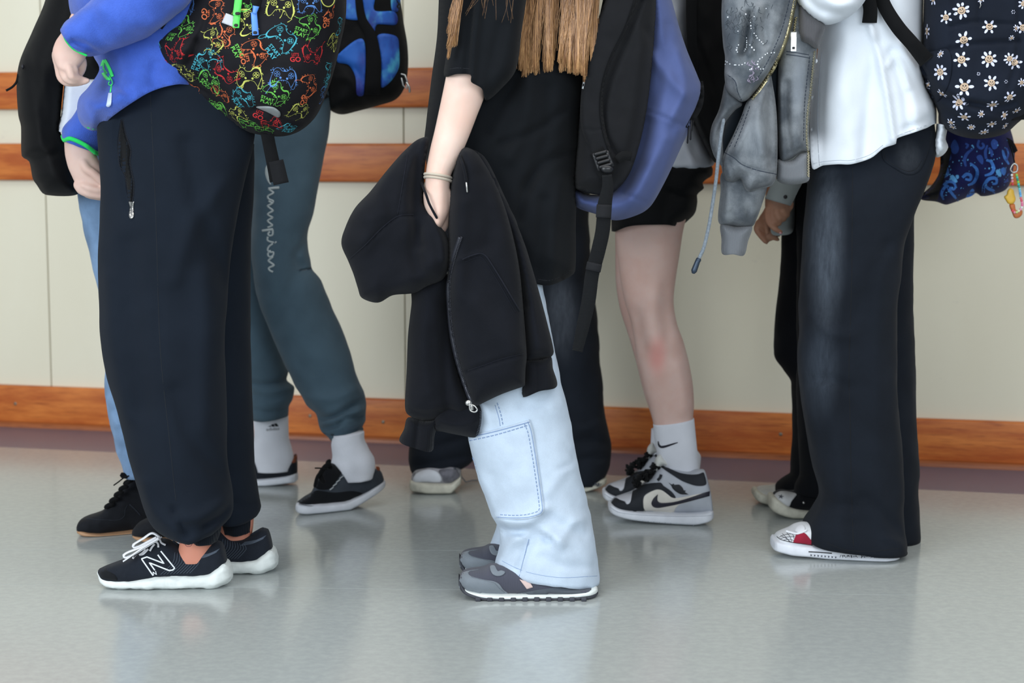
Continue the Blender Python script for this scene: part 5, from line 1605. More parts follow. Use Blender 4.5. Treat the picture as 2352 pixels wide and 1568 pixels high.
mk('strap_binding', stroke(TSt, [(1478, -60), (1440, 60), (1406, 130), (1387, 190), (1381, 250), (1388, 305), (1400, 345)], 7, 0.003, 6), M_BLACK, bag4)
mk('small_label', stroke(TSt, [(1341, 188), (1338, 204)], 4, 0.001, 3), solid('label_white', (176, 180, 184), 0.7), bag4)
Yb = 3.475
mk('webbing', [ribbonpx([(1368, 345), (1378, 362), (1388, 390), (1396, 405)], Yb + .012, [34, 34, 34, 34], 0.004, 6)], M_BLACK, bag4)
bk = P(1384, 372, Yb - 0.006)
mk('buckle', [ribbonpx([(1362, 352), (1376, 392)], Yb - .004, 7, 0.007, 10), ribbonpx([(1393, 346), (1408, 382)], Yb - .004, 7, 0.007, 10)] + [ribbonpx([(1364 + 3.6 * k, 355 + 10 * k), (1394 + 4 * k, 347 + 9.6 * k)], Yb - .006, 6, 0.006, 8) for k in range(4)] + [ball(P(1394, 388, Yb - .006), (0.013, 0.006, 0.008), 12, 8)], solid('black_plastic', (26, 27, 31), 0.3), bag4)
M_WEB = ribbed('ribbed_webbing', (22, 24, 27), 420, 'Z', 0.8)
wt = [(1394, 402), (1396, 430), (1389, 470), (1384, 530), (1373, 580), (1360, 630), (1352, 690), (1340, 745), (1326, 806)]
tl = mk('strap_tail', ribbonpx(wt, 3.47, [22, 26, 33, 33, 33, 32, 32, 30, 24], 0.003, 6), M_WEB, bag4)
M_KEEP = fabric('keeper', (34, 35, 38), 0.1, sheen=0.1)
for q in ([(1388, 470), (1386, 500)], [(1366, 604), (1362, 622)]):
    mk('elastic_keeper', ribbonpx(q, 3.467, 35, 0.004, 6), M_KEEP, bag4)
mk('side_tab', ribbonpx([(1418, 368), (1432, 358), (1450, 360)], 3.48, [20, 22, 20], 0.006, 5), M_BLACK, bag4)
mk('side_zip', [stroke(TP, [(1612, 186), (1613, 215), (1606, 245), (1592, 272), (1578, 294)], [5, 9, 14, 12, 7], 0.003, 5)], M_BLACK, bag4)
for a, b in (((1588, 272), (1586, 320)), ((1582, 290), (1579, 328)), ((1592, 268), (1588, 300))):
    mk('zip_puller', rope(TP.hit(np.array([a, ((a[0] + b[0]) / 2, (a[1] + b[1]) / 2), b], float), 0.008), 0.0018, 6), M_BLACKMETAL, bag4)

# ================================================================== PERSON 5: wide black jeans behind person 4
M_BDENIM = fabric('black_denim', (26, 31, 39), 0.15, vs=9, rough=0.92, weave=900, bump=0.3, sheen=0.1)
p5 = thing('person', 'person in wide frayed black jeans standing behind the pale cargo jeans', 'person', base_at(1220, 4.65), 'people queuing along the wall')
b5 = base_at(1220, 4.65)
f5p = P(1290, 720, 4.58) - np.array(b5)
M_BDENIM5 = fabric('faded_black_denim', (26, 31, 39), 0.15, vs=9, rough=0.92, weave=900, bump=0.3, sheen=0.1, fades=[(tuple(f5p), (0.06, 0.2, 0.16), (80, 86, 95), 0.65)])
jr = [(1190, 350, 1360, 350), (1200, 450, 1356, 450), (1215, 600, 1353, 600), (1228, 690, 1366, 690), (1245, 850, 1378, 850), (1260, 950, 1386, 950), (1268, 1010, 1401, 1025), (1272, 1050, 1399, 1060), (1276, 1078, 1392, 1082), (1280, 1100, 1378, 1106)]
jl = [(1060, 350, 1250, 350), (1010, 560, 1190, 570), (975, 800, 1120, 800), (952, 930, 1095, 940), (940, 1015, 1090, 1020), (937, 1055, 1086, 1050), (942, 1078, 1066, 1068), (948, 1088, 1060, 1072)]
mk('wide_jeans', [loft(jr, 4.66, rd=0.085, step=9, wr=(0.005, 11), creases=[([(1300, 1020), (1350, 1010), (1400, 1020)], 9, -0.008), ([(1320, 1060), (1360, 1050), (1395, 1050)], 9, -0.008), ([(1330, 985), (1360, 980), (1388, 965)], 9, 0.006)]),
                  loft(jl, 4.66, rd=0.085, step=9, wr=(0.005, 11), creases=[([(940, 1030), (1000, 1025), (1080, 1000)], 9, -0.007), ([(945, 1070), (1000, 1062), (1080, 1045)], 8, -0.006)])], M_BDENIM5, p5)
rr = random.Random(3)
fr = []
for k in range(60):
    u = 948 + rr.random() * 110; v = 1084 - (u - 948) * 0.12 + rr.random() * 4
    fr.append(rope(P(np.array([u, u + rr.uniform(-3, 3)]), np.array([v, v + 4 + 7 * rr.random()]), np.array([4.585, 4.58])), 0.0006, 4))
for k in range(40):
    u = 1320 + rr.random() * 62; v = 1108 + rr.random() * 3
    fr.append(rope(P(np.array([u, u + rr.uniform(-3, 3)]), np.array([v, v + 3 + 6 * rr.random()]), np.array([4.59, 4.585])), 0.0006, 4))
mk('frayed_hem', fr, fabric('fray', (60, 68, 80), 0.3), p5, kind='stuff')
mk('dark_top', inflate([(1060, -330), (1060, 200), (1080, 420, 1), (1200, 440, 1), (1352, 420, 1), (1350, 200), (1330, -330)], 4.68, 0.11, 60, 14), M_BLACK, p5)
w5 = lambda k: 0.05 * k
d5 = lambda u: -(u - 1000) * 0.0004
s5 = [(940, 1108, 1122, w5(.7)), (945, 1104, 1129, w5(1.0)), (965, 1106, 1134, w5(1.15)), (1000, 1109, 1138, w5(1.2)), (1034, 1110, 1136, w5(1.15)), (1046, 1103, 1126, w5(1.1)), (1058, 1094, 1113, w5(.9))]
t5 = [(946, 1090, 1114, w5(.6)), (955, 1078, 1118, w5(.9)), (972, 1070, 1120, w5(1.0)), (1000, 1060, 1122, w5(1.0)), (1030, 1060, 1120, w5(1.0)), (1048, 1066, 1112, w5(.9)), (1058, 1076, 1104, w5(.6))]
sh5 = mk('canvas_sneaker', loft(t5, 4.62, vert=True, e=2.4, step=4), fabric('worn_grey_canvas', (150, 150, 156), 0.25, vs=40), p5, label='worn pale sneaker pointing at the viewer, lace trailing')
mk('sole', loft(s5, 4.62, vert=True, near=True, e=4, step=5, floor=True), M_CREAM, sh5)
T5 = Target(sh5)
mk('toe_cap', patch(T5, [(950, 1106), (952, 1092), (965, 1082), (985, 1078), (1005, 1084), (1014, 1098), (1012, 1107), (980, 1106)], 0.002, 4), M_RUBBER, sh5)
mk('side_panel', patch(T5, [(1008, 1080), (1030, 1076), (1052, 1082), (1056, 1094), (1040, 1106), (1020, 1108), (1016, 1096)], 0.0015, 4), fabric('grey_flannel', (104, 104, 112), 0.3, vs=60), sh5)
mk('lace', rope(np.array([(fl_pt(u, v) + np.array([0, 0, .004 + h])) for u, v, h in ((1056, 1098, .035), (1060, 1106, .01), (1070, 1110, 0), (1085, 1106, 0), (1096, 1106, 0))]), 0.002, 6), solid('grey_lace', (112, 118, 124), 0.8), sh5)
s5b = [(1300, 1124, 1140, w5(.8)), (1335, 1118, 1134, w5(1.0)), (1365, 1108, 1126, w5(1.0)), (1388, 1100, 1115, w5(.8)), (1394, 1098, 1108, w5(.4))]
sh5b = mk('canvas_sneaker', loft([(1300, 1085, 1130, w5(.7)), (1335, 1075, 1126, w5(.9)), (1365, 1075, 1116, w5(.9)), (1384, 1082, 1108, w5(.6))], 4.64, vert=True, step=5), fabric('dark_canvas', (70, 74, 84), 0.2), p5)
mk('sole', loft(s5b, 4.64, vert=True, near=True, e=4, step=5, floor=True), M_CREAM, sh5b)

# ================================================================== PERSON 6: black shorts, bare legs, high-top sneakers
M_SKIN6 = None
p6 = thing('person', 'person in black shorts with bare legs, white socks and grey-black high-top sneakers', 'person', base_at(1530, 4.3), 'people queuing along the wall')
b6 = base_at(1530, 4.3)
kn = P(1508, 812, 4.24) - np.array(b6)
M_SKIN6 = skin('skin_leg', (206, 176, 166), [(tuple(kn), (0.035, 0.1, 0.075), (214, 140, 132), 0.75)])
leg6 = [(1412, 440, 1585, 440), (1412, 500, 1576, 500), (1414, 540, 1569, 530), (1420, 600, 1560, 590), (1426, 650, 1552, 640), (1434, 690, 1547, 688), (1449, 740, 1553, 735), (1458, 790, 1570, 785), (1466, 840, 1584, 840), (1478, 890, 1592, 890, .05), (1490, 930, 1594, 930, .044), (1501, 975, 1592, 965, .038), (1512, 1030, 1596, 1025, .034), (1524, 1080, 1602, 1080, .034), (1510, 1120, 1610, 1120, .034)]
leg6b = [(1412, 440, 1560, 440), (1413, 540, 1545, 540), (1414, 640, 1535, 640), (1422, 700, 1535, 700), (1440, 760, 1548, 760), (1458, 820, 1565, 820), (1478, 900, 1580, 900, .045), (1500, 970, 1586, 965, .038), (1510, 1040, 1590, 1040, .034), (1510, 1080, 1600, 1080, .034)]
body6 = remesh_body('body', [loft(leg6, 4.27, rd=0.056, step=7, creases=[([(1500, 690), (1490, 740), (1500, 790)], 26, 0.006), ([(1462, 720), (1470, 760), (1478, 800)], 14, -0.004), ([(1530, 660), (1528, 720), (1535, 770)], 14, -0.004), ([(1560, 840), (1570, 900), (1572, 940)], 14, 0.003)], cap=0.01),
                             loft(leg6b, 4.43, rd=0.052, step=9, cap=0.01), loft([(1430, 330, 1600, 330), (1425, 420, 1590, 420), (1430, 470, 1570, 470)], 4.34, rd=0.085, step=12, cap=0.01), loft([(1470, -300, 1600, -300), (1470, 0, 1590, 0), (1450, 340, 1600, 340)], 4.34, rd=0.07, step=14, seg=24)], M_SKIN6, p6, 0.004, 3)
mk('shorts', inflate([(1420, 362), (1405, 385), (1404, 450), (1405, 531, 1), (1412, 532, 1), (1440, 521, 1), (1470, 517, 1), (1530, 516, 1), (1561, 519, 1), (1582, 505), (1597, 488), (1602, 462), (1601, 448), (1608, 440), (1617, 432), (1614, 420), (1625, 410), (1636, 402), (1634, 380), (1600, 364), (1500, 362)], 4.33, 0.142, 34, 7,
                     creases=[([(1600, 440), (1570, 450), (1540, 440)], 8, -0.008), ([(1540, 400), (1530, 460), (1520, 515)], 14, -0.006)], wr=(0.004, 12)), M_BLACK, p6)
M_TEE6 = fabric('white_tee_cotton', (196, 202, 214), 0.05, rough=0.95, weave=1500, bump=0.1, sheen=0.1)
mk('white_tee', inflate([(1480, -330), (1470, 0), (1480, 340, 1), (1548, 384, 1), (1580, 387, 1), (1618, 385, 1), (1642, 374, 1), (1622, 330), (1602, 285), (1588, 240), (1583, 180), (1586, 90), (1592, 10), (1600, -330)], 4.33, 0.13, 50, 8, creases=[([(1590, 330), (1600, 360), (1620, 376)], 8, -0.006), ([(1570, 330), (1585, 360), (1590, 385)], 10, 0.006)], wr=(0.005, 13)), M_TEE6, p6)
sk6 = mk('sock', loft([(1500, 974, 1594, 960), (1504, 1010, 1598, 1000), (1510, 1045, 1602, 1040), (1522, 1080, 1606, 1080), (1530, 1100, 1608, 1100)], 4.27, rd=0.042, step=4, seg=72, e=2.1), M_SOCK, p6)
TS6 = Target(sk6)
mk('curved_stripe', stroke(TS6, [(1512, 1013), (1513, 1021), (1518, 1026), (1528, 1025), (1544, 1020), (1557, 1016)], [2, 5, 5.5, 4.5, 3.5, 1.5], 0.0012, 2), solid('sock_black', (26, 28, 40), 0.8), sk6)
sk6b = mk('sock', loft([(1496, 985, 1592, 985), (1494, 1030, 1600, 1030), (1492, 1062, 1610, 1050), (1510, 1085, 1606, 1085)], 4.43, rd=0.042, step=5), M_SOCK, p6)

z5 = lambda L: [(1370 + x / 8.11, 1030 + y / 8.11) for x, y in L]
w6 = lambda k: 0.052 * k
M_GREYL = solid('grey_leather', (170, 175, 184), 0.5, var=0.05, vs=30, bump=0.15)
M_BLKL = solid('black_nubuck_panel', (27, 31, 38), 0.75, var=0.1)
M_CRML = solid('cream_leather', (208, 204, 196), 0.55, var=0.06)
u6 = [(1403, 1152, 1166, w6(.4)), (1412, 1144, 1172, w6(.72)), (1430, 1138, 1178, w6(.92)), (1452, 1130, 1180, w6(1.0)), (1475, 1114, 1181, w6(.98)), (1495, 1098, 1181, w6(.92)), (1509, 1080, 1182, w6(.86)), (1522, 1072, 1182, w6(.82)), (1550, 1076, 1183, w6(.82)), (1580, 1082, 1183, w6(.84)), (1602, 1078, 1183, w6(.8)), (1616, 1078, 1182, w6(.72)), (1625, 1100, 1181, w6(.62)), (1632, 1132, 1180, w6(.5)), (1636, 1160, 1177, w6(.3))]
s6 = [(1399, 1160, 1172, w6(.5)), (1405, 1160, 1180, w6(.8)), (1420, 1167, 1188, w6(1.0)), (1450, 1173, 1196, w6(1.1)), (1490, 1177, 1201, w6(1.1)), (1540, 1180, 1205, w6(1.02)), (1590, 1180, 1208, w6(1.02)), (1618, 1178, 1204, w6(.95)), (1634, 1174, 1197, w6(.7)), (1639, 1174, 1190, w6(.4))]
sl6 = lambda u: -(u - 1400) * 0.0002
hi = mk('high_top', loft(u6, 4.27, vert=True, e=2.7, seg=72, step=3.5, yl=sl6), M_GREYL, p6, label='grey, black and cream high-top sneaker with a curved black side stripe')
so6 = mk('sole', loft(s6, 4.27, vert=True, near=True, e=4.5, step=5, floor=True, yl=sl6), M_RUBBER, hi)
T6 = Target(hi)
mk('toe_box', patch(T6, z5([(372, 915), (400, 890), (520, 855), (655, 840), (655, 900), (635, 985), (600, 1030), (555, 1030), (530, 985), (440, 952)]), 0.001, 3), solid('pale_grey_leather', (196, 198, 206), 0.55), hi)
mk('toe_overlay', patch(T6, z5([(278, 1010), (278, 990), (330, 925), (372, 916), (440, 952), (530, 987), (555, 1032), (600, 1032), (636, 987), (652, 900), (680, 780), (760, 722), (900, 660), (1190, 630), (1250, 690), (1400, 800), (1480, 915), (1400, 905), (1330, 850), (1205, 767), (1080, 770), (890, 882), (872, 1080), (906, 1192), (700, 1178), (480, 1138), (335, 1070)]), 0.0016, 3), M_BLKL, hi)
mk('side_panel', patch(T6, z5([(893, 888), (1080, 774), (1203, 770), (1330, 856), (1400, 910), (1480, 920), (1600, 905), (2000, 830), (2000, 900), (1650, 1010), (1540, 1045), (1470, 1120), (1425, 1205), (908, 1195), (876, 1080)]), 0.0013, 3), M_CRML, hi)
mk('curved_stripe', patch(T6, z5([(1146, 848), (1146, 848), (1060, 930), (1024, 1020), (1060, 1085), (1150, 1105), (1400, 1062), (1650, 1005), (2108, 882), (2108, 882), (2115, 790), (2115, 790), (2000, 822), (1700, 925), (1430, 995), (1220, 1010), (1150, 985), (1135, 930)]), 0.0028, 3), solid('stripe_black', (34, 34, 46), 0.5), hi)
mk('collar', patch(T6, z5([(1200, 335), (1255, 322), (1400, 385), (1560, 450), (1750, 480), (1900, 472), (1990, 440), (2020, 500), (2045, 600), (2040, 670), (1950, 694), (1820, 682), (1600, 600), (1400, 475), (1280, 395)]), 0.003, 3), M_BLKL, hi)
mk('wing_emblem', patch(T6, z5([(1345, 632), (1345, 632), (1405, 668), (1432, 648), (1455, 672), (1540, 670), (1600, 722), (1630, 775), (1668, 784), (1648, 806), (1718, 852), (1718, 852), (1580, 850), (1490, 805), (1420, 742), (1395, 690)]), 0.0018, 2.5), solid('emblem_black', (24, 28, 34), 0.6), hi)
mk('lace_loop', stroke(T6, z5([(1140, 590), (1185, 540), (1205, 480)]), 6.5, 0.004, 3), M_BLKL, hi)
mk('tongue', inflate(z5([(1090, 200), (1190, 90), (1240, 150), (1340, 250), (1385, 360), (1250, 325), (1190, 345), (1130, 420), (1085, 405)]), 4.255, 0.02, 12, 3), fabric('off_white_tongue', (206, 208, 204), 0.05), hi)
rb = random.Random(9)
lc = []
for k in range(46):
    x, y = rb.uniform(700, 1130), 0
    y = 640 - (x - 700) * 0.62 + rb.uniform(-60, 90)
    pts = [(x, y, rb.uniform(-.03, .0)), (x + rb.uniform(-60, 60), y + rb.uniform(-60, 40), rb.uniform(-.025, 0)), (x + rb.uniform(-70, 70), y + rb.uniform(-40, 60), rb.uniform(-.02, 0))]
    lc.append(ropepx([(1370 + a / 8.11, 1030 + b / 8.11, c) for a, b, c in pts], 4.26, 3.6, 6, 3))
mk('laces', lc, fabric('black_fuzzy_lace', (12, 13, 15), 0.2, bump=0.5, sheen=0.2), hi, kind='stuff')
mk('sole_line', stroke(Target(so6), z5([(260, 1090), (400, 1180), (700, 1225), (1100, 1250), (1600, 1265), (2000, 1255), (2160, 1240)]), 0.9, 0.0006, 4), solid('sole_groove', (150, 156, 166), 0.6), hi)
TSo6 = Target(so6)
mk('tread_line', join([stroke(TSo6, z5([(650 + 105 * k, 1325 + 8 * k), (650 + 105 * k, 1350 + 9 * k)]), 1.2, 0.0006, 2) for k in range(12)]), solid('sole_notch', (140, 146, 156), 0.6), hi)
copy_part(hi, p6, (-0.006, 0.165, 0.0))

bag6 = thing('backpack', 'plain black backpack on the back of the person in black shorts', 'backpack', base_at(1640, 4.36), 'backpacks worn in the queue')
mk('bag_body', inflate([(1600, -330), (1590, -40), (1585, 60), (1582, 170), (1586, 240), (1599, 290), (1622, 340), (1644, 374), (1664, 350), (1690, 250), (1720, 100), (1720, -330)], 4.22, 0.12, 14, 7, creases=[([(1600, 100), (1640, 220), (1655, 330)], 10, -0.005)], wr=(0.004, 12)), M_BLACKBAG, bag6)
mk('shoulder_strap', ribbonpx([(1600, -200, -.02), (1588, 0, -.03), (1590, 120, -.02), (1598, 230, 0)], 4.11, [24, 24, 22, 18], 0.01, 10), M_BLACK, bag6)

# ================================================================== PERSON 7: white blouse, black wide jeans
M_BLOUSE = fabric('white_poplin', (222, 229, 238), 0.03, rough=0.85, weave=1800, bump=0.08, sheen=0.1)
p7 = thing('person', 'person in white blouse and wide black jeans with red-toed canvas sneakers', 'person', base_at(1990, 3.94), 'people queuing along the wall')
b7 = np.array(base_at(1990, 3.94))
fa = [(tuple(P(1898, 560, 3.82) - b7), (0.050, 0.25, 0.26), (84, 92, 103), 0.6), (tuple(P(1885, 850, 3.82) - b7), (0.05, 0.25, 0.14), (60, 68, 79), 0.6), (tuple(P(2090, 360, 3.84) - b7), (0.04, 0.25, 0.05), (58, 62, 68), 0.6)]
M_JEANS7 = fabric('washed_black_denim', (22, 27, 35), 0.14, vs=8, rough=0.92, weave=800, bump=0.3, sheen=0.1, fades=fa)
n7 = [(1880, 240, 2135, 240, .06, .05), (1868, 330, 2148, 330, .07, .035), (1862, 410, 2130, 410, .088, .01), (1853, 500, 2096, 500), (1846, 600, 2066, 600), (1841, 700, 2053, 700), (1835, 830, 2056, 830), (1842, 920, 2061, 920), (1856, 1010, 2066, 1010), (1872, 1085, 2069, 1085), (1882, 1138, 2071, 1138), (1868, 1172, 2073, 1176), (1850, 1204, 2075, 1216, .108), (1846, 1226, 2078, 1248, .116), (1848, 1238, 2077, 1260, .116)]
f7 = [(1950, 330, 2146, 340), (1960, 420, 2124, 420), (1960, 500, 2098, 500), (1960, 620, 2095, 620), (1950, 800, 2101, 800), (1960, 950, 2103, 950), (1980, 1100, 2106, 1100), (1980, 1200, 2110, 1210), (1985, 1228, 2111, 1238)]
j7 = mk('wide_jeans', [loft(n7, 3.90, rd=0.095, step=7, seg=80, e=2.9, wr=(0.0045, 8), creases=[([(1958, 385), (1956, 650), (1950, 850), (1955, 1100), (1960, 1262)], 4, -0.0025), ([(1860, 720), (1900, 760), (1945, 770)], 16, 0.006), ([(1850, 880), (1900, 870), (1950, 890)], 12, -0.005), ([(2040, 560), (2000, 640), (1980, 720)], 16, -0.006), ([(2020, 600), (2010, 900), (2020, 1200)], 24, 0.006), ([(1900, 900), (1920, 1050), (1930, 1240)], 22, 0.006), ([(1985, 1140), (2030, 1180), (2070, 1230)], 10, -0.005), ([(1880, 1140), (1920, 1160), (1960, 1160)], 16, -0.005), ([(2030, 1235), (2060, 1245), (2076, 1258)], 8, 0.005)]),
                       loft(f7, 4.05, rd=0.085, step=9, wr=(0.004, 10))], M_JEANS7, p7)
T7 = Target(j7)
M_SEAM7 = solid('dark_stitch', (14, 17, 22), 0.9)
mk('side_seam', stroke(T7, [(1958, 385), (1957, 560), (1956, 650), (1950, 850), (1953, 980), (1955, 1100), (1960, 1255)], 1.5, 0.0004), M_SEAM7, p7)
mk('hem_stitch', stroke(T7, [(1900, 1247), (1940, 1262), (2000, 1266), (2070, 1258)], 1.2, 0.0004), M_SEAM7, p7)
pk7 = mk('back_pocket', patch(T7, [(2022, 300), (2022, 300), (2025, 345), (2030, 368), (2058, 388), (2084, 401), (2108, 396), (2124, 372), (2138, 330), (2142, 300), (2142, 300)], 0.002, 6), M_JEANS7, p7)
mk('pocket_stitch', stroke(Target(j7, pk7), [(2030, 340), (2034, 364), (2060, 382), (2084, 393), (2104, 388), (2117, 368)], 1.2, 0.0006), M_SEAM7, pk7)
rr = random.Random(4)
mk('frayed_hem', [rope(P(np.array([u, u + rr.uniform(-4, 4)]), np.array([1276 - abs(u - 1985) * 0.03, 1278 - abs(u - 1985) * .03 + 4 * rr.random()]), np.array([3.806, 3.802])), 0.0006, 4) for u in [1925 + 135 * rr.random() for k in range(50)]], fabric('fray7', (70, 76, 86), 0.3), p7, kind='stuff')
blo = mk('blouse', [inflate([(1890, -330), (1884, -60), (1880, 100), (1872, 160), (1864, 220), (1860, 300, 1), (1866, 387, 1), (1890, 380, 1), (1925, 377, 1), (1955, 377, 1), (2000, 363, 1), (2030, 340, 1), (2058, 330, 1), (2060, 318, 1), (2100, 304, 1), (2128, 294, 1), (2132, 292, 1), (2148, 284, 1), (2165, 286, 1), (2176, 292, 1), (2172, 320), (2178, 338), (2166, 356), (2148, 360), (2143, 330), (2150, 296), (2150, 245), (2136, 210), (2126, 180), (2120, 100), (2122, -60), (2122, -330)], 3.94, 0.14, 70, 7,
                            creases=[([(2000, 60), (2030, 180), (2052, 320)], 9, 0.012), ([(2012, 100), (2000, 200), (1990, 300), (1985, 360)], 14, -0.007), ([(2050, 120), (2075, 200), (2090, 300)], 12, -0.009), ([(2070, 100), (2120, 200), (2145, 280)], 10, 0.008), ([(1950, 90), (1945, 200), (1960, 360)], 26, 0.006), ([(1895, 120), (1890, 250), (1888, 380)], 5, -0.003), ([(2040, 150), (2060, 130), (2085, 200)], 8, 0.006), ([(2150, 290), (2146, 330), (2160, 352)], 6, -0.008), ([(2080, 295), (2110, 285), (2150, 262)], 8, -0.006)], wr=(0.005, 10)),
                    inflate([(1800, -330), (1812, -60), (1828, 0), (1842, 22), (1868, 44), (1896, 57), (1926, 51), (1960, 32), (1988, 0), (2012, -60), (2020, -330)], 3.74, 0.085, 50, 6, creases=[([(1840, -20), (1880, 20), (1930, 36)], 10, -0.008), ([(1880, -20), (1920, 10), (1960, 10)], 12, 0.008)], wr=(0.004, 12))], M_BLOUSE, p7)
TBL = Target(blo)
mk('placket', [stroke(TBL, [(1887, 120), (1879, 220), (1878, 300), (1882, 380)], 1.4, 0.0005), stroke(TBL, [(1868, 376), (1890, 371), (1925, 368), (1955, 368), (1998, 355), (2028, 333)], 1.2, 0.0005), stroke(TBL, [(2062, 311), (2100, 297), (2128, 288)], 1.2, 0.0005)], solid('white_seam', (176, 184, 196), 0.9), p7)
for u, v in ((1873, 140), (1868, 225), (1867, 298)):
    h = TBL.hit(np.array([[u, v]], float), 0.001)[0]
    mk('button', ball(h, (0.005, 0.002, 0.005), 12, 6), solid('pearl', (226, 230, 236), 0.3), p7)
mk('body', loft([(1950, -300, 2060, -300), (1940, 0, 2060, 0), (1950, 300, 2080, 300)], 3.96, rd=0.06, step=16, seg=20), skin('skin_hidden', (206, 176, 164)), p7)
w7 = lambda k: 0.05 * k
z4 = lambda L: [(1700 + x / 5.6, 1080 + y / 5.6) for x, y in L]
s7 = [(1776, 1250, 1260, w7(.45)), (1779, 1246, 1264, w7(.7)), (1785, 1243, 1268, w7(.9)), (1800, 1245, 1273, w7(1.03)), (1825, 1249, 1279, w7(1.1)), (1860, 1253, 1282, w7(1.08)), (1910, 1260, 1287, w7(1.0)), (1970, 1268, 1290, w7(.98)), (2030, 1276, 1291, w7(.95)), (2056, 1278, 1288, w7(.7)), (2066, 1277, 1284, w7(.35))]
u7 = [(1780, 1236, 1250, w7(.5)), (1786, 1227, 1254, w7(.76)), (1800, 1220, 1257, w7(.95)), (1815, 1214, 1260, w7(1.02)), (1830, 1205, 1262, w7(1.04)), (1850, 1200, 1264, w7(.9)), (1880, 1205, 1268, w7(.75)), (1930, 1220, 1272, w7(.8)), (1990, 1240, 1276, w7(.78)), (2040, 1258, 1281, w7(.7)), (2058, 1270, 1280, w7(.4))]
sl7 = lambda u: -(u - 1780) * 0.00018
sh7 = mk('canvas_sneaker', loft(u7, 3.90, vert=True, e=2.5, step=3.5, yl=sl7), solid('white_toe_rubber', (214, 217, 222), 0.6), p7, label='white canvas sneaker with red side and spider-web toe')
so7 = mk('sole', loft(s7, 3.90, vert=True, near=True, e=4.5, step=4, floor=True, yl=sl7), M_RUBBER, sh7)
T7s = Target(sh7, so7)
mk('red_panel', patch(T7s, z4([(680, 925), (680, 925), (720, 820), (720, 820), (820, 800), (900, 880), (960, 960), (960, 960), (800, 950)]), 0.0012, 3), fabric('crimson_canvas', (150, 36, 58), 0.08, weave=600, bump=0.4, sheen=0.1), sh7)
mk('toe_web', [stroke(T7s, z4(l), 1.1, 0.001, 2) for l in ([(500, 860), (560, 830), (640, 815), (710, 815)], [(520, 875), (600, 855), (700, 850)], [(560, 895), (640, 885), (690, 900)], [(540, 810), (590, 860), (640, 925)], [(600, 800), (640, 850), (665, 920)], [(660, 800), (690, 850), (690, 880)], [(520, 835), (600, 880), (660, 925)])], solid('web_ink', (60, 62, 70), 0.8), sh7)
mk('sole_line', [stroke(T7s, z4([(470, 850), (520, 885), (600, 910), (700, 932), (800, 945), (930, 962)]), 1.6, 0.0012, 3), stroke(T7s, z4([(880, 1046), (1000, 1052), (1180, 1066)]), 2.4, 0.0012, 3)], M_BLACKRUB, sh7)
TW7 = Target(so7)
mk('sole_doodle', [stroke(TW7, z4([(905 + 45 * k, 1078 + 4 * k), (918 + 45 * k, 1100 + 4 * k)]), 1.3, 0.001, 2) for k in range(8)] + [stroke(TW7, z4([(925 + 45 * k, 1082 + 4 * k), (905 + 45 * k, 1098 + 4 * k)]), 1.1, 0.001, 2) for k in range(8)], solid('pen_ink', (70, 72, 84), 0.8), sh7)
mk('lace', ropepx(z4([(600, 782), (660, 800), (730, 812), (800, 795), (850, 770)]), 3.845, 2.6, 7, 3), M_WHITE, sh7)
mk('tongue', patch(T7s, z4([(700, 775), (740, 715), (790, 690), (830, 720), (830, 780), (760, 800)]), 0.004, 3), M_WHITE, sh7)
s7b = [(1900, 1240, 1262, w7(1.0)), (2000, 1246, 1264, w7(1.0)), (2060, 1250, 1262, w7(.95)), (2088, 1249, 1258, w7(.8)), (2103, 1246, 1254, w7(.5)), (2108, 1244, 1250, w7(.2))]
sh7b = mk('canvas_sneaker', loft([(1890, 1200, 1250, w7(.9)), (2000, 1200, 1252, w7(.8)), (2070, 1215, 1252, w7(.7)), (2095, 1230, 1250, w7(.4))], 4.04, vert=True, step=6), M_CANVK, p7)
mk('sole', loft(s7b, 4.04, vert=True, near=True, e=4, step=5, floor=True), M_RUBBER, sh7b)

# ------------------------------------------------------------------ daisy backpack
M_NAVYC = fabric('navy_black_canvas', (24, 30, 42), 0.12, vs=10, rough=0.9, weave=1100, bump=0.25, sheen=0.1)
bag7 = thing('backpack', 'dark navy backpack printed with smiling white daisies behind the white blouse', 'backpack', base_at(2250, 3.9), 'backpacks worn in the queue')
bd = mk('bag_body', inflate([(2135, -330), (2124, -70), (2120, 60), (2117, 128), (2104, 138), (2122, 172), (2134, 212), (2152, 250), (2166, 290), (2200, 311), (2250, 319), (2306, 308), (2338, 282), (2380, 245), (2430, 180), (2440, -70), (2440, -330)], 3.90, 0.13, 90, 6,
                            creases=[([(2120, 128), (2160, 118), (2190, 112), (2240, 100), (2340, 95)], 5, -0.006), ([(2184, 0), (2186, 60), (2182, 112)], 4, -0.004), ([(2246, -30), (2248, 20), (2247, 50)], 4, -0.004), ([(2155, 222), (2220, 235), (2290, 245), (2330, 235)], 7, -0.010), ([(2230, 238), (2290, 258), (2330, 262)], 8, -0.008), ([(2160, 250), (2230, 285), (2310, 285)], 10, -0.006), ([(2125, 160), (2170, 200), (2220, 230)], 12, 0.006), ([(2180, 60), (2240, 50), (2330, 56)], 4, -0.005), ([(2340, 0), (2338, 120), (2318, 200)], 6, -0.006)], wr=(0.005, 11)), M_NAVYC, bag7)
TD = Target(bd)
wing = mk('side_wing', patch(TD, [(2104, 138), (2122, 124), (2150, 116), (2178, 114), (2186, 150), (2176, 200), (2150, 235), (2134, 212), (2120, 172)], 0.004, 6), M_NAVYC, bag7)
TD0 = TD
TD = Target(bd, wing)
M_PETAL = solid('white_petal_print', (206, 210, 232), 0.85, var=0.05)
M_CENT = solid('tan_print', (196, 172, 148), 0.85, var=0.05)
M_INK = solid('black_print', (22, 24, 30), 0.85)
z9 = lambda x, y: (2100 + x / 4.75, y / 4.75)
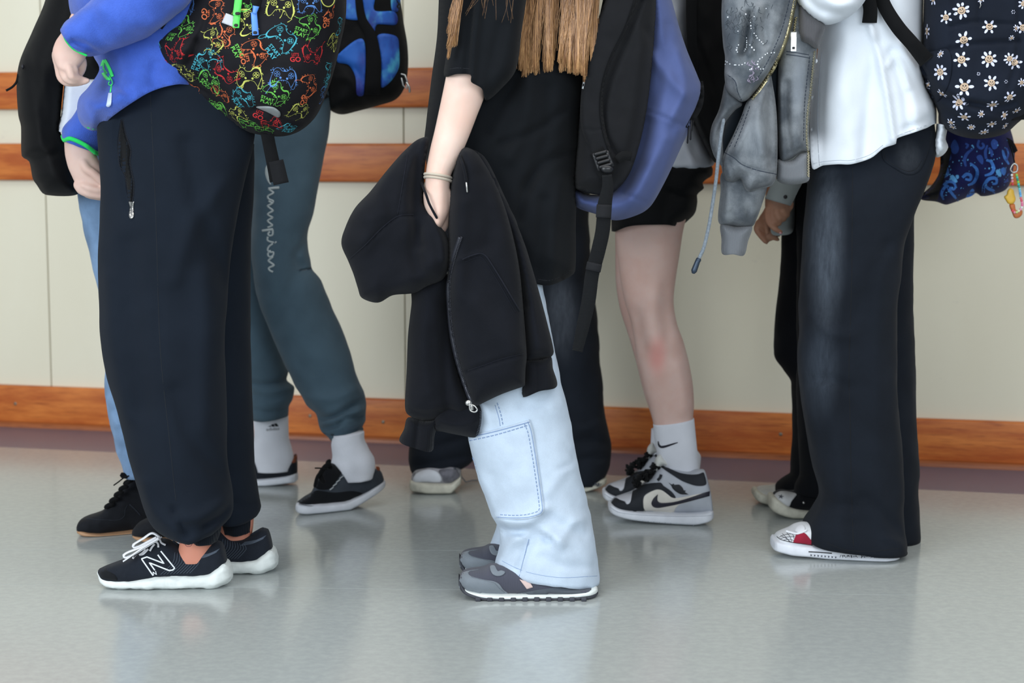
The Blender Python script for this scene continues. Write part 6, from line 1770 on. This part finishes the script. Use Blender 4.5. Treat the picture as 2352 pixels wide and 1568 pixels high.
rd = random.Random(21)
for x, y, s, tl_ in [(210, -15, 75, 0), (515, 115, 92, .3), (345, 190, 72, -.2), (140, 340, 80, .2), (820, 290, 82, 0), (540, 435, 90, .1), (515, 650, 90, .05), (815, 645, 92, -.1), (1040, 640, 66, .1), (1092, 680, 78, .1), (285, 785, 88, .2), (545, 950, 102, 0), (840, 905, 86, 0), (165, 920, 52, .3), (300, 1022, 66, .2),
                     (495, 1120, 86, -.1), (855, 1140, 72, .1), (1040, 1060, 74, .2), (545, 1275, 74, 0), (730, 1245, 42, 0), (1115, 1205, 54, .2), (980, 1255, 58, .1), (845, 1350, 62, 0), (1185, 300, 74, 0), (1195, 40, 62, 0), (285, 590, 44, .4), (1060, 415, 34, .2), (1170, 900, 48, 0), (400, 1335, 52, 0), (620, 1385, 46, 0), (760, 1440, 60, 0), (420, 1385, 46, 0), (990, 1370, 44, 0), (1110, 310, 40, 0), (700, 805, 20, 0), (1000, 890, 22, 0), (1080, 130, 24, 0), (730, -10, 40, 0)]:
    u, v = z9(x, y)
    sz = s / 4.75 * 3.8 / F
    np_ = rd.choice((6, 6, 7, 8))
    pet = [disc2d(.72 * math.cos(a), .72 * math.sin(a), .27 * rd.uniform(.8, 1.25), .17, 9, a) for a in [2 * math.pi * k / np_ + tl_ + rd.uniform(-.1, .1) for k in range(np_)]]
    q = print_on(TD, u, v, pet, sz, tl_, 0.0006)
    if q is None: continue
    fo = mk('daisy_print', q, M_PETAL, bag7, smooth=False)
    if s > 30:
        q = print_on(TD, u, v, [disc2d(0, 0, .47, .45, 14)], sz, tl_, 0.0010)
        if q: mk('flower_face', q, M_CENT, fo, smooth=False)
        q = print_on(TD, u, v, [disc2d(-.14, .14, .06, .09, 8), disc2d(.14, .14, .06, .09, 8), disc2d(0, .0, .04, .05, 7), line2d([(-.26, -.06), (-.14, -.22), (.03, -.26), (.20, -.18), (.28, -.02)], .055, step=.05)] , sz, tl_, 0.0014)
        if q: mk('smile', q, M_INK, fo, smooth=False)
mk('zip_hook', rope(TD.hit(np.array([[2249, -10], [2251, 4], [2253, 12], [2250, 18]], float), 0.006), 0.0013, 6), M_STEEL, bag7)
mk('shoulder_strap', [ribbonpx([(1985, -200, -.03), (1992, -20, -.04), (1999, 22, -.03), (1997, 52, -.02)], 3.80, [30, 30, 31, 33], 0.005, 8)], M_BLACK, bag7)
mk('side_webbing', [ribbonpx([(2008, -60, .0), (2030, 10, -.02), (2062, 62, -.035), (2095, 100, -.03), (2128, 140, .01)], 3.80, [30, 31, 32, 32, 36], 0.004, 8, (-0.25, -1, 0))], M_BLACK, bag7)
mk('bottom_strap', [ribbonpx([(2320, 262, -.02), (2345, 258, .0), (2390, 256, .02)], 3.85, [30, 34, 34], 0.006, 8)], M_BLACK, bag7)

# ------------------------------------------------------------------ grey acid-wash jacket over person 7's arm
b8 = np.array(base_at(1750, 3.72))
M_ACID = fabric('acid_wash_grey', (122, 127, 132), 0.2, vs=16, rough=0.92, weave=420, bump=0.3, sheen=0.12, fine=0.14, dark=(78, 84, 91),
                fades=[(tuple(P(1715, 110, 3.64) - b8), (0.05, 0.2, 0.11), (62, 71, 80), 0.75), (tuple(P(1675, 60, 3.64) - b8), (0.03, 0.2, 0.1), (78, 88, 97), 0.7), (tuple(P(1735, 320, 3.64) - b8), (0.05, 0.2, 0.07), (138, 145, 152), 0.6), (tuple(P(1838, 190, 3.7) - b8), (0.025, 0.2, 0.12), (128, 136, 146), 0.6)])
M_ACIDRIB = ribbed('acid_wash_rib', (120, 124, 130), 420, 'X', 0.5)
jk = thing('jacket', 'grey acid-wash zip hoodie with rhinestones hanging over the arm beside the white blouse', 'jacket', base_at(1750, 3.72))
L7 = mk('lining', inflate([(1672, 120), (1760, 60), (1806, 60), (1806, 380), (1700, 390), (1662, 372), (1654, 330), (1668, 280), (1688, 240), (1690, 200)], 3.82, 0.03, 16, 7), fabric('dark_lining', (52, 60, 68), 0.15, vs=12), jk)
A7 = mk('front_panel', inflate([(1675, -330), (1662, -60), (1657, 30), (1661, 105), (1665, 130), (1664, 175), (1670, 208), (1690, 226), (1703, 234), (1718, 228), (1748, 195), (1780, 148), (1805, 90), (1826, 10), (1836, -60), (1840, -330)], 3.70, 0.055, 40, 5, creases=[([(1722, 30), (1716, 80), (1710, 110), (1704, 122)], 7, -0.016), ([(1700, 40), (1695, 80), (1690, 120)], 14, 0.010), ([(1740, 20), (1725, 60), (1722, 120)], 10, 0.009), ([(1762, 20), (1756, 60), (1760, 100)], 8, -0.008), ([(1666, 168), (1690, 186), (1694, 210), (1703, 228)], 5, 0.006), ([(1680, 140), (1700, 150), (1720, 150)], 12, 0.005), ([(1670, 60), (1680, 20)], 10, -0.005), ([(1810, 10), (1790, 70), (1760, 140), (1720, 200)], 5, -0.003)], wr=(0.0035, 16)), M_ACID, jk)
B7 = mk('hood_edge', inflate([(1667, 185), (1676, 205), (1702, 228), (1704, 242), (1690, 252), (1674, 270), (1664, 288), (1660, 315), (1661, 345), (1663, 384), (1652, 376), (1641, 360), (1633, 338), (1630, 318), (1635, 288), (1650, 255), (1658, 225)], 3.73, 0.035, 16, 4, creases=[([(1700, 240), (1672, 262), (1650, 300), (1640, 340)], 4, -0.004)]), M_ACID, jk)
C7 = mk('lower_panel', inflate([(1716, 232), (1703, 266), (1686, 305), (1666, 346), (1657, 372), (1660, 398), (1668, 414), (1684, 419), (1700, 412), (1707, 426), (1714, 438), (1724, 441), (1745, 434), (1772, 426), (1783, 405), (1786, 340), (1784, 260), (1776, 200), (1766, 160), (1748, 190)], 3.72, 0.065, 40, 5, creases=[([(1664, 350), (1685, 362), (1705, 378), (1740, 391), (1785, 400)], 3.5, -0.004), ([(1676, 370), (1684, 395), (1692, 412)], 5, -0.007), ([(1690, 375), (1700, 395), (1712, 404)], 6, -0.005), ([(1745, 210), (1740, 280), (1750, 350)], 12, 0.008), ([(1765, 200), (1768, 280), (1772, 380)], 8, -0.008), ([(1730, 240), (1712, 300), (1690, 350)], 6, 0.005), ([(1728, 391), (1727, 402)], 4, -0.004)], wr=(0.003, 18)), M_ACID, jk)
D7 = mk('side_panel', inflate([(1800, -40), (1840, 0), (1872, 90), (1876, 118), (1870, 175), (1862, 240), (1858, 300), (1859, 345), (1840, 350), (1815, 366), (1795, 372), (1789, 350), (1786, 260), (1788, 150), (1795, 60)], 3.76, 0.04, 20, 5, creases=[([(1806, 190), (1806, 280), (1815, 350)], 8, -0.010), ([(1832, 90), (1830, 200), (1828, 330)], 18, 0.006), ([(1862, 130), (1850, 240), (1848, 340)], 4, -0.003), ([(1805, 66), (1860, 76)], 4, -0.004)], wr=(0.003, 16)), M_ACID, jk)
mk('rib_hem', inflate([(1788, 366), (1818, 368), (1838, 352), (1858, 352), (1859, 380), (1859, 412), (1848, 420), (1820, 424), (1796, 421), (1784, 412), (1783, 390)], 3.76, 0.035, 16, 4), M_ACIDRIB, jk)
mk('rib_cuff', inflate([(1838, 8), (1862, 30), (1895, 58), (1886, 90), (1878, 112), (1855, 102), (1838, 94), (1832, 50)], 3.735, 0.04, 20, 4), ribbed('brown_grey_rib', (92, 92, 96), 420, 'X', 0.5), jk)
E7 = mk('sleeve', inflate([(1660, 395), (1655, 440), (1649, 498), (1655, 516), (1690, 520), (1726, 521), (1738, 502), (1750, 470), (1762, 430), (1765, 400), (1720, 380)], 3.77, 0.05, 30, 5, creases=[([(1680, 490), (1684, 512)], 8, -0.005), ([(1720, 480), (1722, 515)], 8, -0.005), ([(1700, 430), (1694, 500)], 16, 0.005), ([(1670, 420), (1672, 480)], 8, 0.004)], wr=(0.003, 18)), M_ACID, jk)
mk('cuff', inflate([(1656, 514), (1690, 520), (1727, 519), (1718, 555), (1709, 586, 1), (1684, 584, 1), (1659, 583, 1), (1657, 550)], 3.77, 0.042, 22, 4), M_ACIDRIB, jk)
TJK = Target(A7, B7, C7, D7)
M_BRASS = solid('brass_zip', (186, 176, 140), 0.3, 0.8)
zA = [(1830, -40), (1822, 10), (1805, 85), (1780, 146), (1748, 196), (1722, 228)]
mk('zip', [stroke(TJK, [(x + 3, y) for x, y in zA], 8, 0.002, 5), teeth(TJK, [(x + 2, y) for x, y in zA], 6, 3.0, 0.004, 0.8)], M_BRASS, jk)
zD = [(1872, 118), (1868, 160), (1862, 215), (1856, 260), (1854, 310), (1857, 360), (1857, 410)]
mk('zip', teeth(TJK, zD, 5, 3.0, 0.004, 0.6), M_BRASS, jk, kind='stuff')
mk('zip', teeth(TJK, [(1829, 40), (1826, 60), (1824, 78)], 5, 3.0, 0.012, 0.6), M_BRASS, jk)
zpl = mk('zip_pull', [boxm(P(1823, 80, 3.672), 0.013, 0.008, 0.012, 0.002), boxm(P(1823, 101, 3.668), 0.012, 0.003, 0.031, 0.001)], solid('polished_steel', (206, 208, 208), 0.25, 0.9), jk, smooth=False)
mk('slot', boxm(P(1823, 110, 3.664), 0.005, 0.003, 0.005), M_BLACKRUB, zpl, smooth=False)
M_STJ = solid('dark_jacket_stitch', (44, 52, 66), 0.9)
mk('seam_stitch', [dashes(TJK, l, 1.6, 6, 2.5) for l in ([(1814, 0), (1795, 70), (1764, 140), (1733, 190)], [(1708, 262), (1690, 306), (1672, 345)], [(1722, 244), (1706, 290), (1684, 345)], [(1860, 130), (1854, 180), (1848, 240), (1846, 330)])] + [stroke(TJK, l, 1.5, 0.0006, 4) for l in ([(1664, 350), (1685, 362), (1705, 378), (1740, 391), (1784, 400)], [(1806, 118), (1830, 121), (1858, 126)], [(1806, 125), (1830, 128), (1858, 133)], [(1668, 170), (1688, 186), (1694, 210), (1703, 230)])], M_STJ, jk)
z10 = lambda x, y: (1620 + x / 5.225, y / 5.225)
rs = []
for x, y in [(270, 207), (485, 172), (587, 200), (730, 103), (545, 270), (548, 310), (550, 342), (585, 400), (610, 430), (622, 457), (650, 482), (675, 505), (692, 525), (495, 455), (498, 487), (498, 510), (497, 540), (495, 566), (482, 592), (470, 612), (535, 540), (558, 570), (585, 600), (398, 540), (380, 575), (392, 375), (245, 735), (262, 745), (295, 768), (350, 780), (365, 780), (405, 782), (442, 775), (475, 757), (720, 655), (745, 640), (792, 635), (828, 632), (685, 690), (655, 708), (632, 738), (626, 772), (640, 803), (662, 828), (695, 828), (555, 828), (535, 835), (240, 772), (385, 625), (375, 600)]:
    u, v = z10(x, y)
    h = TJK.hit(np.array([[u, v]], float), 0.0008)[0]
    rs.append(ball(h, 0.0016 if (x * 7 + y) % 3 else 0.0022, 6, 4))
mk('rhinestones', rs, solid('rhinestone', (225, 232, 240), 0.08, 0.3, spec=1.0), jk, kind='stuff')
rq = random.Random(2)
mk('embroidery', [stroke(TJK, [(u, v), (u + rq.uniform(-5, 5), v + rq.uniform(3, 9)), (u + rq.uniform(-9, 9), v + rq.uniform(8, 16))], [1.6, .9, .4], 0.0006, 3) for u, v in [(min(max(1710 + 24 * rq.gauss(0, 1), 1672), 1775), min(max(52 + 32 * rq.gauss(0, 1), -20), 105)) for k in range(80)]], solid('dark_thread', (66, 73, 80), 0.9), jk, kind='stuff')
mk('mauve_print', [stroke(TJK, [(u, v), (u + rq.uniform(-4, 6), v + rq.uniform(2, 6)), (u + rq.uniform(-6, 8), v + rq.uniform(5, 12))], [1, 3, 1], 0.0008, 3) for u, v in [(1718 + 20 * rq.random(), 135 + 48 * rq.random()) for k in range(20)]], solid('mauve_ink', (140, 132, 152), 0.9), jk, kind='stuff')
dcord = [(1662, 276, -.01), (1656, 310, -.02), (1650, 360, -.02), (1645, 410, -.01), (1638, 460, 0), (1628, 520, 0), (1616, 570, 0), (1604, 596, 0)]
dc = mk('drawstring', ropepx(dcord, 3.69, 4.2, 8, 5), fabric('grey_cord', (128, 138, 148), 0.2, vs=200, bump=0.5), jk)
mk('aglet', [ropepx([(1603, 598), (1594, 622)], 3.69, [6, 7], 8, 4), ball(P(1604, 597, 3.69), 0.006)], solid('slate_metal', (60, 72, 88), 0.4, 0.5), dc)

# ================================================================== PERSON 8: dark trousers behind person 7
M_SKIN8 = skin('skin_brown', (172, 128, 104))
p8 = thing('person', 'person in black trousers and pale shirt cuffs half hidden behind the wide black jeans', 'person', base_at(1860, 4.35), 'people queuing along the wall')
t8 = [(1800, 420, 1960, 420), (1796, 520, 1955, 520), (1790, 640, 1950, 640), (1781, 740, 1940, 740), (1778, 812, 1940, 810), (1798, 850, 1940, 846), (1820, 884, 1940, 884), (1819, 960, 1940, 960), (1817, 1050, 1940, 1050), (1816, 1086, 1940, 1088), (1794, 1102, 1940, 1106), (1782, 1116, 1940, 1120), (1781, 1126, 1938, 1128)]
mk('trousers', [loft(t8, 4.42, rd=0.08, step=9, wr=(0.003, 12)), loft([(1830, 420, 1980, 420), (1830, 800, 1960, 800), (1835, 1000, 1960, 1000), (1838, 1090, 1960, 1090), (1826, 1118, 1962, 1124), (1824, 1130, 1964, 1136)], 4.30, rd=0.075, step=9, wr=(0.003, 12))], fabric('black_twill', (11, 13, 18), 0.2, vs=8, sheen=0.1), p8)
M_SHIRT8 = fabric('pale_grey_shirt', (164, 172, 172), 0.05, rough=0.9, weave=1600, bump=0.1)
sh8 = mk('shirt', [inflate([(1790, -330), (1790, 100), (1772, 420), (1770, 480, 1), (1772, 536, 1), (1800, 540, 1), (1818, 535, 1), (1824, 520, 1), (1826, 470), (1830, 420), (1850, 60), (1850, -330)], 4.34, 0.06, 20, 6),
                   inflate([(1838, -330), (1838, 300), (1830, 440), (1829, 480), (1832, 538, 1), (1852, 543, 1), (1900, 540, 1), (1940, 500), (1960, 100), (1960, -330)], 4.36, 0.07, 24, 8)], M_SHIRT8, p8)
slv = mk('shirt_cuff', loft([(1790, 250, 1860, 262), (1775, 400, 1845, 412), (1764, 425, 1832, 440), (1757, 456, 1816, 473)], 4.24, rd=0.032, step=5, e=2.2), M_SHIRT8, p8)
mk('button', ball(P(1804, 452, 4.207), (0.005, 0.002, 0.005), 10, 6), solid('dark_button', (40, 38, 40), 0.4), slv)
hand8 = [loft([(1770, 380, 1840, 395), (1758, 452, 1816, 470), (1757, 470, 1816, 482), (1759, 484, 1814, 492)], 4.24, rd=0.024, step=4, e=2.3, cap=0.005),
         ropepx([(1764, 480, -.014), (1762, 500, -.02), (1769, 515, -.024), (1782, 527, -.026), (1794, 533, -.024)], 4.24, [7, 7, 6.8, 6.3, 5], 12, 3), ropepx([(1774, 478, -.016), (1774, 496, -.024), (1780, 508, -.026), (1790, 514, -.02)], 4.24, [7, 7, 6.8, 6], 12, 3),
         ropepx([(1784, 478, -.014), (1786, 490, -.024), (1792, 500, -.026), (1801, 504, -.018)], 4.24, [6.8, 6.8, 6.6, 6], 12, 3), ropepx([(1796, 476, -.012), (1799, 486, -.022), (1804, 494, -.02), (1810, 494, -.012)], 4.24, [6.6, 6.6, 6.4, 5.6], 12, 3), ropepx([(1808, 472, -.004), (1815, 478, -.008), (1819, 466, -.006)], 4.24, [6.5, 6.5, 5.2], 12, 3)]
hand8b = [loft([(1790, 400, 1850, 410), (1752, 486, 1795, 500), (1744, 498, 1784, 520), (1738, 514, 1776, 536)], 4.30, rd=0.02, step=4, cap=0.005), ropepx([(1742, 510, 0), (1738, 526, -.004), (1748, 542, -.006), (1760, 556, -.004)], 4.30, [7, 7.2, 6.8, 5.6], 12, 3), ropepx([(1752, 520, .004), (1752, 535, .0), (1762, 546, 0), (1768, 550, 0)], 4.30, [7, 7, 6.6, 5.6], 12, 3),
          ropepx([(1762, 526, .0), (1768, 542, -.004), (1780, 546, -.004), (1786, 550, -.002)], 4.30, [6.8, 6.6, 6.2, 5.2], 12, 3), ropepx([(1768, 520, .012), (1778, 536, .01), (1788, 540, .01)], 4.30, [6.6, 6.2, 5], 12, 3), ropepx([(1756, 505, -.016), (1760, 520, -.022), (1762, 534, -.022)], 4.30, [6.8, 6.4, 5.4], 12, 3)]
body8 = remesh_body('body', hand8 + hand8b + [loft([(1840, -300, 1920, -300), (1840, 0, 1930, 0), (1850, 380, 1940, 380), (1850, 480, 1920, 480)], 4.36, rd=0.05, step=14, seg=20), ropepx([(1880, -260, 0), (1850, 60, -.08), (1806, 400, -.11)], 4.36, [30, 26, 24], 12, 14), ropepx([(1880, -260, 0), (1860, 100, -.06), (1815, 410, -.06)], 4.36, [30, 26, 22], 12, 14), ropepx([(1880, 450), (1860, 800), (1870, 1110), (1840, 1140)], 4.40, [34, 30, 26, 24], 12, 14)], M_SKIN8, p8, 0.003, 3)
mk('fingernail', ball(P(1793, 535, 4.198), (0.0035, 0.002, 0.0025), 8, 6), solid('pink_nail', (206, 150, 156), 0.35), p8)
w8 = lambda k: 0.052 * k
s8 = [(1768, 1148, 1162, w8(.4)), (1772, 1142, 1170, w8(.7)), (1780, 1142, 1178, w8(.92)), (1795, 1150, 1186, w8(1.08)), (1815, 1162, 1192, w8(1.12)), (1840, 1170, 1195, w8(1.08)), (1880, 1174, 1195, w8(1.0)), (1960, 1174, 1192, w8(.95)), (2005, 1174, 1186, w8(.6))]
u8 = [(1775, 1136, 1156, w8(.5)), (1783, 1130, 1164, w8(.8)), (1798, 1126, 1172, w8(.98)), (1815, 1128, 1178, w8(1.0)), (1835, 1126, 1180, w8(.98)), (1870, 1110, 1182, w8(.9)), (1950, 1110, 1180, w8(.8)), (1995, 1140, 1178, w8(.5))]
sn8 = mk('canvas_sneaker', loft(u8, 4.31, vert=True, e=2.4, step=3.5), fabric('black_canvas8', (18, 19, 23), 0.2), p8, label='scuffed black sneaker with off-white rubber toe and star')
mk('sole', loft(s8, 4.31, vert=True, near=True, e=4, step=4, floor=True), M_CREAM, sn8)
T8 = Target(sn8)
mk('toe_cap', patch(T8, z4([(430, 350), (450, 300), (520, 265), (620, 270), (725, 300), (700, 350), (660, 400), (630, 465), (560, 430), (500, 380)]), 0.003, 3), solid('dirty_white_rubber', (186, 188, 190), 0.6, var=0.12), sn8)
mk('star', patch(T8, [q for k in range(5) for q in [(1700 + (525 + 42 * math.sin(k * 1.2566 + .2)) / 5.6, 1080 + (335 - 34 * math.cos(k * 1.2566 + .2)) / 5.6)] * 2 + [(1700 + (525 + 15 * math.sin(k * 1.2566 + .83)) / 5.6, 1080 + (335 - 13 * math.cos(k * 1.2566 + .83)) / 5.6)] * 2], 0.0045, 2), solid('star_grey', (70, 74, 82), 0.7), sn8)
mk('eyelet', ball(T8.hit(np.array([[1846, 1154]], float), 0.002)[0], 0.0035, 8, 6), M_STEEL, sn8)
s8b = [(1732, 1128, 1140, w8(.5)), (1738, 1127, 1149, w8(.8)), (1750, 1132, 1157, w8(1.0)), (1770, 1137, 1162, w8(1.08)), (1810, 1142, 1163, w8(1.05)), (1900, 1142, 1160, w8(1.0)), (1960, 1142, 1156, w8(.7))]
sn8b = mk('canvas_sneaker', loft([(1738, 1121, 1138, w8(.5)), (1748, 1117, 1146, w8(.8)), (1765, 1116, 1150, w8(.95)), (1800, 1110, 1152, w8(.95)), (1880, 1095, 1150, w8(.85)), (1950, 1120, 1148, w8(.5))], 4.46, vert=True, step=5), solid('dirty_white_canvas', (190, 190, 186), 0.8, var=0.12), p8)
mk('sole', loft(s8b, 4.46, vert=True, near=True, e=4, step=5, floor=True), M_CREAM, sn8b)

# ------------------------------------------------------------------ paisley bag and its keychain
bag8 = thing('backpack', 'blue paisley bag hanging below the daisy backpack', 'backpack', base_at(2230, 4.35), 'backpacks worn in the queue')
M_PAIS = fabric('navy_paisley_ground', (22, 26, 72), 0.15, vs=20, rough=0.85, weave=1200, bump=0.2, sheen=0.1)
pb = mk('bag_body', inflate([(2166, 240), (2162, 340), (2157, 395), (2140, 425), (2118, 445), (2110, 454), (2122, 460), (2150, 463), (2172, 470), (2188, 466), (2215, 456), (2242, 443), (2252, 450), (2272, 449), (2308, 437), (2322, 415), (2329, 375), (2331, 340), (2322, 300), (2300, 240)], 4.33, 0.11, 50, 5, creases=[([(2242, 443), (2240, 420), (2236, 400)], 8, -0.010), ([(2160, 400), (2180, 420), (2190, 460)], 12, 0.006)], wr=(0.004, 16)), M_PAIS, bag8)
TPb = Target(pb)
mk('side_gusset', patch(TPb, [(2162, 345), (2158, 395), (2140, 426), (2112, 453), (2150, 461), (2158, 440), (2172, 400), (2180, 370), (2184, 340)], 0.002, 5), M_BLACK, bag8)
PCOLS = [solid('paisley_blue', (52, 104, 178), 0.85, var=0.2, vs=50), solid('paisley_light', (84, 150, 204), 0.85, var=0.15, vs=50), solid('paisley_deep', (34, 66, 136), 0.85, var=0.15, vs=50)]
z11 = lambda L: [(2150 + x / 6.27, 250 + y / 6.27) for x, y in L]
for L, w, c in [([(320, 1330), (200, 1180), (160, 1110), (110, 1150), (80, 1230), (110, 1310)], [3, 6, 7, 7, 6, 4], 0), ([(200, 1130), (250, 1160), (280, 1120), (250, 1060), (170, 1050), (110, 1100)], [7, 5, 5, 6, 7, 6], 0), ([(490, 780), (580, 860), (590, 960), (540, 1060), (460, 1100)], [4, 7, 8, 7, 4], 0), ([(380, 990), (440, 940), (500, 960), (490, 1020), (420, 1010)], [6, 8, 7, 6, 5], 0), ([(540, 570), (450, 640), (410, 730), (430, 830)], [3, 7, 8, 4], 2),
                ([(680, 1210), (690, 1110), (760, 1010), (860, 1000), (870, 1070), (810, 1080)], [6, 7, 8, 8, 6, 5], 0), ([(700, 1100), (760, 1150), (830, 1180), (830, 1220)], [5, 7, 7, 5], 0), ([(700, 960), (790, 930), (830, 860), (790, 760), (720, 740)], [4, 7, 8, 7, 4], 0), ([(740, 520), (710, 620), (720, 720)], [3, 7, 6], 2), ([(620, 450), (600, 530), (650, 570), (690, 530), (660, 490)], [5, 6, 6, 6, 4], 2), ([(80, 990), (160, 940), (150, 840), (110, 790)], [6, 8, 7, 3], 0),
                ([(980, 1060), (1060, 1000), (1040, 930)], [4, 7, 4], 2), ([(960, 600), (990, 700), (1050, 800)], [5, 7, 4], 0), ([(1010, 560), (1040, 640), (1010, 740)], [4, 5, 4], 2), ([(190, 640), (200, 720), (150, 740)], [6, 6, 4], 2), ([(760, 560), (800, 620), (800, 690)], [5, 7, 4], 2), ([(420, 500), (460, 520), (430, 570)], [4, 6, 4], 2)]:
    mk('paisley_print', stroke(TPb, z11(L), [x * 1.0 for x in w], 0.0010, 3), PCOLS[c], bag8, smooth=False)
for L, c in [([(210, 540), (270, 440), (330, 560), (300, 640), (240, 640)], 2), ([(790, 490), (830, 435), (890, 480), (880, 560), (820, 580)], 2), ([(580, 690), (640, 660), (680, 720), (670, 800), (620, 760)], 2), ([(200, 970), (240, 950), (280, 990), (310, 1050), (270, 1060), (220, 1020)], 1), ([(280, 960), (320, 950), (330, 990), (300, 1010)], 1), ([(860, 890), (900, 870), (940, 930), (930, 980), (880, 950)], 1), ([(930, 870), (980, 840), (1010, 890), (980, 960), (940, 920)], 0), ([(430, 1270), (520, 1150), (560, 1210), (500, 1260)], 0)]:
    mk('paisley_print', patch(TPb, z11(L), 0.0010, 3), PCOLS[c], bag8, smooth=False)
rp = random.Random(8)
dots = []
for k in range(110):
    u, v = 2168 + 150 * rp.random(), 322 + 130 * rp.random()
    if inside(np.array([[u, v]]), np.array([(2165, 340), (2175, 380), (2165, 455), (2240, 440), (2310, 430), (2326, 340), (2315, 322)], float))[0]:
        q = print_on(TPb, u, v, [disc2d(0, 0, 1, .6 + .4 * rp.random(), 6)], (1.0 + 1.6 * rp.random()) * 4.2 / F, rp.random() * 3, 0.0008)
        if q: dots.append(q)
mk('paisley_dots', dots, PCOLS[1], bag8, smooth=False, kind='stuff')
mk('top_band', [ribbonpx([(2296, 320, -.02), (2318, 328, -.01), (2332, 348, 0)], 4.27, [16, 16, 10], 0.008, 5)], M_BLACK, bag8)

kc = thing('keychain', 'beaded keychain with a yellow charm hanging from the blue paisley bag', 'keychain', base_at(2330, 4.18))
mk('loop', ropepx([(2322, 338), (2328, 362), (2331, 378)], 4.20, 1.6, 6, 4), M_BLACK, kc)
mk('clasp', [ropepx([(2322, 384), (2328, 376), (2336, 380), (2336, 392), (2327, 396), (2321, 390), (2322, 384)], 4.19, 2.0, 7, 2)], M_STEEL, kc)
BC = [(150, 210, 90), (80, 200, 170), (60, 150, 120), (140, 215, 90), (70, 190, 190), (60, 150, 130), (110, 205, 220), (120, 190, 235), (90, 170, 230), (120, 190, 240), (230, 120, 130), (226, 90, 120), (240, 140, 180), (235, 120, 170), (236, 236, 240), (236, 160, 190), (230, 236, 200), (200, 220, 140), (236, 150, 170), (225, 80, 90)]
path = smooth_line([(2335, 402), (2339, 420), (2342, 436), (2345, 455), (2348, 468), (2346, 478), (2340, 484), (2332, 488), (2326, 484)], 1)
s_ = np.concatenate([[0], np.cumsum(np.hypot(*np.diff(path, axis=0).T))])
for k, c in enumerate(BC):
    x = s_[-1] * k / (len(BC) - 1)
    mk('bead', ball(P(np.interp(x, s_, path[:, 0]), np.interp(x, s_, path[:, 1]), 4.18), 0.0034, 9, 6), solid('bead_colour', c, 0.3), kc)
for k, c in enumerate([(240, 240, 240), (220, 200, 215), (236, 150, 180), (215, 60, 80)]):
    mk('bead', ball(P(2324 + k * 0.6, 402 + 7 * k, 4.185), 0.0032, 9, 6), solid('bead_colour', c, 0.3), kc)
mk('yellow_charm', inflate([(2320, 432), (2328, 436), (2330, 446), (2333, 458), (2327, 468), (2316, 468), (2310, 460), (2306, 452), (2312, 446), (2314, 438)], 4.185, 0.006, 6, 2.5), solid('yellow_pvc', (222, 178, 66), 0.4), kc)
mk('orange_charm', inflate([(2318, 470), (2330, 468), (2334, 482), (2347, 482), (2348, 492), (2340, 500), (2330, 500), (2324, 488)], 4.19, 0.005, 6, 2.5), solid('orange_pvc', (196, 112, 62), 0.4), kc)
